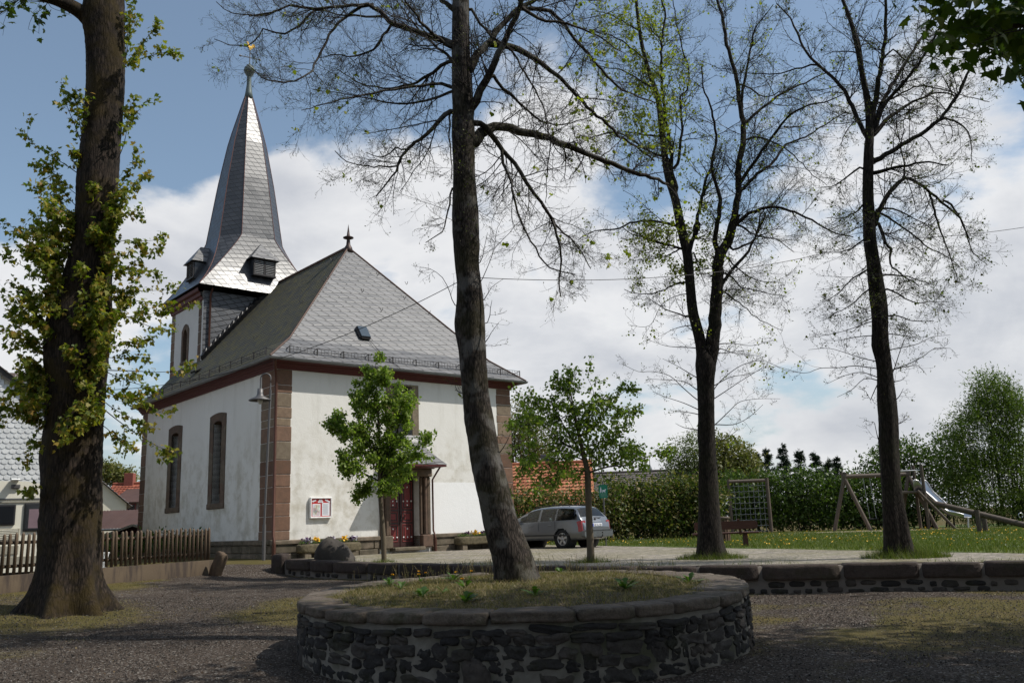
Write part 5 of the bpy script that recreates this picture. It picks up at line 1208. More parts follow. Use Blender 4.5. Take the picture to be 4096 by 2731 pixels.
# ---- tree 2: forked lime behind the low wall
Y2 = 20.9
b2 = atY(2845, 2228, Y2); b2[2] = h1(b2[0], b2[1]) - .05
tt = px(Y2, (2846, 2240, 118), (2842, 2180, 98), (2837, 2050, 84), (2832, 1900, 74), (2828, 1800, 68), (2825, 1640, 66), (2822, 1530, 70), (2820, 1450, 78), (2806, 1400, 46), (2795, 1340, 44), (2771, 1244, 42), (2760, 1130, 38), (2748, 1010, 37), (2722, 900, 36), (2702, 800, 32), (2672, 702, 29), (2653, 574, 25), (2640, 447, 23), (2625, 370, 20), (2595, 287, 18), (2570, 191, 15), (2555, 96, 13), (2545, 0, 12), (2535, -160, 8))
a5 = lambda pts, **k: pxlimb(zm(pts, 2300, 900, 1.742), Y2, **k)
a3 = lambda pts, **k: pxlimb(zm(pts, 2200, 0, 1.568), Y2, **k)
L2 = [
 a5([(925, 1010), (940, 930), (955, 860), (975, 650), (990, 420), (1000, 260), (1020, 190), (1065, 120), (1100, 0), (1122, -70)], r0=.20, r1=.10, seed=31),
 a3([(1125, 1500), (1150, 1400), (1180, 1200), (1180, 1050), (1210, 900), (1210, 770), (1190, 650), (1160, 450), (1110, 280), (1080, 100), (1050, 0), (1030, -150)], dY=.4, r0=.105, r1=.03, seed=32),
 a5([(1003, 210), (975, 120), (985, 20), (1000, -60), (1010, -160)], dY=-.3, r0=.07, r1=.05, seed=33),
 a3([(1070, 1250), (1040, 1150), (1010, 1050), (1030, 950), (1040, 850), (1020, 730), (1000, 650), (960, 540), (955, 420)], dY=-.6, r0=.05, r1=.016, seed=34),
 a5([(795, 180), (815, 120), (845, 60), (860, -10)], dY=.3, r0=.06, r1=.05, seed=35),
 a3([(905, 1450), (930, 1350), (960, 1210), (990, 1100), (1015, 1040)], dY=.6, r0=.05, r1=.03, seed=36),
 a3([(790, 1180), (760, 1060), (765, 960), (740, 850), (720, 700), (700, 500), (700, 300), (720, 100), (700, 0), (690, -120)], dY=-.5, r0=.06, r1=.018, seed=37),
 a3([(800, 1030), (820, 880), (830, 780), (815, 640), (825, 590), (860, 560), (870, 440), (830, 300), (790, 130), (770, 0)], dY=.7, r0=.04, r1=.012, seed=38),
 a5([(1010, 430), (1050, 370), (1110, 300), (1170, 230), (1210, 180), (1250, 90), (1300, 0), (1330, -80)], dY=.5, r0=.05, r1=.024, seed=39),
 a3([(1140, 1440), (1180, 1390), (1250, 1340), (1370, 1300), (1500, 1320), (1640, 1380), (1760, 1450), (1900, 1490)], dY=-.8, r0=.06, r1=.014, seed=40),
 a3([(1195, 1200), (1300, 1090), (1400, 1020), (1480, 910), (1600, 860), (1725, 780), (1860, 700)], dY=.8, r0=.05, r1=.012, seed=41),
 a3([(1190, 1150), (1280, 1020), (1400, 850), (1500, 730), (1620, 660), (1725, 640), (1830, 600)], dY=-1.0, r0=.05, r1=.012, seed=42),
 a3([(1215, 780), (1300, 700), (1450, 590), (1600, 520), (1725, 460), (1850, 440)], dY=.7, r0=.045, r1=.01, seed=43),
 a3([(1225, 880), (1300, 860), (1400, 890), (1500, 950), (1560, 1010), (1650, 1100), (1740, 1160)], dY=1.2, r0=.03, r1=.008, seed=44),
 a3([(1200, 640), (1230, 450), (1265, 280), (1280, 190), (1340, 110), (1400, 30)], dY=-.5, r0=.04, r1=.01, seed=45),
 a3([(1190, 530), (1260, 560), (1340, 610), (1440, 580), (1520, 560)], dY=-1.3, r0=.024, r1=.007, seed=46),
 a5([(740, 165), (680, 150), (600, 125), (500, 100), (400, 60), (330, 10)], dY=-.9, r0=.03, r1=.009, seed=47),
 a5([(770, 400), (700, 410), (620, 450), (540, 475), (450, 482), (340, 450)], dY=.7, r0=.026, r1=.008, seed=48),
 a5([(790, 640), (730, 625), (660, 600), (590, 560), (500, 500)], dY=-.8, r0=.024, r1=.007, seed=49),
 a5([(735, 170), (680, 195), (600, 225), (500, 240), (400, 250)], dY=1.3, r0=.022, r1=.007, seed=50),
 a3([(780, 1410), (650, 1385), (500, 1400), (400, 1440), (280, 1450), (180, 1500)], dY=1.0, r0=.04, r1=.009, seed=51),
 a3([(830, 1560), (720, 1530), (600, 1490), (500, 1440)], dY=-.8, r0=.03, r1=.01, seed=52),
 a3([(750, 1000), (640, 960), (540, 900), (430, 830), (300, 850), (180, 900)], dY=-1.2, r0=.035, r1=.008, seed=53),
 a3([(690, 860), (600, 850), (500, 830), (400, 830), (290, 860)], dY=1.5, r0=.03, r1=.008, seed=54),
 a3([(650, 560), (560, 500), (450, 440), (330, 420), (200, 380)], dY=.8, r0=.03, r1=.008, seed=55),
 a3([(600, 380), (530, 320), (420, 240), (300, 200), (180, 170)], dY=-1.0, r0=.03, r1=.008, seed=56),
 a3([(570, 200), (480, 150), (370, 90), (250, 60)], dY=.9, r0=.026, r1=.008, seed=57),
 a5([(1040, 335), (1100, 370), (1160, 430), (1260, 455), (1380, 480), (1480, 500)], dY=-1.0, r0=.022, r1=.007, seed=58),
 a5([(1020, 455), (1090, 510), (1150, 540), (1230, 620), (1330, 680), (1440, 730)], dY=1.0, r0=.022, r1=.006, seed=59),
 a5([(1055, 220), (1120, 290), (1200, 350), (1290, 390), (1400, 400)], dY=1.4, r0=.022, r1=.007, seed=60),
 a5([(830, 190), (850, 270), (880, 360), (910, 420)], dY=.6, r0=.016, r1=.007, seed=61),
 a5([(1130, 0), (1200, 40), (1290, 80), (1400, 100), (1520, 180)], dY=1.0, r0=.03, r1=.008, seed=62),
 a3([(1150, 1560), (1280, 1500), (1330, 1330), (1420, 1260), (1500, 1180)], dY=1.1, r0=.03, r1=.008, seed=63),
]
b5 = lambda pts, d=0.: pxlimb(zm(pts, 2300, 900, 1.742), Y2, dY=d, r0=.013, r1=.004)
spr2 = [b5([(850, 1215), (750, 1130), (660, 1050), (540, 1020), (440, 1020), (320, 962)], -.6), b5([(950, 1170), (1010, 1090), (1120, 1000), (1220, 955), (1330, 950), (1460, 1010), (1590, 1032)], .5), b5([(960, 1215), (1060, 1150), (1150, 1090), (1300, 1000), (1380, 990)], -.6), b5([(975, 1390), (1080, 1290), (1150, 1230), (1280, 1210), (1430, 1210)], .6), b5([(860, 1285), (760, 1240), (640, 1200), (540, 1160)], .5), b5([(865, 1320), (760, 1300), (650, 1290)], -.5), b5([(970, 1390), (1100, 1390), (1210, 1340), (1310, 1250)], -.4), b5([(845, 1060), (760, 1010), (700, 975), (610, 930)], .5), b5([(975, 1510), (1060, 1480), (1130, 1430)], .4), b5([(870, 1430), (760, 1410), (700, 1380)], -.2), b5([(830, 855), (720, 850), (630, 840), (510, 800)], -.6), b5([(1000, 860), (1100, 890), (1200, 900), (1330, 920)], .7), b5([(1005, 830), (1100, 825), (1230, 840), (1380, 800)], -.7), b5([(800, 700), (700, 720), (600, 770)], .4), b5([(780, 480), (690, 500), (600, 560), (520, 700), (380, 700)], -.8), b5([(965, 1120), (1080, 1060), (1200, 1040), (1290, 1010)], .9), b5([(855, 1150), (760, 1090), (640, 1080), (510, 1070)], .8)]
def extra2(root, base, A, B, C_, rg):
    P, T = onpoly(C_, 1, rg, .4); stem = np.array(tt)[:, :3]; x0 = np.interp(P[:, 2], stem[8:, 2], stem[8:, 0])
    near = np.exp(-((P[:, 0] - x0 + .15) / .75) ** 2) * (P[:, 2] > 7.6); k = rg.random(len(P)) < near * .55 + .02
    Q = np.repeat(P[k], 5, 0) + rg.normal(0, .07, (k.sum() * 5, 3)); leaves('young_leaves', Q, .058 * rg.uniform(.55, 1.25, len(Q)), 'heart', rg, LIMELEAF, root, base, droop=.8)
make_tree('lime_tree', 'forked lime with dark twin stems and fresh leaves in front of the bench', 'tree', tuple(b2), tt, L2, BARK2, 42, LIMEBUD, .9, None, .82, 9, 4, .17, (.5, 1.5), .3, .04, spr2, extra2, .038, ((2.9, 0.1, .12, .2),))

# ---- tree 3: single stemmed lime on the right
Y3 = 18.95
b3 = atY(3600, 2222, Y3); b3[2] = h1(b3[0], b3[1]) - .05
t3 = px(Y3, (3602, 2240, 120), (3592, 2180, 100), (3580, 2080, 92), (3566, 1950, 78), (3556, 1800, 72), (3553, 1690, 70), (3546, 1597, 70), (3540, 1500, 62), (3534, 1438, 60), (3523, 1350, 60), (3518, 1250, 64), (3510, 1180, 62), (3494, 1055, 50), (3480, 960, 48), (3476, 870, 46), (3472, 765, 42), (3475, 606, 36), (3478, 542, 32), (3472, 420, 25), (3448, 290, 20), (3422, 160, 17), (3395, 64, 15), (3360, -30, 12), (3330, -150, 8))
a4 = lambda pts, **k: pxlimb(zm(pts, 3000, 0, 1.568), Y3, **k)
a6 = lambda pts, **k: pxlimb(zm(pts, 3100, 800, 1.568), Y3, **k)
L3 = [
 a4([(700, 420), (680, 260), (640, 150), (600, 60), (570, -60)], dY=.5, r0=.05, r1=.02, seed=71),
 a4([(760, 760), (785, 620), (810, 500), (830, 350), (850, 200), (852, 0), (850, -150)], dY=-.4, r0=.075, r1=.025, seed=72),
 a4([(770, 800), (810, 700), (850, 600), (960, 420), (1060, 260), (1110, 180), (1160, 60)], dY=.7, r0=.06, r1=.018, seed=73),
 a4([(775, 830), (830, 680), (900, 590), (1000, 480), (1120, 300), (1220, 120), (1290, -20)], dY=-.7, r0=.06, r1=.016, seed=74),
 a4([(780, 840), (870, 740), (940, 690), (1000, 650), (1100, 610), (1190, 580), (1300, 600)], dY=1.0, r0=.055, r1=.014, seed=75),
 a4([(785, 1005), (850, 970), (950, 910), (1100, 820), (1190, 750), (1290, 620), (1340, 510), (1400, 400), (1470, 290), (1520, 220)], dY=-.3, r0=.065, r1=.016, seed=76),
 a4([(1190, 752), (1250, 750), (1320, 780), (1370, 830), (1390, 920), (1390, 1010)], dY=-.5, r0=.03, r1=.008, seed=77),
 a4([(770, 1085), (870, 1060), (1000, 1035), (1120, 1015), (1240, 1040)], dY=-1.2, r0=.05, r1=.012, seed=78),
 a4([(780, 1400), (800, 1330), (835, 1270), (900, 1180), (970, 1118), (1060, 1150), (1200, 1270), (1320, 1370), (1370, 1500)], dY=.4, r0=.075, r1=.014, seed=79),
 a4([(970, 1100), (965, 1000), (945, 920), (960, 820), (980, 700)], dY=.4, r0=.025, r1=.008, seed=80),
 a4([(730, 860), (690, 780), (640, 670), (590, 570), (500, 470), (430, 410), (350, 320), (290, 200), (250, 110), (170, 20)], dY=.4, r0=.06, r1=.016, seed=81),
 a4([(425, 410), (330, 420), (200, 460), (80, 465), (-60, 455)], dY=.8, r0=.026, r1=.008, seed=82),
 a4([(740, 750), (700, 757), (650, 772), (600, 830), (560, 920)], dY=-.7, r0=.024, r1=.007, seed=83),
 a6([(650, 150), (690, 265), (730, 310), (725, 400), (760, 440), (830, 490), (900, 540)], dY=-.6, r0=.04, r1=.009, seed=84),
 a6([(655, 85), (720, 110), (770, 150), (880, 230), (960, 300), (1060, 345), (1160, 420)], dY=.8, r0=.03, r1=.008, seed=85),
 a6([(655, 55), (740, 55), (830, 95), (900, 130), (1000, 200)], dY=-1.0, r0=.026, r1=.008, seed=86),
 a6([(980, 0), (1030, 170), (1080, 300), (1120, 420), (1150, 520)], dY=-.6, r0=.028, r1=.007, seed=87),
 a6([(1080, 10), (1150, 90), (1200, 200), (1240, 330), (1330, 400)], dY=.9, r0=.028, r1=.007, seed=88),
 a6([(560, 30), (500, 80), (420, 110), (330, 110)], dY=-.8, r0=.024, r1=.007, seed=89),
 a6([(565, 240), (480, 300), (400, 330), (280, 320)], dY=.9, r0=.022, r1=.007, seed=90),
 a6([(580, 440), (480, 500), (400, 580), (300, 640)], dY=-.9, r0=.022, r1=.006, seed=91),
 a6([(590, 560), (500, 640), (420, 690), (330, 740)], dY=.7, r0=.02, r1=.006, seed=92),
 a6([(700, 560), (780, 590), (860, 640), (960, 640), (1080, 640)], dY=.5, r0=.022, r1=.006, seed=93),
 a6([(690, 470), (800, 480), (900, 500), (1010, 540)], dY=-1.1, r0=.022, r1=.006, seed=94),
 a6([(710, 720), (800, 740), (900, 760), (1000, 750)], dY=-.5, r0=.018, r1=.006, seed=95),
 a4([(690, 1050), (620, 1100), (540, 1160), (430, 1180)], dY=.9, r0=.025, r1=.007, seed=96),
 a4([(745, 640), (830, 640), (920, 600), (1060, 540), (1200, 560), (1330, 600), (1500, 640)], dY=.9, r0=.03, r1=.008, seed=97),
 a4([(820, 400), (900, 310), (990, 390), (1110, 350), (1200, 380)], dY=-.9, r0=.026, r1=.008, seed=98),
 a4([(690, 350), (650, 330), (560, 320), (460, 350)], dY=1.0, r0=.022, r1=.007, seed=99),
 a4([(1470, 300), (1560, 340), (1640, 400), (1700, 470)], dY=.3, r0=.02, r1=.007, seed=100),
 a6([(640, 60), (560, 150), (470, 200), (380, 230)], dY=-1.4, r0=.02, r1=.006, seed=102),
 a6([(700, 660), (640, 720), (560, 760), (480, 830)], dY=-1.3, r0=.018, r1=.006, seed=103),
]
b6 = lambda pts, d=0.: pxlimb(zm(pts, 3100, 800, 1.568), Y3, dY=d, r0=.012, r1=.004)
spr3 = [b6([(738, 1080), (780, 960), (820, 860), (880, 800)], .3), b6([(735, 1065), (830, 1030), (930, 980), (1000, 930), (1100, 930)], -.4), b6([(630, 1010), (560, 995), (480, 970), (340, 930), (210, 938)], .5), b6([(632, 1055), (500, 1040), (410, 1050), (280, 1055), (180, 1085), (0, 1038)], -.5), b6([(640, 1130), (560, 1120), (480, 1190), (390, 1235)], .5), b6([(640, 1110), (540, 1080), (440, 1100), (330, 1150)], -.2), b6([(720, 940), (820, 920), (900, 900), (980, 860), (1100, 845)], .6), b6([(715, 840), (800, 850), (880, 860), (960, 860)], -.5), b6([(620, 850), (500, 860), (400, 880), (310, 880)], .6), b6([(615, 760), (500, 800), (400, 830), (250, 860)], -.7), b6([(735, 1065), (850, 1040), (900, 1040), (950, 1095)], .5), b6([(760, 1250), (785, 1220), (805, 1180)], 0.), b6([(660, 1520), (640, 1470), (625, 1400), (612, 1390)], 0.), b6([(780, 1400), (800, 1390), (830, 1370)], 0), b6([(640, 1160), (600, 1250), (570, 1200), (520, 1180)], .3), b6([(745, 1140), (790, 1130), (815, 1110)], .3)]
def extra3(root, base, A, B, C_, rg):
    P, T = onpoly(C_, 1, rg, .4); k = rg.random(len(P)) < .03
    Q = np.repeat(P[k], 2, 0) + rg.normal(0, .02, (k.sum() * 2, 3)); leaves('young_leaves', Q, .06 * rg.uniform(.5, 1.2, len(Q)), 'heart', rg, LIMEBUD, root, base, droop=.6)
make_tree('lime_tree', 'tall single stemmed lime tree with budding twigs in front of the swing', 'tree', tuple(b3), t3, L3, BARK2, 43, LIMEBUD, .95, None, .78, 9, 4, .16, (.45, 1.35), .32, .05, spr3, extra3, .038, ((4.6, .0, .3, .25), (2.4, .2, .1, .2)))

# ------------------------------------------------------------------ two young limes
def young(base, hgt, trunk_px, Yd, limbs, seed, label, nleaf, lsize):
    rg = np.random.default_rng(seed); root = thing('young_lime_tree', label, 'tree', base, 0, 'young lime trees on the forecourt')
    c_ = curve_pts(px(Yd, *trunk_px), .08); V, F = trunk_mesh(c_, 10, seed, .03, .12); G = Geo(); G.raw(V, F); G.build('trunk', plain('young_lime_bark', (.11, .085, .055), .8, 0, .3, 8, .4), root, base)
    cl = []; G = Geo()
    for l in limbs: cl.append(curve_pts(solve_limb(l, [c_] + cl), .12))
    for q in cl: V, F = trunk_mesh(q, 6, 3, .03); G.raw(V, F)
    A, B, C_ = lime_twigs(G, cl, rg, .09, (.25, .75), 6, 3, .13, .03, 1.1); G.build('limbs', TWIG, root, base)
    P1, _ = onpoly(C_, 3, rg, .3); P2, _ = onpoly(B, 2, rg, .4); P = np.concatenate([P1, P2]); 
    if len(P) > nleaf: P = P[rg.choice(len(P), nleaf, False)]
    P = np.repeat(P, 2, 0) + rg.normal(0, .055, (len(P) * 2, 3))
    leaves('crown', P, lsize * rg.uniform(.55, 1.25, len(P)), 'heart', rg, YOUNGLIME, root, base, droop=1.0, upn=.7)
Ya = 24.0; q4 = lambda pts, **k: pxlimb(zm(pts, 1100, 1300, 1.568), Ya, **k)
ba = atY(1535, 2236, Ya); ba[2] = h1(ba[0], ba[1]) - .05
ya = [q4([(660, 960), (700, 850), (740, 720), (790, 600), (800, 480)], dY=.3, r0=.025, r1=.007), q4([(655, 950), (620, 800), (560, 640), (540, 480), (530, 360)], dY=-.3, r0=.025, r1=.007), q4([(655, 930), (580, 830), (480, 740), (400, 660), (365, 580)], dY=.4, r0=.022, r1=.006), q4([(658, 980), (560, 930), (480, 890), (430, 840)], dY=-.6, r0=.02, r1=.006), q4([(662, 960), (780, 880), (880, 830), (930, 760), (945, 700)], dY=-.4, r0=.022, r1=.006), q4([(662, 990), (760, 930), (840, 900)], dY=.6, r0=.018, r1=.006), q4([(650, 640), (590, 540), (540, 470)], dY=.4, r0=.014, r1=.005), q4([(650, 640), (720, 540), (740, 420), (680, 310)], dY=-.3, r0=.014, r1=.005), q4([(645, 560), (640, 420), (630, 300), (632, 215)], dY=0., r0=.016, r1=.005), q4([(655, 800), (740, 740), (830, 640), (870, 590)], dY=.6, r0=.016, r1=.005), q4([(655, 800), (560, 740), (500, 640)], dY=-.6, r0=.016, r1=.005), q4([(655, 1010), (580, 1020), (490, 1040)], dY=.2, r0=.013, r1=.005), q4([(658, 1000), (700, 1010), (730, 990)], dY=-.5, r0=.013, r1=.005)]
young(tuple(ba), 5, ((1537, 2250, 19), (1533, 2140, 19), (1522, 2000, 17), (1518, 1900, 15), (1515, 1750, 12), (1512, 1650, 9), (1505, 1550, 6)), Ya, ya, 51, 'young lime tree with dense oval crown standing before the church door', 9000, .074)
Yb = 20.6; q5 = lambda pts, **k: pxlimb(zm(pts, 2030, 1550, 2.613), Yb, **k)
bb = atY(2362, 2244, Yb); bb[2] = h1(bb[0], bb[1]) - .05
yb = [q5([(835, 900), (900, 870), (1000, 840), (1110, 815), (1190, 820), (1330, 770), (1450, 730), (1560, 690), (1650, 640)], dY=-.3, r0=.028, r1=.006), q5([(1120, 815), (1150, 720), (1180, 560), (1210, 400), (1250, 330)], dY=.1, r0=.012, r1=.005), q5([(820, 800), (770, 700), (690, 560), (600, 420), (500, 230), (420, 130), (300, 100), (150, 90)], dY=.3, r0=.024, r1=.006), q5([(800, 760), (700, 720), (600, 730), (480, 780), (330, 840), (200, 900), (60, 960)], dY=-.5, r0=.02, r1=.006), q5([(790, 700), (650, 620), (520, 580), (400, 600), (250, 680), (120, 720)], dY=.6, r0=.02, r1=.006), q5([(770, 640), (620, 600), (480, 480), (390, 400), (250, 380), (60, 420)], dY=-.5, r0=.018, r1=.006), q5([(760, 530), (800, 440), (860, 300), (920, 220), (1050, 130), (1180, 70), (1270, 0)], dY=.4, r0=.02, r1=.006), q5([(870, 290), (960, 280), (1100, 295), (1220, 300), (1320, 270)], dY=-.4, r0=.012, r1=.005), q5([(780, 640), (900, 600), (1020, 540), (1130, 480)], dY=.6, r0=.016, r1=.005), q5([(740, 500), (700, 330), (660, 160), (640, 0), (660, -100), (640, -210)], dY=.0, r0=.02, r1=.005), q5([(720, 420), (820, 330), (870, 180), (900, 50), (830, -120)], dY=-.4, r0=.015, r1=.005), q5([(700, 300), (600, 300), (450, 390), (300, 330), (170, 290)], dY=.8, r0=.014, r1=.005), q5([(830, 860), (940, 740), (1090, 680), (1230, 690), (1370, 680)], dY=.7, r0=.016, r1=.005), q5([(825, 880), (700, 870), (560, 900), (430, 960), (330, 1060)], dY=-.7, r0=.014, r1=.005), q5([(690, 200), (600, 60), (520, -40), (470, -120)], dY=.3, r0=.013, r1=.005)]
young(tuple(bb), 5, ((2364, 2262, 32), (2362, 2180, 30), (2357, 2080, 28), (2352, 1950, 26), (2350, 1890, 24), (2330, 1800, 17), (2310, 1710, 12), (2292, 1620, 8), (2276, 1540, 5)), Yb, yb, 52, 'young lime tree with wide loose crown standing in front of the silver car', 4000, .072)

# ------------------------------------------------------------------ big maple on the left
YM = 16.9
bm = atY(262, 2425, YM); bm[2] = h1(bm[0], bm[1]) - .08
tm = px(YM, (266, 2470, 262), (270, 2400, 250), (272, 2330, 226), (277, 2240, 218), (279, 2142, 220), (286, 1989, 216), (291, 1836, 222), (298, 1683, 216), (302, 1530, 224), (306, 1400, 236), (316, 1289, 236), (338, 1180, 196), (352, 1100, 172), (374, 975, 152), (384, 840, 150), (392, 697, 154), (408, 522, 142), (422, 348, 142), (420, 174, 150), (414, 60, 160), (430, -60, 120), (440, -250, 100), (445, -600, 70))
rgm = np.random.default_rng(60); maple = thing('maple_tree', 'huge mossy maple with leafy shoots up its dark trunk beside the picket fence', 'tree', tuple(bm))
cm = curve_pts(tm, .06); V, F = trunk_mesh(cm, 40, 6, .035, .55, 6, ((3.1, .4, .10, .4), (4.4, 2.6, .14, .5), (2.0, 4.5, .08, .4))); G = Geo(); G.raw(V, F); G.build('trunk', MAPLEBARK, maple, bm)
ML = [pxlimb([(400, 130), (330, 55), (250, 10), (150, -20), (0, -60), (-200, -120)], YM, dY=-1.5, r0=.20, r1=.06), pxlimb([(440, -200), (560, -420), (700, -700)], YM, dY=1.0, r0=.2, r1=.06), pxlimb([(430, -260), (300, -480), (100, -700)], YM, dY=1.5, r0=.2, r1=.06), pxlimb([(440, -380), (520, -600), (500, -900)], YM, dY=-1.0, r0=.2, r1=.06)]
G = Geo(); cl = []
for l in ML: q = curve_pts(solve_limb(l, [cm]), .1); V, F = trunk_mesh(q, 12, 5, .05); G.raw(V, F); cl.append(q)
G.build('limbs', MAPLEBARK, maple, bm)
# leafy shoots from the trunk
def shoot(x, y, dx, dy, dz, L, r=.010):
    return (x, y, dx, dy, dz, L, r)
starts, dirs, lens = [], [], []
def near_trunk(y_px, side, depth_side=0.0):
    k = np.argmin([abs(t_[1] - y_px) for t_ in TMPX]); w_ = np.interp(y_px, [t_[1] for t_ in TMPX][::-1], [t_[2] for t_ in TMPX][::-1]); xc = np.interp(y_px, [t_[1] for t_ in TMPX][::-1], [t_[0] for t_ in TMPX][::-1])
    p = atY(xc + side * w_ * .45, y_px, YM); p[1] += depth_side * w_ / 2 / FPX * YM; return p
TMPX = [(266, 2470, 262), (279, 2142, 220), (291, 1836, 222), (302, 1530, 224), (316, 1289, 236), (338, 1180, 196), (352, 1100, 172), (374, 975, 152), (392, 697, 154), (408, 522, 142), (422, 348, 142), (420, 174, 150), (430, -60, 120)]
# traced shoots: start pixel, end pixel (photo), depth push
for (sx, sy), (ex, ey), dd in (((500, 260), (690, 165), -.2), ((500, 250), (560, 60), .1), ((505, 255), (640, 120), -.4), ((500, 240), (520, 20), .3), ((500, 270), (600, 230), -.6), ((350, 640), (250, 350), -.2), ((345, 640), (330, 400), -.4), ((320, 700), (100, 540), .1), ((330, 560), (300, 380), .2), ((330, 690), (270, 600), -.5), ((470, 560), (585, 400), .1), ((470, 640), (560, 430), -.3), ((460, 740), (580, 650), -.2), ((460, 790), (560, 700), .3), ((450, 850), (540, 820), -.4), ((300, 900), (210, 760), -.3), ((290, 1000), (110, 850), .2), ((270, 1100), (20, 900), -.2), ((260, 1150), (0, 1000), .2), ((250, 1180), (110, 1000), -.5), ((260, 1050), (230, 850), -.1), ((450, 960), (640, 970), .1), ((440, 1050), (640, 1100), -.2), ((440, 1100), (630, 980), .3), ((440, 1150), (650, 1180), -.4), ((440, 1180), (730, 1220), .2), ((430, 1230), (700, 1330), -.2), ((430, 1280), (650, 1290), .5), ((240, 1250), (30, 1100), .3), ((230, 1300), (60, 1250), -.4), ((220, 1400), (50, 1380), -.2), ((230, 1430), (20, 1540), -.5), ((230, 1480), (30, 1700), -.6), ((240, 1520), (80, 1800), -.9), ((230, 1450), (110, 1660), -1.0), ((230, 1500), (60, 1620), .1), ((400, 1430), (560, 1420), -.3), ((410, 1480), (770, 1500), .2), ((410, 1560), (700, 1660), .1), ((410, 1600), (600, 1760), -.2), ((420, 1640), (690, 1830), .0), ((410, 1700), (560, 1790), -.4), ((410, 1480), (620, 1560), -.5), ((400, 1400), (560, 1330), -.5), ((420, 1560), (560, 1590), .4), ((300, 1350), (320, 1250), -.9), ((330, 1500), (350, 1520), -1.1), ((290, 1600), (280, 1700), -1.2), ((340, 1400), (420, 1380), -1.1), ((280, 1250), (210, 1200), -1.0), ((330, 1150), (330, 1050), -.8), ((400, 940), (450, 850), -.6), ((370, 860), (360, 760), -.6), ((240, 1240), (170, 1180), -.6), ((310, 1680), (350, 1760), -1.0), ((420, 1350), (500, 1200), .1), ((420, 1300), (520, 1130), -.3), ((300, 820), (230, 700), .2), ((310, 780), (180, 680), -.3), ((240, 1150), (150, 880), .3), ((235, 1200), (60, 1150), -.2), ((230, 1380), (20, 1320), .3), ((100, 1950), (150, 1990), -.6)):
    a = atY(sx, sy, YM + dd * .3); b = atY(ex, ey, YM + dd); starts.append(a); dirs.append(b - a); lens.append(np.linalg.norm(b - a) * 1.06)
for k in range(90):
    yp = rgm.uniform(850, 1720); sd_ = rgm.choice([-1, 1]); a = near_trunk(yp, sd_ * rgm.uniform(.2, 1), -rgm.uniform(.2, .95)); starts.append(a); dirs.append(np.array((sd_ * rgm.uniform(.2, 1.0), -rgm.uniform(.1, 1.0), rgm.uniform(.0, .9)))); lens.append(rgm.uniform(.25, 1.0))
st = np.array(starts); dr = unit(np.array(dirs)) + np.array((0, 0, -.10)); LL = np.array(lens)
G = Geo(); A = grow(st, dr, LL, 8, .07, .035, rgm); Ar = taper(.0045 + .0035 * LL, 8, .3); G.tubes(A, Ar, 5)
p, d, rr, _ = spawn(A, Ar, 4, .75, rgm, .25); B = grow(p, d, np.repeat(LL, 4) * rgm.uniform(.12, .30, len(p)), 4, .12, .05, rgm); G.tubes(B, taper(np.maximum(rr * .6, .003), 4, .5), 3); G.build('shoots', TWIG, maple, bm)
P1, T1 = onpoly(A, 38, rgm, .18); P2, T2 = onpoly(B, 14, rgm, .3); P = np.concatenate([P1, P2]) + rgm.normal(0, .045, (len(P1) + len(P2), 3)); T = np.concatenate([T1, T2])
leaves('crown', P, .092 * rgm.uniform(.5, 1.25, len(P)), 'maple', rgm, MAPLELEAF, maple, bm, out=T * .5, droop=.9, upn=.8)
# upper crown
G = Geo(); A, B, C_ = lime_twigs(G, cl, rgm, .22, (1.0, 2.6), 6, 2, .12, .02, 1.5); G.build('twigs', TWIG, maple, bm)
P, T = onpoly(np.concatenate([C_]), 3, rgm, .2); Pb, Tb = onpoly(B[:, [0, 1, 2, 4]], 3, rgm, .3); P = np.concatenate([P, Pb]) + rgm.normal(0, .06, (len(P) + len(Pb), 3))
leaves('upper_crown', P, .15 * rgm.uniform(.6, 1.2, len(P)), 'maple', rgm, DARKMAPLE, maple, bm, droop=.9, upn=.8)

# ------------------------------------------------------------------ second maple standing to the right of the viewer
rgm = np.random.default_rng(77); bo = np.array((12.6, 5.2, h1(12.6, 5.2) - .1)); om = thing('maple_tree', 'overhanging maple whose dark leafy branch reaches into the top right corner', 'tree', tuple(bo))
rows = [(12.6, 5.2, bo[2] - .1, .42), (12.55, 5.2, 1.5, .34), (12.5, 5.3, 3.5, .32), (12.6, 5.3, 6.5, .27), (12.5, 5.2, 10, .2), (12.4, 5.2, 14.5, .08)]
cm = curve_pts(rows, .2); V, F = trunk_mesh(cm, 24, 8, .04, .5); G = Geo(); G.raw(V, F); G.build('trunk', MAPLEBARK, om, bo)
cl = []; G = Geo()
tips = [np.array(q, float) for q in ((5.4, 8.4, 6.6), (6.6, 10.2, 7.4), (8.6, 10.6, 8.4), (4.9, 4.5, 7.8), (6.4, 2.2, 8.5), (8, 0, 7), (16, 10, 8), (18, 5, 8), (15, 0, 8), (8.2, 7.5, 10.8), (10, 9.6, 11.6), (14, 9, 12), (7.2, 5.0, 11.5), (10.5, 2, 12), (5.9, 7.0, 8.0), (12.5, 11.3, 8.6), (11.0, 5, 15))]
for i, tp in enumerate(tips):
    zs_ = min(3.2 + .45 * i * .8, 9.5) if tp[2] < 9.5 else 8.5; s_ = np.array([12.5, 5.25, min(zs_, tp[2] - 1.2)]); mid = s_ * .5 + tp * .5 + np.array((0, 0, .55)); q = curve_pts([(*s_, .12), (*(s_ * .75 + mid * .25 + (0, 0, .1)), .10), (*mid, .07), (*tp, .022)], .15); V, F = trunk_mesh(q, 8, i, .04); G.raw(V, F); cl.append(q)
G.build('limbs', MAPLEBARK, om, bo)
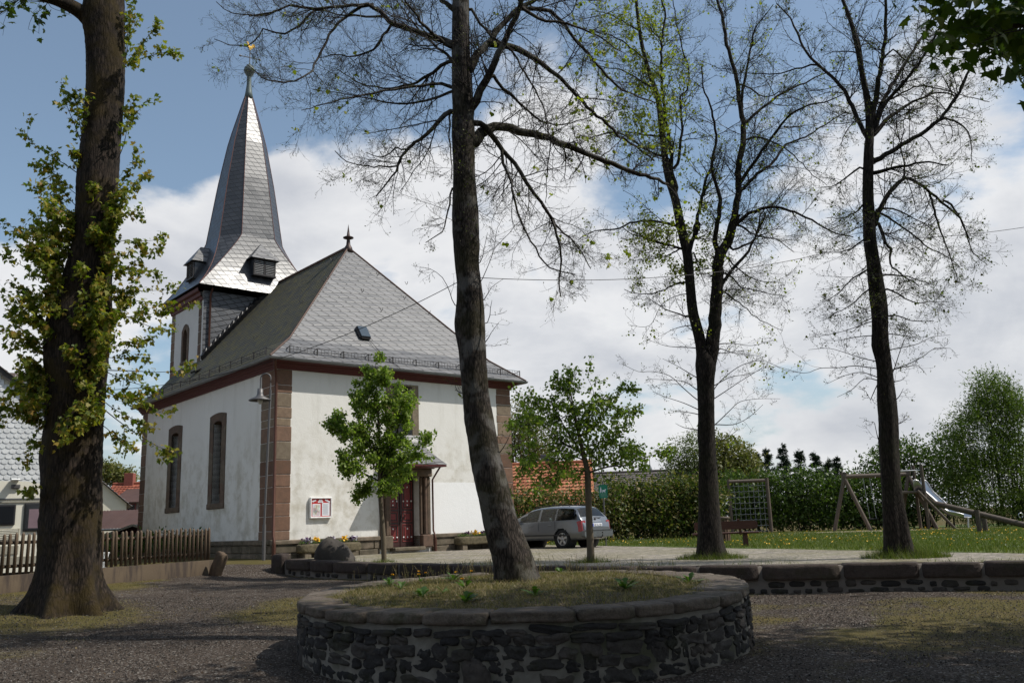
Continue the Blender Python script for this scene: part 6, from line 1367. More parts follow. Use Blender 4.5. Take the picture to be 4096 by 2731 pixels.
G = Geo(); A, B, C_ = lime_twigs(G, cl, rgm, .26, (.9, 2.0), 6, 2, .12, .0, 1.5, tmin=.25, flat=.4); G.build('twigs', TWIG, om, bo)
P, T = onpoly(C_, 3, rgm, .2); Pb, Tb = onpoly(B, 2, rgm, .3); P = np.concatenate([P, Pb]) + rgm.normal(0, .07, (len(P) + len(Pb), 3))
ell = [((10.9, 6.2, 10.6), (5.4, 6.3, 3.4)), ((9.4, 10.2, 9.9), (2.6, 2.4, 2.0)), ((6.6, 9.3, 10.8), (2.2, 2.2, 1.5)), ((13.5, 8.8, 10), (3.5, 4.0, 3)), ((5.2, 6.2, 10.2), (2.2, 2.6, 1.8))]
for ce, ra in ell:
    m = int(260 * np.prod(ra) ** (2 / 3.) / 12); u = unit(rgm.normal(0, 1, (m, 3))) * (rgm.random(m) ** .4)[:, None]; P = np.vstack([P, (np.array(ce) + u * np.array(ra)).repeat(26, 0) + rgm.normal(0, .42, (m * 26, 3)) * np.array((1, 1, .45))])
for (x, y), yy in zip(((3740, 30), (3820, 80), (3900, 40), (3960, 110), (4050, 60), (4090, 140), (3940, 60), (3980, 20), (4100, 20)), rgm.uniform(8.4, 9.4, 9)): P = np.vstack([P, atY(x, y, yy) + rgm.normal(0, .20, (26, 3))])
leaves('crown', P, .165 * rgm.uniform(.6, 1.2, len(P)), 'maple', rgm, DARKMAPLE, om, bo, droop=.7, upn=1.0)

for i, (x, y, a, lb) in enumerate(((-6.5, -5.5, 2.0, 'leafy maple added out of view to darken the foreground, left of and behind the viewpoint'), (3.5, -9.0, 4.1, 'leafy maple added out of view to darken the foreground, straight behind the viewpoint'), (11.5, -9.0, 3.0, 'leafy maple added out of view to darken the foreground, far behind and right of the viewpoint'))):
    r = dup(om, (x, y, h1(x, y) - .1), a, lb); r['group'] = 'unseen maples added to darken the foreground'  # unseen copies of the maple, added to block sky light from the foreground
# ------------------------------------------------------------------ picket fence on its low concrete wall, slab beside the gap
F0 = np.array([-15.2, 13.8]); F1 = np.array([-11.1, 19.0]); F2 = np.array([-8.75, 25.5])
FL = along(np.vstack([F0, (F0 + F1) / 2 + (-.05, 0), F1, (F1 * .5 + F2 * .5) + (-.12, 0), F2]), 300)
fb = (F1[0], F1[1], h1(*F1)); fence = thing('picket_fence', 'brown wooden picket fence of round stakes on a stained low concrete wall', 'fence', fb)
V = []
for i, (x, y) in enumerate(FL):
    t = FL[min(i + 1, 299)] - FL[max(i - 1, 0)]; t /= np.linalg.norm(t); nr = np.array((t[1], -t[0])); g_ = .60; V += [(*(np.array((x, y)) + nr * .10), g_ - .5), (*(np.array((x, y)) + nr * .10), g_ + .36), (*(np.array((x, y)) - nr * .10), g_ + .36), (*(np.array((x, y)) - nr * .10), g_ - .5)]
idx = np.arange(1200).reshape(300, 4); Fq = np.concatenate([np.stack([idx[:-1, j], idx[1:, j], idx[1:, j + 1], idx[:-1, j + 1]], -1) for j in range(3)] + [idx[-1:], idx[:1, ::-1]])
np_obj('base_wall', V, [Fq], CONCRETE, fence, False, fb)
d = np.r_[0, np.cumsum(np.linalg.norm(np.diff(FL, axis=0), axis=1))]; rgf = np.random.default_rng(4)
pk = None; s = .15; n_ = 0
base_p = MB().lathe([(.036, 0), (.036, .80), (.030, .84), (.012, .865)], n=8)
while s < d[-1] - .04:
    x, y = np.interp(s, d, FL[:, 0]), np.interp(s, d, FL[:, 1])
    if pk is None: pk = base_p.build('picket', FENCEWOOD, fence); o = pk
    else: o = pk.copy(); COL.objects.link(o); o.parent = fence
    o.location = (x - fb[0] + rgf.normal(0, .006), y - fb[1], .60 + .375 - fb[2] + rgf.normal(0, .006)); o.rotation_euler = (rgf.normal(0, .012), rgf.normal(0, .012), rgf.uniform(0, 6)); o.scale = (1, 1, rgf.uniform(.97, 1.02)); s += .158
for hgt in (.18, .68):
    r_ = np.c_[FL[::6], np.full(50, .60 + .36 + hgt)]; tn = np.array((-.07, .035, 0)); MB().tube(r_ + tn, .036, 8).build('rail', FENCEWOOD, fence, fb)
for q in (.32, .62, .80, .99):
    x, y = FL[int(q * 299)]; MB().tube([(x - .07, y + .035, .9), (x - .07, y + .035, 1.78)], .045, 8).build('post', FENCEWOOD, fence, fb)
sb = atY(873, 2292, 25.0); sz_ = h1(sb[0], sb[1]); slab = Stones(31)
M3 = np.array(Matrix.Rotation(R(20), 3, 'Y') @ Matrix.Rotation(R(38), 3, 'Z'))
slab.add(lambda q: (q + np.array((0, 0, .28))) @ M3.T * np.array((1, 1, 1)) + np.array((-.1, 0, 0)), (.10, .26, .36), 10, .09, True)
o = slab.build('stone_slab', SLABSTONE); o.location = (sb[0], sb[1], sz_); tag(o, 'rough sandstone slab leaning against the end of the picket fence', 'stone slab')
bd = Stones(33); bp = atY(1332, 2236, 25.0); bd.add(lambda q: q * np.array([1, .8, 1]) * (1 - .34 * np.clip(q[:, 2:3] / .36, -1, 1) * np.array([1, 1, 0])) + np.array([.05 * 1, 0, .28]) + np.c_[-q[:, 2] * .15, q[:, 2] * 0, q[:, 0] * -.16], (.48, .38, .36), 3.2, .16, True)
o = bd.build('boulder', STONEGREY); o.location = (bp[0], bp[1], h1(bp[0], bp[1])); tag(o, 'dark pointed boulder on the forecourt before the flower trough', 'boulder')

# ------------------------------------------------------------------ camper behind the fence
cz = .55; cc = atY(0, 2100, 24.5); CAMX = atY(300, 2100, 23.6)[0]
camper = thing('camper_van', 'cream camper parked behind the picket fence, half hidden by the maple trunk', 'camper', (CAMX, 23.6, cz), R(214))   # local x runs to the photo's left
cux = np.array((math.cos(R(214)), math.sin(R(214)), 0)); cuy = np.array((-cux[1], cux[0], 0)); co_ = np.array((CAMX, 23.6, cz))
def cp(x, y): # photo pixel -> local x,z on the near side
    d_ = ray(x, y); q = EYE + d_ * (((co_ - EYE) @ cuy) / (d_ @ cuy)) - co_; return (q @ cux, q[2])
z_r = cp(0, 1925)[1]
outl = [(-.2, .35), (6.2, .35), (6.2, 2.5), (6.0, z_r - .02), (5.4, z_r + .05), (2.2, z_r + .03), (1.2, z_r - .0), (.4, z_r - .15), (-.1, z_r - .35), (-.2, 2.0)]
MB().prism(outl, (0, 0, 0), (1, 0, 0), (0, 0, 1), (0, -2.1, 0)).build('body', CREAM, camper)
nz = 0.02
def cbox(name, x0, y0, x1, y1, th, mat, par, bev=.01):
    a, b = cp(x0, y0), cp(x1, y1)
    if x0 < -500: a, b = (a[0], cp(60, y0)[1]), (b[0], cp(60, y1)[1])
    x_, X_ = sorted((a[0], b[0])); z_, Z_ = sorted((a[1], b[1])); return MB().box(((x_ + X_) / 2, th / 2, (z_ + Z_) / 2), (X_ - x_, th, Z_ - z_), None, bev).build(name, mat, par)
for k, (x0, y0, x1, y1) in enumerate(((-70, 2018, 58, 2100), (98, 2012, 205, 2122))):
    f = cbox('window', x0, y0, x1, y1, .05, BLACKTRIM, camper, .02); cbox('pane', x0 + 7, y0 + 8, x1 - 7, y1 - 8, .062, PLAINGLASS, f, .004)
    if k: cbox('curtain', x0 + 18, y0 + 24, x1 - 30, y1 - 12, .066, CURTAIN, f, .002)
cbox('side_trim', -900, 1992, 350, 1998, .03, ZINC, camper, .004); cbox('side_trim', -900, 2004, 350, 2010, .03, CREAMDARK, camper, .004)
v_ = cbox('vent_grille', -40, 2115, 75, 2160, .03, CREAMDARK, camper, .008); mb = MB()
for k in range(6): a = cp(-36, 2121 + k * 7); b = cp(71, 2121 + k * 7); mb.box(((a[0] + b[0]) / 2, .034, a[1]), (abs(a[0] - b[0]), .014, .018))
mb.build('grille_slat', CREAM, v_)
cbox('vent_grille', -40, 2185, 72, 2215, .03, CREAMDARK, camper, .008)
cbox('awning_light', 44, 1937, 80, 1954, .07, POSTMETAL, camper, .02); cbox('roof_hatch', 40, 1916, 78, 1924, .3, WHITEPL, camper, .03)
for x in (1.3, 4.9): MB().lathe([(.33, -.1), (.33, .1)], (x, -.2, .33), 20, (0, 1, 0)).build('wheel', BLACK, camper)
cbox('lower_skirt', -900, 2225, 350, 2262, .02, CREAMDARK, camper, .006)

# something white behind the fence: stacked plastic chairs
wc = onZ(470, 2262, .62); 
def garden_chair(name, label, p, rz, tip):
    t = thing('garden_chair', label, 'garden chair', p, rz, 'white plastic garden chairs behind the fence')
    MB().box((0, 0, .42), (.46, .44, .03), None, .014).build('seat', WHITEPL, t)
    b_ = MB(); 
    for x in (-.19, -.095, 0, .095, .19): b_.beam((x, .20, .44), (x, .30, .86), .06, .02)
    b_.beam((-.22, .30, .86), (.22, .30, .86), .07, .03, bev=.01); b_.build('backrest', WHITEPL, t)
    for x, y in ((-.2, -.19), (.2, -.19), (-.2, .19), (.2, .19)): MB().beam((x, y, .42), (x * 1.12, y * 1.12, 0), .045, .045).build('leg', WHITEPL, t)
    for x in (-.235, .235): MB().beam((x, -.2, .64), (x, .25, .66), .05, .02).beam((x, -.2, .64), (x * .95, -.2, .42), .04, .03).build('armrest', WHITEPL, t)
    return t
garden_chair('garden_chair', 'white plastic garden chair seen through the picket fence nearer the maple', (-12.0, 23.6, .45), R(20), 0)
garden_chair('garden_chair', 'white plastic garden chair seen through the picket fence nearer the church', (-11.35, 23.9, .42), R(-30), 0)

# ------------------------------------------------------------------ houses
def tiles_on(mb_V, mb_F, p0, ux, uy, L, W, tw, th, rg, cnt, lift=.05):
    """flat tiles in rows on a roof plane: p0 eave corner, ux along eave, uy up slope"""
    p0, ux, uy = map(lambda q: np.array(q, float), (p0, ux, uy)); nn = np.cross(ux, uy); nn /= np.linalg.norm(nn); nr, nc = int(W / th), int(L / tw)
    V, F = [], []
    i, j = np.meshgrid(np.arange(nr), np.arange(nc), indexing='ij'); i = i.ravel(); j = j.ravel(); m = len(i)
    a = (j * tw)[:, None] * ux; b = (i * th)[:, None] * uy; j_ = rg.normal(0, .004, (m, 1)) * nn
    q = np.stack([p0 + a + b + nn * lift + j_, p0 + a + ux * tw * .5 + b + nn * (lift + .05) + j_, p0 + a + ux * tw * .97 + b + nn * lift + j_, p0 + a + ux * tw * .97 + b + uy * th * 1.12 + nn * .004, p0 + a + ux * tw * .5 + b + uy * th * 1.12 + nn * .012, p0 + a + b + uy * th * 1.12 + nn * .004], 1)
    k = np.arange(m * 6).reshape(m, 6); f = np.concatenate([k[:, [0, 1, 4, 5]], k[:, [1, 2, 3, 4]]])
    mb_V.append(q.reshape(-1, 3)); mb_F.append(f + cnt); return cnt + m * 6
def house(name, label, c, rz, Lx, Ly, hw, hr, wallm, tilem, tw=.26, th=.36, over=.35, extras=None):
    """ridge along local x; origin at floor centre"""
    t = thing(name, label, 'house', c, rz); rg = np.random.default_rng(int(abs(c[0] * 10)) + 3); x, y = Lx / 2, Ly / 2
    mb = MB(); mb.add([(-x, -y, -.3), (x, -y, -.3), (x, y, -.3), (-x, y, -.3), (-x, -y, hw), (x, -y, hw), (x, y, hw), (-x, y, hw), (-x, 0, hr), (x, 0, hr)], [(0, 1, 5, 4), (2, 3, 7, 6), (1, 2, 6, 9, 5), (3, 0, 4, 8, 7)]); mb.build('wall', wallm, t)
    V, F, cnt = [], [], 0; sl = math.hypot(y, hr - hw); uy = np.array((0, y, hr - hw)) / sl; e = over; zl = hw - e * (hr - hw) / y
    e0 = np.array((-x - e, -y - e, zl + .06)); cnt = tiles_on(V, F, e0, (1, 0, 0), uy, Lx + 2 * e, sl * (1 + e / y), tw, th, rg, cnt)
    e1 = np.array((x + e, y + e, zl + .06)); cnt = tiles_on(V, F, e1, (-1, 0, 0), uy * np.array((1, -1, 1)), Lx + 2 * e, sl * (1 + e / y), tw, th, rg, cnt)
    r = np_obj('roof', np.concatenate(V), [np.concatenate(F)], tilem, t, False)
    b = MB(); b.add([(-x - e, -y - e, zl + .05), (x + e, -y - e, zl + .05), (x + e, 0, hr + .05), (-x - e, 0, hr + .05), (x + e, y + e, zl + .05), (-x - e, y + e, zl + .05)], [(0, 1, 2, 3), (3, 2, 4, 5)]); b.tube([(-x - e, 0, hr + .1), (x + e, 0, hr + .1)], .11, 8); b.build('ridge', tilem, r)
    return t, r
def wn(parent, c, size, axis_=1, frame=WHITEPL):
    """window on a wall: axis_ 1 = facing +-y, 0 = facing +-x"""
    sx = (size[0], .08, size[1]) if axis_ == 1 else (.08, size[0], size[1]); f = MB().box(c, sx, None, .01).build('window', frame, parent)
    s2 = (size[0] - .14, .10, size[1] - .14) if axis_ == 1 else (.10, size[0] - .14, size[1] - .14); MB().box(c, s2).build('pane', PLAINGLASS, f)

# shingled house behind the camper
t = thing('shingled_house', 'house with a white scalloped shingle gable and brown tiled roof behind the camper', 'house', (-20.2, 31.5, .55), R(29))
hu = np.array((math.cos(R(29)), math.sin(R(29)), 0)); hn = np.array((-hu[1], hu[0], 0)); ho = np.array((-20.2, 31.5, .55))
def zg(x, y):
    d_ = ray(x, y); q = EYE + d_ * (((ho - EYE) @ hn) / (d_ @ hn)) - ho; return np.array((q @ hu, 0, q[2]))
gx0 = 0; a = zg(0, 1487); b_ = zg(114, 1575); slope = (b_[2] - a[2]) / (b_[0] - a[0]); rx = zg(350, 1700)[0]; az = a[2]
vz = lambda X: az + slope * (X - a[0])           # verge line, local coordinates
apx = a[0] - 1.6; gapex = vz(apx)
MB().add([(-8.6, 0, -.3), (rx, 0, -.3), (rx, 0, vz(rx)), (apx, 0, gapex), (-8.6, 0, vz(rx)), (-8.6, 8, -.3), (rx, 8, -.3), (rx, 8, vz(rx)), (apx, 8, gapex), (-8.6, 8, vz(rx))], [(0, 1, 2, 3, 4), (1, 6, 7, 2), (6, 5, 9, 8, 7), (5, 0, 4, 9)]).build('wall', HOUSEWALL, t)
V, F = [], []; sw, sh2 = .23, .19; cnt = 0
for i in range(int(gapex / sh2)):
    for j in range(int(12 / sw)):
        X = -6 + j * sw + (i % 2) * sw / 2; Z = .2 + i * sh2
        if Z + sh2 > vz(max(X, apx)) - .12 or X > rx: continue
        th = np.linspace(math.pi, 2 * math.pi, 7); q = [(X + sw * .49 * math.cos(k), -.05, Z + .09 * math.sin(k)) for k in th] + [(X + sw * .49, -.022, Z + sh2 * 1.05), (X - sw * .49, -.022, Z + sh2 * 1.05)]
        V += q; F.append(np.arange(cnt, cnt + 9)); cnt += 9
np_obj('shingle_cladding', V, [np.array(F)], SHINGLE, t, False)
MB().beam((apx, -.12, gapex + .05), (rx + .4, -.12, vz(rx + .4) + .05), .05, .24).build('verge_board', plain('dark_verge', (.05, .045, .04), .7), t)
V, F, cnt = [], [], 0; L_ = math.hypot(rx + .5 - apx, gapex - vz(rx + .5)); uy = np.array((-(rx + .5 - apx), 0, gapex - vz(rx + .5))) / L_
cnt = tiles_on(V, F, (rx + .5, -.2, vz(rx + .5) + .12), (0, 1, 0), uy, 8.4, L_, .26, .36, np.random.default_rng(1), cnt); np_obj('roof', np.concatenate(V), [np.concatenate(F)], BROWNTILE, t, False)
wy = 3.0; p0 = zg(40, 1440) + np.array((0, 0, .55)); w2 = MB()                      # cross wing seen above the verge
V, F, cnt = [], [], 0; cnt = tiles_on(V, F, (p0[0] - gx0 - .6, wy - 2.4, p0[2] - .55 - 2.2), (1, 0, 0), np.array((0, 2.4, 2.2)) / 3.256, 2.4, 3.256, .26, .36, np.random.default_rng(2), cnt); np_obj('wing_roof', np.concatenate(V), [np.concatenate(F)], BROWNTILE, t, False)
MB().box((p0[0] - gx0 - 1.0, .55, p0[2] - .2), (.8, .8, 1.5), None, .02).build('chimney', plain('slate_chimney', (.06, .065, .08), .6), t); MB().box((p0[0] - gx0 - 1.0, .55, p0[2] + .60), (1.0, 1.0, .09), None, .02).build('chimney_cap', WHITEPL, t)

# orange roof behind the hedge
p = atY(2190, 1838, 58); q = atY(2345, 1872, 58)
t, r = house('orange_roofed_house', 'low house with a bright orange tiled roof behind the thin hedge', (p[0] - 1.6, 62.0, .7), R(-4), 9.0, 9.6, 1.2, p[2] - .75, GREYWALL, ORANGETILE, .30, .36)
MB().box((-2.6, -3.1, 3.35), (.5, .6, .08), Matrix.Translation((-2.6, -3.1, 3.35)) @ Matrix.Rotation(R(40), 4, 'X') @ Matrix.Translation((2.6, 3.1, -3.35)), .03).build('skylight', DARKMETAL, r)
MB().box((1.6, .4, p[2] - .5), (.7, .6, .9), None, .02).build('chimney', plain('grey_chimney', (.10, .10, .11), .8), t)
p = atY(2540, 1880, 76); t, r = house('grey_roofed_house', 'long house with a dull grey tiled roof rising just over the hedge', (p[0] + 0, 80, .7), R(-3), 12.5, 9.0, 2.6, p[2] - .7, HOUSEWALL, GREYTILE, .32, .38)
MB().lathe([(.25, 0), (.16, .4), (.04, .7), (.03, 1.8)], (1.9, 0, p[2] - .75), 8).build('roof_finial', ZINC, r)
# red roofs at the left, behind the church
p = atY(520, 1925, 75); t, r = house('red_roofed_house', 'house with red tiled roof and dormer left of the church', (p[0] + 2.5, 79.5, .2), R(3), 11, 9, 3.3, p[2] - .2, HOUSEWALL, REDTILE, .3, .36)
dz = p[2] - .2; mb = MB().box((-2.3, -3.0, dz - 2.45), (3.3, 2.6, 1.5)); dm = mb.build('dormer', plain('grey_dormer_front', (.16, .15, .145), .8), r)
MB().add([(-4.2, -4.7, dz - 1.72), (-.4, -4.7, dz - 1.72), (.2, -1.0, dz - .45), (-4.2, -1.0, dz - .45), (-4.2, -4.7, dz - 1.80), (-.4, -4.7, dz - 1.80)], [(0, 1, 2, 3), (4, 5, 1, 0)]).build('dormer_roof', RUSTSHEET, dm)
wn(dm, (-2.6, -4.32, dz - 2.35), (.9, 1.0), 1, plain('red_window_frame', (.15, .03, .03), .6))
MB().box((-4.4, 0, dz + .35), (.8, .7, 1.3), None, .02).build('chimney', CHIMNEY, t)
p = atY(300, 1838, 66); q = atY(478, 2010, 66); ra_ = math.atan2(p[1], p[0]); hy = abs(q[0] - p[0]) * 1.06
t, r = house('cream_gable_house', 'cream gabled house end showing between maple trunk and red roof', (p[0] + 4.3 * math.cos(ra_), p[1] + 4.3 * math.sin(ra_), .2), ra_, 8, 2 * hy, q[2] - .2, p[2] - .2, HOUSEWALL, GREYTILE, .3, .36)
p = atY(440, 2038, 48); zt = p[2]; pe = atY(440, 2113, 46)
sh_ = thing('open_shed', 'low shed with a rusty red corrugated roof behind the picket fence', 'shed', (atY(420, 2100, 47)[0], 48, .3), R(4))
V = []; n_ = 120
for k in range(n_ + 1):
    X = -3.5 + 9.5 * k / n_; w_ = .022 * math.sin(k * math.pi * .9); V += [(X, -2.0, pe[2] - .3 + w_), (X, 1.2, zt - .3 + w_)]
i = np.arange(n_) * 2; np_obj('corrugated_roof', V, [np.stack([i, i + 2, i + 3, i + 1], -1)], RUSTSHEET, sh_, False)
MB().box((1.2, .4, (pe[2] - .3) / 2 - .2), (9.2, 3.6, pe[2] - .3 - .3)).build('wall', GREYWALL, sh_); MB().tube([(-3.5, -2.05, pe[2] - .36), (6, -2.05, pe[2] - .36)], .06, 8).build('gutter', ZINC, sh_)
for X in (-1.5, 1.0, 3.4): MB().beam((X, -1.75, -.2), (X, -1.75, pe[2] - .4), .12).build('post', GREYLOG, sh_)
hp = atY(505, 2115, 40); hut = thing('garden_hut', 'dark red garden hut with a low pale edged gable roof', 'hut', (hp[0], 41, .3), R(4)); zr_ = hp[2] - .3 + .25
MB().add([(-1.3, 0, 0), (1.3, 0, 0), (1.3, 0, zr_ - .55), (0, 0, zr_ - .12), (-1.3, 0, zr_ - .55), (-1.3, 2, 0), (1.3, 2, 0), (1.3, 2, zr_ - .55), (0, 2, zr_ - .12), (-1.3, 2, zr_ - .55)], [(0, 1, 2, 3, 4), (1, 6, 7, 2), (6, 5, 9, 8, 7), (5, 0, 4, 9)]).build('wall', plain('dark_red_hut_boards', (.07, .02, .02), .8), hut)
MB().beam((0, .9, zr_ - .08), (1.75, .9, zr_ - .66), 2.6, .06).beam((0, .9, zr_ - .08), (-1.75, .9, zr_ - .66), 2.6, .06).build('roof', GREYTILE, hut); MB().beam((0, -.43, zr_ - .08), (1.75, -.43, zr_ - .66), .03, .10).beam((0, -.43, zr_ - .08), (-1.75, -.43, zr_ - .66), .03, .10).build('verge_board', CREAMDARK, hut)

# ------------------------------------------------------------------ silver estate car
CH = R(137); hd = np.array((math.cos(CH), math.sin(CH))); lf = np.array((-hd[1], hd[0])); cx0 = onZ(2257, 2192, .735)[:2] - hd * .98 - lf * .74
car = thing('parked_car', 'silver grey estate car with roof rails parked beside the hedge', 'car', (cx0[0], cx0[1], zp(*cx0) + .02), CH)
xs = np.r_[np.array([0, .03, .08, .14, .2]), np.arange(.25, 4.31, .05), np.array([4.36, 4.42, 4.47, 4.5])]
def car_sec(x):
    roof = np.interp(x, (0, .12, .17, .30, .42, .55, 1.0, 1.7, 2.3, 2.55, 2.8, 3.1, 3.35, 3.5, 4.2, 4.4, 4.5), (.70, .97, 1.02, 1.20, 1.36, 1.425, 1.455, 1.465, 1.435, 1.39, 1.30, 1.15, 1.01, .955, .83, .72, .60))
    belt = np.interp(x, (0, .12, .3, 1.0, 2.6, 3.3, 3.5, 4.2, 4.5), (.66, .95, .975, .965, .935, .93, .925, .79, .55))
    wd = np.interp(x, (0, .06, .2, .5, 1.2, 3.2, 3.9, 4.3, 4.5), (.70, .78, .825, .85, .865, .865, .845, .76, .60)); sill = np.interp(x, (0, .1, .3, 4.3, 4.5), (.42, .33, .27, .27, .33))
    belt = min(belt, roof - .02); gh = roof - belt; wr = wd - .24 * min(1, gh / .48) if gh > .05 else wd - .06
    cz_ = np.array([sill, sill + .05, .50 if belt > .58 else (sill + belt) / 2, .70 if belt > .78 else belt - .06, belt - .03]); cy_ = np.array([wd - .06, wd - .03, wd + .012, wd, wd - .022]); zl_ = np.linspace(sill + .01, belt - .03, 14)
    return [(0, sill), (wd * .8, sill)] + [(float(np.interp(z_, cz_, cy_)), float(z_)) for z_ in zl_] + [(wd - .035, belt), (wr + (wd - .035 - wr) * .35, belt + gh * .62), (wr, roof - min(.07, gh * .2)), (wr - .07, roof - min(.02, gh * .1)), (wr * .55, roof + min(.012, gh)), (0, roof + min(.02, gh * .5))]
S_ = np.array([car_sec(x) for x in xs]); m = S_.shape[1]; V = []
for x, s_ in zip(xs, S_):
    V += [(x, y, z) for y, z in s_] + [(x, -y, z) for y, z in s_]
V = np.array(V); nb_ = 2 * m; body, glass = [], []; BX = ((.30, 1.24), (1.31, 2.02), (2.10, 3.02)); WH = (.98, 3.49)
ux_ = lambda i: (xs[i] + xs[i + 1]) / 2
for i in range(len(xs) - 1):
    for sd_ in (0, 1):
        for j in range(m - 1):
            a, b, c_, d_ = i * nb_ + sd_ * m + j, (i + 1) * nb_ + sd_ * m + j, (i + 1) * nb_ + sd_ * m + j + 1, i * nb_ + sd_ * m + j + 1
            ctr = V[[a, b, c_, d_]].mean(0); f = [a, d_, c_, b] if sd_ else [a, b, c_, d_]
            if any((ctr[0] - w) ** 2 + (ctr[2] - .32) ** 2 < .37 ** 2 for w in WH) and abs(ctr[1]) > .45 and j < 15: continue
            gl = False; x = ux_(i)
            if j in (16, 17) and any(p_ < x < q_ for p_, q_ in BX):
                gl = not (x < .42 and j == 17) and not (x > 2.72 and j == 17)
            if j in (19, 20) and .17 < x < .46: gl = True
            if j in (19, 20) and 2.62 < x < 3.36: gl = True
            (glass if gl else body).append(f)
e0 = list(range(0, m)) + list(range(nb_ - 1, m - 1, -1)); 
bo_ = np_obj('body', V, [np.array(body)], CARPAINT, car, True)
np_obj('window', V, [np.array(glass)], CARGLASS, car, True)
MB().add(V[e0], [tuple(range(len(e0)))[::-1]]).build('tail_panel', CARPAINT, car)
mb = MB(); mb.box((2.0, 0, .55), (3.4, 1.4, .5)); mb.box((1.25, 0, .95), (.22, 1.3, .5), None, .06)
for y in (-.38, .38): mb.box((2.2, y, .9), (.2, .5, .62), None, .07); mb.box((2.18, y, 1.24), (.1, .26, .16), None, .04)
mb.tube([(2.75 + .04 * math.cos(a), .38 + .17 * math.cos(a), 1.0 + .17 * math.sin(a)) for a in np.linspace(0, 6.28, 16)], .018, 6); mb.box((3.1, 0, .86), (.4, 1.4, .14)); mb.build('seats', INTERIOR, car)
for sg in (1, -1):
    MB().tube([(.75, sg * .60, 1.455), (.80, sg * .60, 1.50), (1.6, sg * .60, 1.515), (2.3, sg * .59, 1.47), (2.42, sg * .585, 1.425)], .018, 6).tube([(1.7, sg * .60, 1.515), (1.7, sg * .60, 1.46)], .016, 6).build('roof_rail', BLACKTRIM, car)
    MB().add([(.075, sg * .60, 1.0 - .06), (.10, sg * .805, .93), (.17, sg * .838, .93), (.27, sg * .858, .90), (.20, sg * .862, .70), (.20, sg * .862, .56), (.05, sg * .79, .56), (.045, sg * .62, .56)], [(0, 1, 6, 7) if sg > 0 else (7, 6, 1, 0), (1, 2, 5, 6) if sg > 0 else (6, 5, 2, 1), (2, 3, 4, 5) if sg > 0 else (5, 4, 3, 2)]).build('tail_light', REDLAMP, car)
    MB().box((2.1, sg * .878, .455), (3.0, .012, .05), Matrix.Identity(4), .005).build('side_moulding', BLACKTRIM, car)
    for x in (1.52, 2.40): MB().box((x, sg * .868, .80), (.17, .03, .035), None, .012).build('door_handle', CARPAINT, car)
    MB().lathe([(.06, 0), (.10, .03), (.11, .10), (.09, .14), (.0, .15)], (3.02, sg * .98, .985), 10, (1, 0, 0)).beam((3.08, sg * .82, .96), (3.08, sg * .93, .97), .05).build('wing_mirror', CARPAINT, car)
    MB().box((2.055, sg * .868, .70), (.008, .006, .52)).box((1.27, sg * .868, .80), (.008, .006, .36)).build('door_seam', BLACKTRIM, car)
    for x in WH:
        w_ = MB().lathe([(.20, -.1), (.315, -.095), (.322, -.07), (.322, .06), (.31, .085), (.235, .09), (.22, .06)], (x, sg * .755, .315), 28, (0, sg, 0)).build('wheel', BLACK, car)
        r_ = MB().lathe([(.225, .055), (.215, .08), (.20, .06)], (x, sg * .755, .315), 28, (0, sg, 0)).lathe([(.05, .05), (.05, .075), (0, .085)], (x, sg * .755, .315), 12, (0, sg, 0))
        for k in range(5):
            a = k * 2 * math.pi / 5 + .3; e_ = np.array((math.cos(a), 0, math.sin(a))); o_ = np.array((x, sg * (.755 + .062), .315)); r_.beam(o_ + e_ * .03, o_ + e_ * .21, .075, .02, up=(0, 1, 0), bev=.008)
        r_.build('rim', RIM, w_); MB().lathe([(.20, -.02), (0, -.02)], (x, sg * .755, .315), 20, (0, sg, 0)).build('brake_disc', DARKMETAL, w_)
        MB().lathe([(.40, -.30), (.40, .03)], (x, sg * .77, .32), 24, (0, sg, 0)).build('wheel_arch', BLACK, car)
bm_ = MB().prism([(-.76, .36), (.76, .36), (.81, .41), (.81, .58), (.77, .61), (-.77, .61), (-.81, .58), (-.81, .41)], (-.045, 0, 0), (0, 1, 0), (0, 0, 1), (.16, 0, 0)).build('bumper', CARPAINT, car)
MB().box((-.048, 0, .59), (.03, 1.56, .02)).build('bumper_strip', BLACKTRIM, car)
MB().box((.105, 0, .90), (.05, .62, .05), None, .02).build('hatch_handle', plain('bright_silver_trim', (.55, .56, .57), .25, .8), car)
pl = MB().box((.022, 0, .765), (.03, .54, .125), None, .006).build('number_plate', WHITEPAPER, car)
PM = Matrix(((0, 0, -1, .0045), (-1, 0, 0, -.02), (0, 1, 0, .765), (0, 0, 0, 1)))
text_part('plate_lettering', 'VB FA 281', .105, PM, BLACK, pl, .001); MB().box((.005, .245, .765), (.004, .045, .115)).build('plate_band', BLUE, pl)
MB().tube([(.16, .02, 1.03), (.13, -.25, 1.02), (.125, -.35, 1.03)], .014, 5).build('rear_wiper', BLACKTRIM, car)
MB().lathe([(.0, .0), (.045, .003), (.045, .012), (0, .015)], (.115, 0, .98), 12, (-1, 0, .4)).build('badge', DARKMETAL, car)
MB().tube([(.1, -.05, .36), (-.10, -.05, .34), (-.16, -.05, .40), (-.16, -.05, .47)], .022, 8).lathe([(.0, -.03), (.028, -.012), (.028, .012), (0, .03)], (-.16, -.05, .50), 10).build('tow_bar', BLACK, car)

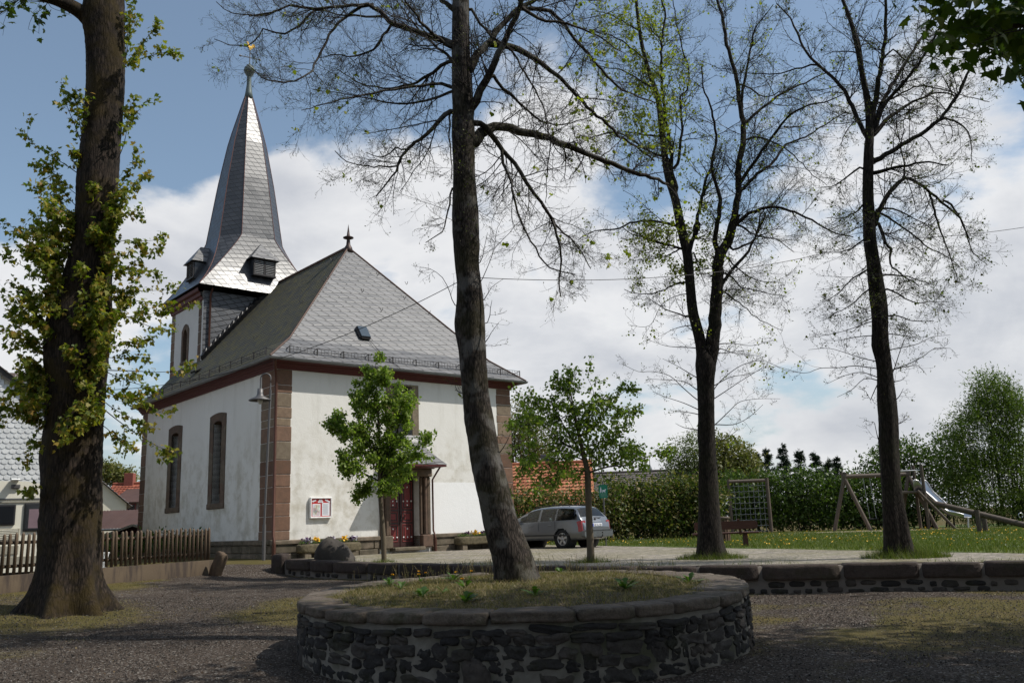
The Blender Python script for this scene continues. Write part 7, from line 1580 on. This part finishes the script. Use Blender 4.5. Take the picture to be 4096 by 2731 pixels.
# ------------------------------------------------------------------ bench, bin, sign
bp = onZ(2905, 2186, .70); bp = np.array((bp[0] + .05, bp[1], 0)); bp[2] = h1(bp[0], bp[1]); bz = math.atan2(-.06, 1)
bench = thing('park_bench', 'dark red wooden bench with its back to the wall, seen behind the forked lime trunk', 'bench', tuple(bp), bz)
MB().box((0, .25, .43), (2.05, .42, .055), None, .012).build('seat', BENCHWOOD, bench)
MB().prism([(-1.0, .58), (-.96, .55), (.90, .55), (.98, .60), (.98, .74), (.90, .80), (-.96, .80), (-1.0, .76)], (0, .0, 0), (1, 0, 0), (0, 0, 1), (0, -.045, 0)).build('backrest', BENCHWOOD, bench)
for x in (-.55, .45): MB().beam((x, .06, .38), (x - .07, -.05, .86), .075, .035, up=(0, 1, 0)).build('back_support', BENCHWOOD, bench)
for x in (-.66, .56): MB().prism([(0, 0), (.36, 0), (.30, .40), (.03, .40)], (x, .08, 0), (0, 1, 0), (0, 0, 1), (.11, 0, 0)).build('leg', BENCHWOOD, bench)
wp = onZ(2893, 2167, .69); bn = thing('litter_bin', 'round litter bin clad in weathered wooden slats beyond the bench', 'bin', (wp[0], wp[1], h1(wp[0], wp[1])))
for k in range(14):
    a = k * 2 * math.pi / 14; MB().box((0, 0, 0), (.085, .025, .84), Matrix.Translation((.27 * math.cos(a), .27 * math.sin(a), .47)) @ Matrix.Rotation(a + math.pi / 2, 4, 'Z'), .006).build('slat', BINWOOD, bn)
MB().lathe([(.27, .86), (.31, .87), (.31, .95), (.26, .955), (.22, .87)], n=18).build('rim', GREYLOG, bn); MB().lathe([(.24, .06), (.24, .84)], n=18).build('liner', BLACK, bn)
sp_ = np.array((atY(2413, 1965, 33.5)[0], 33.5)); sz0 = zp(*sp_); sign = thing('notice_sign', 'small green dog rule sign on a grey post between car and hedge', 'sign', (sp_[0], sp_[1], sz0), R(-4))
sk = 33.5 / FPX; zt_ = atY(2413, 1937, 33.5)[2] - sz0; zb_ = atY(2413, 1991, 33.5)[2] - sz0
MB().tube([(0, .03, -.1), (0, .03, zt_ + .10)], .028, 8).build('post', POSTMETAL, sign)
pb = MB().prism([(-.150, zb_), (.150, zb_), (.172, zt_ - .05), (.10, zt_ - .01), (0, zt_), (-.10, zt_ - .01), (-.172, zt_ - .05)], (0, 0, 0), (1, 0, 0), (0, 0, 1), (0, -.012, 0)).build('sign_plate', GREENSIGN, sign)
mk = MB()
E_ = lambda c_, r_: mk.prism([(c_[0] + r_[0] * math.cos(a), c_[1] + r_[1] * math.sin(a)) for a in np.linspace(0, 6.283, 12, endpoint=False)], (0, -.0135, 0), (1, 0, 0), (0, 0, 1), (0, -.003, 0))
zm_ = (zt_ + zb_) / 2
E_((-.09, zm_ + .13), (.02, .022)); mk.prism([(-.115, zm_ + .10), (-.07, zm_ + .10), (-.06, zm_ + .02), (-.075, zm_ - .06), (-.09, zm_ - .01), (-.105, zm_ - .06), (-.12, zm_ - .05)], (0, -.0135, 0), (1, 0, 0), (0, 0, 1), (0, -.003, 0))
mk.prism([(-.03, zm_ + .05), (.05, zm_ + .05), (.085, zm_ + .09), (.105, zm_ + .06), (.075, zm_ + .01), (.07, zm_ - .06), (.05, zm_ - .06), (.045, zm_ - .01), (-.005, zm_ - .01), (-.015, zm_ - .06), (-.035, zm_ - .06)], (0, -.0135, 0), (1, 0, 0), (0, 0, 1), (0, -.003, 0)); mk.build('pictogram', WHITEPAPER, pb)
ln = MB()
for k, w_ in enumerate((.25, .20, .24, .18)): ln.box((0, -.0145, zm_ - .09 - k * .034), (w_, .003, .010))
ln.build('text_line', plain('pale_green_print', (.28, .45, .36), .6), pb)

# ------------------------------------------------------------------ playground
def gz(x, y): return h1(x, y)
n0 = onZ(2931, 2131, .70); n1 = atY(3087, 2134, n0[1] - .1)
net = thing('climbing_net', 'rope climbing net in a wooden goal-like frame before the dark hedge', 'climbing frame', (n0[0], n0[1], gz(n0[0], n0[1])))
wN = n1[0] - n0[0]; hN = atY(2915, 1920, n0[1])[2] - gz(n0[0], n0[1])
MB().tube([(0, 0, -.2), (0, 0, hN + .05)], .085, 12).build('post', GREYLOG, net); MB().tube([(wN, -.1, -.2), (wN, -.1, hN + .05)], .10, 12).build('post', GREYLOG, net); MB().tube([(0, 0, hN - .08), (wN, -.1, hN - .08)], .09, 12).build('crossbar', GREYLOG, net)
mb = MB()
for k in range(9): z = .12 + k * (hN - .45) / 8; mb.tube([(wN * t, -.1 * t, z - .035 * math.sin(t * math.pi * 8) ** 2) for t in np.linspace(.03, .97, 33)], .013, 5)
for k in range(1, 8): mb.tube([(wN * k / 8, -.1 * k / 8, .1), (wN * k / 8 + .02, -.1 * k / 8, hN - .12)], .011, 5)
mb.build('rope_net', ROPE, net)

YS = 47.5; sA = atY(3376, 1905, YS); sB = atY(3632, 1896, YS); swg = gz(sA[0], YS); hS = sA[2] - swg
sw = thing('swing_set', 'wooden swing frame of leaning logs with one black swing, partly behind the right lime trunk', 'swing frame', (sA[0], YS, swg)); wS = sB[0] - sA[0]
MB().tube([(-.1, 0, hS), (wS + .1, 0, hS)], .11, 12).build('crossbar', GREYLOG, sw)
for x, s1, s2 in ((0, -.78, .95), (wS, -.7, .98)):
    for dx, dy in ((s1, .35), (s2, -.6)): MB().tube([(x + dx, dy, -.2), (x - dx * .10, -dy * .1, hS + .22)], .10, 12).build('leg', GREYLOG, sw)
u0, u1 = [atY(q, 2075, YS)[0] - sA[0] for q in (3480, 3506)]; zs_ = atY(3490, 2074, YS)[2] - swg
sy = thing('hanging_swing', 'black swing seat on two thin chains hanging under the log crossbar', 'swing', (sA[0], YS, swg)); MB().box(((u0 + u1) / 2, 0, zs_), (u1 - u0 + .12, .2, .05), None, .02).build('seat', BLACK, sy)
for x in (u0, u1): MB().tube([(x - .12, 0, hS - .1), (x, 0, zs_)], .016, 5).build('chain', ROPE, sy)
# slide
YL = 47.0; T0 = atY(3680, 1966, YL); B0 = atY(3878, 2072, YL - .8); lz = gz(T0[0], YL); slide = thing('slide', 'steel playground slide with high rounded sides beside the swing', 'slide', (T0[0], YL, lz))
pts = [atY(*q) - np.array((T0[0], YL, lz)) for q in ((3672, 1962, YL), (3692, 1962, YL), (3735, 1998, YL - .2), (3776, 2034, YL - .4), (3806, 2058, YL - .55), (3836, 2064, YL - .7), (3872, 2069, YL - .8))]
pts = np.array(pts); c4 = curve_pts(np.c_[pts, np.full(len(pts), .1)], .1)[:, :3]
side_h = np.interp(np.linspace(0, 1, len(c4)), (0, .06, .14, .22, .9, 1), (.52, .56, .50, .26, .20, .16)); wdt = np.array((.55, .32, 0)); lft, rgt = -wdt / 2, wdt / 2
V = []; 
for p_, h_ in zip(c4, side_h): V += [p_ + lft + (0, 0, h_), p_ + lft, p_ + rgt, p_ + rgt + (0, 0, h_)]
k = np.arange(len(c4) - 1) * 4; np_obj('chute', V, [np.concatenate([np.stack([k + j, k + 4 + j, k + 5 + j, k + 1 + j], -1) for j in range(3)])], STEEL, slide, True)
mb = MB()
for s_ in (lft, rgt): mb.tube([p_ + s_ + (0, 0, h_) for p_, h_ in zip(c4, side_h)], .03, 6)
mb.build('handrail', STEEL, slide)
MB().box((-.65, .05, pts[0][2] - .06), (1.5, 1.1, .12), None, .02).build('platform', LOGDARK, slide)
for x, y in ((-1.3, -.4), (-1.3, .5), (.02, -.45), (.02, .5)): MB().tube([(x, y, -.2), (x * .95, y, pts[0][2] + (1.35 if x > -.5 else .6))], .085, 10).build('post', LOGDARK, slide)
MB().tube([(-1.25, -.42, pts[0][2] + 1.05), (.05, -.45, pts[0][2] + 1.05)], .03, 6).build('guard_bar', STEEL, slide)
MB().tube([(-.35, -.5, pts[0][2] + .0), (1.3, -1.0, -.2)], .075, 10).build('brace', LOGDARK, slide)
MB().tube([c4[-1] + (0, 0, 0), c4[-1] + (-.05, 0, -.5)], .05, 8).build('foot', STEEL, slide)
# seesaw log
YW = 38.6; e0 = atY(3738, 2012, YW); e1 = atY(4330, 2155, YW - 2.2); pv = atY(3901, 2050, YW - .6); sz_ = gz(pv[0], pv[1])
ss_ = thing('seesaw', 'long heavy log seesaw resting on wooden posts in the playground grass', 'seesaw', (pv[0], pv[1], sz_)); o_ = np.array((pv[0], pv[1], sz_))
MB().tube([e0 - o_, e1 - o_], .125, 14).build('beam', LOGDARK, ss_)
MB().tube([(0, -.16, -.2), (0, -.16, pv[2] - sz_ + .12)], .10, 12).build('post', LOGDARK, ss_); q = atY(3946, 2045, YW + .1); MB().tube([(q[0] - pv[0], q[1] - pv[1] + .3, -.2), (q[0] - pv[0], q[1] - pv[1] + .3, q[2] - sz_)], .11, 12).build('post', LOGDARK, ss_)
for x_, y_ in ((3779, 1998), (4083, 2060)):
    p_ = atY(x_, y_, YW - (0.25 if x_ < 4000 else 1.35)) - o_; MB().tube([p_ + np.array((.09 * math.cos(a), .0, .10 * math.sin(a))) for a in np.linspace(-1.2, 4.3, 14)], .016, 6).build('handle', STEEL, ss_)

# ------------------------------------------------------------------ overhead cable from trunk to trunk
def cable(label, A_, B_, sag, r=.006):
    A_, B_ = np.array(A_), np.array(B_); t = np.linspace(0, 1, 30)[:, None]; P = A_ * (1 - t) + B_ * t; P[:, 2] -= (4 * sag * t * (1 - t))[:, 0]
    o = MB().tube(P - A_, r, 5).build('overhead_cable', DARKMETAL); o.location = A_; tag(o, label, 'cable'); return o
cA = atY(1862, 1112, Y1 - .18)
cable('thin black cable sagging from the leaning lime across the church roof to the maple', cA, atY(400, 1560, YM - .3), .42)
cable('thin black cable running from the leaning lime to the limes on the right', cA + (.18, 0, 0), atY(3482, 962, Y3 - .3), .34)
cable('thin black cable leaving the tall lime towards the right edge', atY(3492, 958, Y3 - .3), atY(4700, 772, Y3 - 1), .25)
# ------------------------------------------------------------------ hedges, bushes, far trees
def pz(x, y, Y): return atY(x, y, Y)
def veg(name, label, cat, Y, blobs_px, seed, nleaf, size, mat, kind='oval', clump=.3, depth=.8, stems=14, stem_r=.03, group=None, lname='foliage', **kw):
    """blobs_px: (x, y, half width px, half height px)"""
    rg = np.random.default_rng(seed); bl = []; k = Y / FPX
    for x, y, w_, h_ in blobs_px:
        p = pz(x, y, Y + rg.uniform(-.3, .3)); bl.append((p[0], p[1], p[2], w_ * k, max(w_ * k * depth, .5), h_ * k))
    b0 = np.mean([b[0] for b in bl]); g_ = h1(b0, Y); root = thing(name, label, cat, (b0, Y, g_), 0, group)
    bush(root, (b0, Y, g_), bl, rg, nleaf, size, mat, kind, clump, stems, stem_r, lname=lname, **kw); return root
veg('hedge', 'thin tall hedge with brown stems and reddish leaves behind the silver car', 'hedge', 42, [(x, 2030 - 25 * (i % 2), 52, 75 - 12 * (i % 3)) for i, x in enumerate(range(2020, 2480, 46))] + [(x, 2075, 50, 40) for x in range(2040, 2480, 70)], 1, 8200, .16, HEDGELEAF, 'oval', .28, .5, 90, .03)
veg('hedge', 'broad green hedge between the dog sign and the forked lime', 'hedge', 42.5, [(x, 2010 + 8 * math.sin(x), 60, 105) for x in range(2470, 2880, 52)] + [(x, 2085, 60, 45) for x in range(2470, 2880, 70)], 2, 17000, .17, HEDGELEAF, 'oval', .28, .6, 50, .03)
veg('hedge', 'dense dark green hedge behind climbing net and swing', 'hedge', 52, [(x, 1985 + 10 * math.sin(x * .7), 62, 105) for x in range(2900, 3660, 55)] + [(x, 2062, 60, 52) for x in range(2920, 3660, 70)], 3, 24000, .19, DARKHEDGE, 'oval', .3, .7, 30, .04)
veg('bush', 'dark spreading bush behind the right lime trunk', 'bush', 53, [(3470, 1900, 70, 55), (3560, 1850, 90, 90), (3660, 1870, 100, 120), (3740, 1930, 90, 130), (3650, 2010, 120, 80), (3420, 1960, 60, 60), (3780, 1800, 60, 70)], 4, 9000, .2, DARKHEDGE, 'oval', .32, .8, 26, .06)
veg('tall_bush', 'tall upright bright green bush rising above the slide', 'bush', 50, [(3960, 1950, 150, 160), (3930, 1760, 125, 170), (3990, 1640, 105, 140), (3930, 1570, 55, 90), (4030, 1600, 50, 95), (4070, 1740, 80, 170), (4100, 1900, 120, 150), (3830, 1830, 90, 150), (3860, 1980, 110, 110), (4120, 2010, 90, 70)], 5, 44000, .19, TALLBUSH, 'long', .30, .8, 18, .05)
rg = np.random.default_rng(91)
# upright shoots of the tall bush
P = []; 
for k in range(70):
    x = rg.uniform(3800, 4120); y0 = np.interp(x, (3800, 3900, 3945, 4000, 4060, 4120), (1800, 1600, 1500, 1510, 1560, 1600)) + rg.uniform(-20, 90); p = pz(x, y0, 50 + rg.uniform(-1.5, 1.5)); m = 26; P.append(p + np.c_[rg.normal(0, .06, m), rg.normal(0, .06, m), rg.uniform(-.9, .45, m)])
P = np.concatenate(P); o = bpy.data.objects['tall_bush']; leaves('shoots', P, .2, 'long', rg, TALLBUSH, o, tuple(o.location), droop=-.6)
veg('willow_tree', 'pale rounded willow-like tree just left of the forked lime trunk', 'tree', 72, [(2740, 1820, 70, 80), (2700, 1870, 50, 70), (2790, 1800, 60, 80), (2760, 1890, 90, 70)], 6, 5200, .28, WILLOW, 'long', .4, .9, 20, .09, lname='crown')
veg('willow_tree', 'pale yellow-green tree showing between the forked lime and the dark firs', 'tree', 70, [(2900, 1850, 70, 90), (2950, 1830, 60, 70), (2985, 1890, 60, 70), (2900, 1910, 90, 60), (2870, 1800, 45, 60)], 7, 6500, .28, OLIVE, 'oval', .4, .9, 20, .09, lname='crown')
veg('spring_tree', 'olive spring tree half hidden behind the right corner of the church', 'tree', 66, [(2090, 1690, 75, 95), (2040, 1740, 60, 90), (2130, 1760, 75, 80), (2090, 1810, 100, 70), (2190, 1800, 50, 60)], 8, 6500, .27, OLIVE, 'long', .4, .9, 22, .09, lname='crown')
veg('spring_tree', 'small far tree showing over the red roof left of the church', 'tree', 95, [(430, 1890, 40, 40), (470, 1900, 35, 35), (505, 1905, 28, 30)], 9, 2200, .36, OLIVE, 'oval', .4, .9, 10, .1, lname='crown')
veg('garden_shrub', 'low dark garden shrubs behind the picket fence', 'shrub', 33, [(600, 2170, 50, 22), (700, 2165, 60, 22), (800, 2165, 50, 20), (480, 2175, 40, 18)], 10, 2600, .14, DARKHEDGE, 'oval', .2, 1.0, 10, .02)
# dark firs in a row
def fir(p, h_, r_, label, seed):
    rg = np.random.default_rng(seed); t = thing('fir_tree', label, 'tree', tuple(p), 0, 'dark firs beyond the playground hedge'); MB().tube([(0, 0, -.3), (0, 0, h_ * .6), (0, 0, h_)], [.22, .12, .015], 7).build('trunk', BARK2, t)
    N = 120; z = h_ * (.12 + .88 * np.sort(rg.random(N))); st = np.c_[np.zeros((N, 2)), z]; a = rg.uniform(0, 6.28, N); L = r_ * (1.02 - z / h_) ** 1.0 * rg.uniform(.7, 1.2, N) + .15
    A = grow(st, np.c_[np.cos(a), np.sin(a), np.full(N, .25) - .3 * (1 - z / h_)], L, 6, .05, -.03, rg); G = Geo(); G.tubes(A, taper(np.full(N, .035), 6, .3), 3); G.build('branches', TWIG, t)
    P, T = onpoly(A, 60, rg, .05); P += rg.normal(0, .08, P.shape) * np.array((1, 1, .8)); P = np.vstack([P, np.c_[rg.normal(0, .05, (30, 2)), h_ - rg.uniform(-.3, .9, 30)]]); T = np.vstack([T, np.tile((0, 0, 1.), (30, 1))])
    leaves('crown', P, .27 * rg.uniform(.6, 1.2, len(P)), 'long', rg, NEEDLE, t, (0, 0, 0), out=T * 1.2, droop=.35)
firs = [(2985, 1812, 'narrow dark fir beside the yellow-green tree, first of the row'), (3022, 1818, 'dark fir second in the row, close beside the first'), (3064, 1800, 'dark fir with a blunt top, third in the row'), (3128, 1783, 'tallest pointed fir near the middle of the dark row'), (3196, 1808, 'dark fir just right of the tallest fir'), (3258, 1815, 'broad dark fir with a rounded top in the row'), (3312, 1840, 'short dark fir near the right end of the row'), (3345, 1832, 'thin dark fir at the right end of the row'), (2950, 1842, 'low dark fir hidden behind the yellow-green tree')]
for i, (x, y, lb) in enumerate(firs):
    Y = 88 + (i * 37 % 5); p = pz(x, y, Y); g_ = .3; fir((p[0], Y, g_), p[2] - g_, 2.1 if i not in (0, 7) else 1.5, lb, 30 + i)

# ------------------------------------------------------------------ grass
rg = np.random.default_rng(5)
def scatter(poly_fn, N, x0, x1, y0, y1):
    X = rg.uniform(x0, x1, N); Y = rg.uniform(y0, y1, N); k = poly_fn(X, Y); return X[k], Y[k]
def lawn_side(X, Y): return X > np.interp(Y, LAWNEDGE[::-1, 1], LAWNEDGE[::-1, 0])
X, Y = scatter(lambda x, y: lawn_side(x, y) & (np.abs(x) < y * .78), 240000, 0, 32, 14, 50)
kd = rg.random(len(X)) < np.clip(26 / Y, .3, 1); X, Y = X[kd], Y[kd]
o = blades('lawn_grass', np.c_[X, Y], H(X, Y), rg.uniform(.05, .13, len(X)), rg.uniform(.012, .024, len(X)), rg, GRASSM); tag(o, 'short bright lawn grass around the playground', 'grass', kind='stuff')
# dandelion heads on the lawn
X, Y = scatter(lambda x, y: lawn_side(x + .4, y) & (np.abs(x) < y * .62) & (fbm(x, y, .35, 44) > .53), 3600, 0, 24, 17, 48)
P = np.c_[X, Y, H(X, Y) + rg.uniform(.06, .14, len(X))]; V, F = leaf_geo(P, rg.uniform(.028, .05, len(P)), 'tuft', rg, droop=.0, upn=2.5); o = np_obj('lawn_flowers', V, [F], YELLOW, None, False); tag(o, 'yellow dandelion heads scattered over the lawn', 'flowers', kind='stuff')
X, Y = scatter(lambda x, y: lawn_side(x, y) & (np.abs(x) < y * .62) & (fbm(x, y, .4, 47) > .56), 2500, 0, 24, 20, 46)
P = np.c_[X, Y, H(X, Y) + rg.uniform(.04, .08, len(X))]; V, F = leaf_geo(P, .025, 'tuft', rg, droop=.0, upn=2.5); o = np_obj('lawn_daisies', V, [F], WHITEFL, None, False); tag(o, 'tiny white daisies in the lawn', 'flowers', kind='stuff')
# sparse ground grass
X, Y = scatter(lambda x, y: (sdist(x, y) < -.05) & (grassiness(x, y) * .9 + (fbm(x, y, 1.6, 71) - .5) > .42) & ((x - PCX) ** 2 / (PRX + .1) ** 2 + (y - PCY) ** 2 / (PRY + .1) ** 2 > 1) & (np.abs(x) < y * .66 + .5), 120000, -16, 12, 8, 27)
o = blades('ground_grass', np.c_[X, Y], H(X, Y), rg.uniform(.015, .05, len(X)), rg.uniform(.005, .010, len(X)), rg, DRYGRASS, lean=.8); tag(o, 'thin mossy yellow-green grass growing through the gravel', 'grass', kind='stuff')
# grass and stems on the round bed
def in_bed(x, y): return ((x - PCX) / (PRX - .42)) ** 2 + ((y - PCY) / (PRY - .42)) ** 2 < 1
X, Y = scatter(in_bed, 30000, -3.2, 3.2, 9.5, 16.4)
o = blades('bed_grass', np.c_[X, Y], bedz(X, Y), rg.uniform(.02, .075, len(X)), rg.uniform(.005, .010, len(X)), rg, DRYGRASS, lean=.7); tag(o, 'dry straw-coloured grass and moss covering the round bed', 'grass', kind='stuff')
X, Y = scatter(lambda x, y: in_bed(x, y) & (y > 13.4), 520, -3, 3, 13, 16.3)
S0 = np.c_[X, Y, bedz(X, Y)]; A = grow(S0, np.c_[rg.normal(0, .2, (len(X), 2)), np.ones(len(X))], rg.uniform(.10, .34, len(X)), 5, .08, .0, rg); V, F = tube_np(A, np.full((len(X), 5), .0022), 3); Pq, _ = onpoly(A, 5, rg, .6); V2, F2 = leaf_geo(Pq, .018, 'oval', rg)
o = np_obj('wild_stems', np.vstack([V, V2]), [F, F2 + len(V)], DRYGRASS, None, False); tag(o, 'thin seeding weed stems standing at the back of the round bed', 'weeds', kind='stuff')
# tufts round the tree feet and along the wall top
def ring(cx, cy, r0, r1, N): a = rg.uniform(0, 6.28, N); r = rg.uniform(r0, r1, N); return cx + np.cos(a) * r, cy + np.sin(a) * r
xs_, ys_, hs_ = [], [], []
for cx, cy, r1, hh, N in ((b2[0], b2[1], .85, .28, 2600), (b3[0], b3[1], .8, .36, 2600), (ba[0], ba[1], .35, .2, 260), (bb[0], bb[1], .5, .24, 500), (b3[0] + .55, b3[1] - .1, .45, .42, 900)):
    x, y = ring(cx, cy, .1, r1, N); xs_.append(x); ys_.append(y); hs_.append(rg.uniform(.25, 1, N) * hh * (1.2 - np.hypot(x - cx, y - cy) / r1 * .8))
s_ = rg.uniform(0, 119, 3000); wl = np.stack([np.interp(s_, np.arange(120), WL[:, k]) for k in range(2)], -1) + rg.normal(0, .10, (3000, 2)) + (.03, .08); kk = fbm(wl[:, 0], wl[:, 1], 1.1, 3) > .48; xs_.append(wl[kk, 0]); ys_.append(wl[kk, 1]); hs_.append(rg.uniform(.03, .16, kk.sum()))
X, Y, HH = map(np.concatenate, (xs_, ys_, hs_)); k = sdist(X, Y) > .3; X, Y, HH = X[k], Y[k], HH[k]
o = blades('grass_tufts', np.c_[X, Y], H(X, Y), HH, rg.uniform(.006, .012, len(X)), rg, GRASSM, lean=.45); tag(o, 'long grass tufts round the tree feet and behind the low wall', 'grass', kind='stuff')

# ------------------------------------------------------------------ dandelions on the round bed
def dandelion(x, y, label, heads, nl, size, seed):
    rg = np.random.default_rng(seed); p = onZ(x, y, .81); z = float(bedz(p[0], p[1])); t = thing('dandelion', label, 'dandelion', (p[0], p[1], z), 0, 'dandelions on the round bed')
    V, F = [], []; c_ = 0
    for k in range(nl):
        a = rg.uniform(0, 6.28); e = np.array((math.cos(a), math.sin(a), 0)); s_ = np.array((-e[1], e[0], 0)); L = size * rg.uniform(.6, 1.2); el = rg.uniform(.25, 1.2); w_ = L * .16; q = []
        for i, tt_ in enumerate(np.linspace(0, 1, 7)):
            ce = e * L * tt_ * math.cos(el) + np.array((0, 0, 1)) * L * (tt_ * math.sin(el) - .45 * tt_ ** 2 * 1.0 * math.sin(el)); ww = w_ * (.25 + tt_ * 1.1) * (1 if i < 5 else .8) * (1.0 if i % 2 == 0 else .55) * (0.15 if i == 6 else 1)
            q += [ce - s_ * ww, ce + s_ * ww]
        V += q; F += [[c_ + 2 * i, c_ + 2 * i + 1, c_ + 2 * i + 3, c_ + 2 * i + 2] for i in range(6)]; c_ += 14
    np_obj('rosette', V, [np.array(F)], DANDLEAF, t, False)
    for k in range(heads):
        o_ = np.array((rg.normal(0, .05 + .05 * (heads > 2)), rg.normal(0, .12), 0)); h_ = rg.uniform(.10, .17); MB().tube([o_ * .3, o_ * .8 + (0, 0, h_ * .6), o_ + (0, 0, h_)], .004, 5).build('stem', DANDLEAF, t)
        PP = np.tile(o_ + (0, 0, h_), (26, 1)); a = rg.uniform(0, 6.28, 26); V2, F2 = leaf_geo(PP, .030, 'oval', rg, out=np.c_[np.cos(a), np.sin(a), rg.uniform(.1, 1.2, 26)] * 2.5, droop=0, spread=.3); np_obj('flower_head', V2, [F2], YELLOW, t, False)
for i, (x, y, lb, hd_, nl, sz) in enumerate(((1556, 2334, 'dandelion with one bloom and a spent stalk at the left rim of the bed', 1, 12, .22), (1604, 2352, 'flowerless pale green dandelion rosette near the left rim', 0, 12, .22), (1690, 2380, 'dark bushy dandelion rosette at the front of the bed, in shade', 0, 18, .26), (1684, 2325, 'dandelion clump with several yellow blooms left of the trunk', 5, 8, .14), (1772, 2366, 'small upright dandelion rosette in front of the blooming ones', 0, 8, .2), (1815, 2322, 'dandelion with broad leaves and one bloom left of the trunk', 1, 14, .24), (1862, 2352, 'dandelion with a closed pale bloom on the sunlit edge', 1, 11, .22), (1878, 2320, 'single low dandelion bloom close to the trunk', 1, 6, .12), (1860, 2392, 'flowerless dandelion rosette nearest the front coping', 0, 16, .24), (2242, 2294, 'green dandelion rosette right behind the trunk', 0, 14, .2), (2500, 2350, 'large ragged dandelion rosette right of the trunk, in shade', 0, 22, .25), (2755, 2316, 'large dandelion rosette near the right rim of the bed', 0, 20, .24), (2140, 2375, 'spreading green dandelion rosette in the shade before the trunk', 0, 16, .22))):
    dandelion(x, y, lb, hd_, nl, sz, 200 + i)
# fallen twigs on the gravel
for i, (x, y, a, L, lb) in enumerate(((3400, 2390, .1, .65, 'thin fallen stick on the gravel before the right wall'), (3290, 2385, .05, .3, 'short fallen stick on the gravel before the right wall'), (560, 2570, -.2, .8, 'long thin fallen stick on the gravel left of the bed'), (1010, 2480, .3, .4, 'small fallen stick on the gravel path'))):
    p = onZ(x, y, .14 if x > 2000 else .12); p[2] = h1(p[0], p[1]) + .02; e = np.array((math.cos(a), math.sin(a), 0)); rg2 = np.random.default_rng(i); q = grow(np.zeros((1, 3)), e[None], [L], 7, .12, 0, rg2)[0]; q[:, 2] = 0
    o = MB().tube(q, np.linspace(.011, .004, 7), 5).build('fallen_stick', TWIG); o.location = p; tag(o, lb, 'stick')

# loose gravel and bud scales on the yard
def yard(x, y): return (sdist(x, y) < -.12) & ((x - PCX) ** 2 / (PRX + .05) ** 2 + (y - PCY) ** 2 / (PRY + .05) ** 2 > 1) & (np.abs(x) < y * .64 + .3)
def octs(X, Y, s_, rg):
    N = len(X); U = np.array([(1, 0, 0), (0, 1, 0), (-1, 0, 0), (0, -1, 0), (0, 0, .7), (0, 0, -.7)]); a = rg.uniform(0, 6.28, N); sc = s_[:, None] * rg.uniform(.6, 1.3, (N, 3)); V = U[None] * sc[:, None]
    ca, sa = np.cos(a)[:, None], np.sin(a)[:, None]; V = np.stack([V[..., 0] * ca - V[..., 1] * sa, V[..., 0] * sa + V[..., 1] * ca, V[..., 2]], -1) + np.c_[X, Y, H(X, Y) + .012][:, None]
    F = np.array([(0, 1, 4), (1, 2, 4), (2, 3, 4), (3, 0, 4), (1, 0, 5), (2, 1, 5), (3, 2, 5), (0, 3, 5)]); return V.reshape(-1, 3), (F[None] + 6 * np.arange(N)[:, None, None]).reshape(-1, 3)
X, Y = scatter(yard, 110000, -12, 12, 8.2, 19); V, F = octs(X, Y, rg.gamma(3, .0016, len(X)) + .0025, rg)
o = np_obj('loose_gravel', V, [F], isl_mat('loose_gravel_stone', ((0, (.02, .018, .017)), (.5, (.07, .06, .053)), (.9, (.15, .13, .115)), (1, (.42, .40, .37))), .9, 20, .2), None, False); tag(o, 'loose dark gravel stones lying over the yard', 'gravel', kind='stuff')
X, Y = scatter(yard, 5200, -13, 11, 8.5, 24); V, F = leaf_geo(np.c_[X, Y, H(X, Y) + .015], rg.uniform(.015, .045, len(X)), 'oval', rg, droop=0, upn=4)
o = np_obj('fallen_leaves', V, [F], isl_mat('dead_leaf', ((0, (.06, .035, .018)), (.5, (.14, .085, .04)), (.9, (.26, .20, .10)), (1, (.5, .48, .42))), .8, 8, .1), None, False); tag(o, 'brown bud scales and old leaves scattered on the gravel', 'leaf litter', kind='stuff')
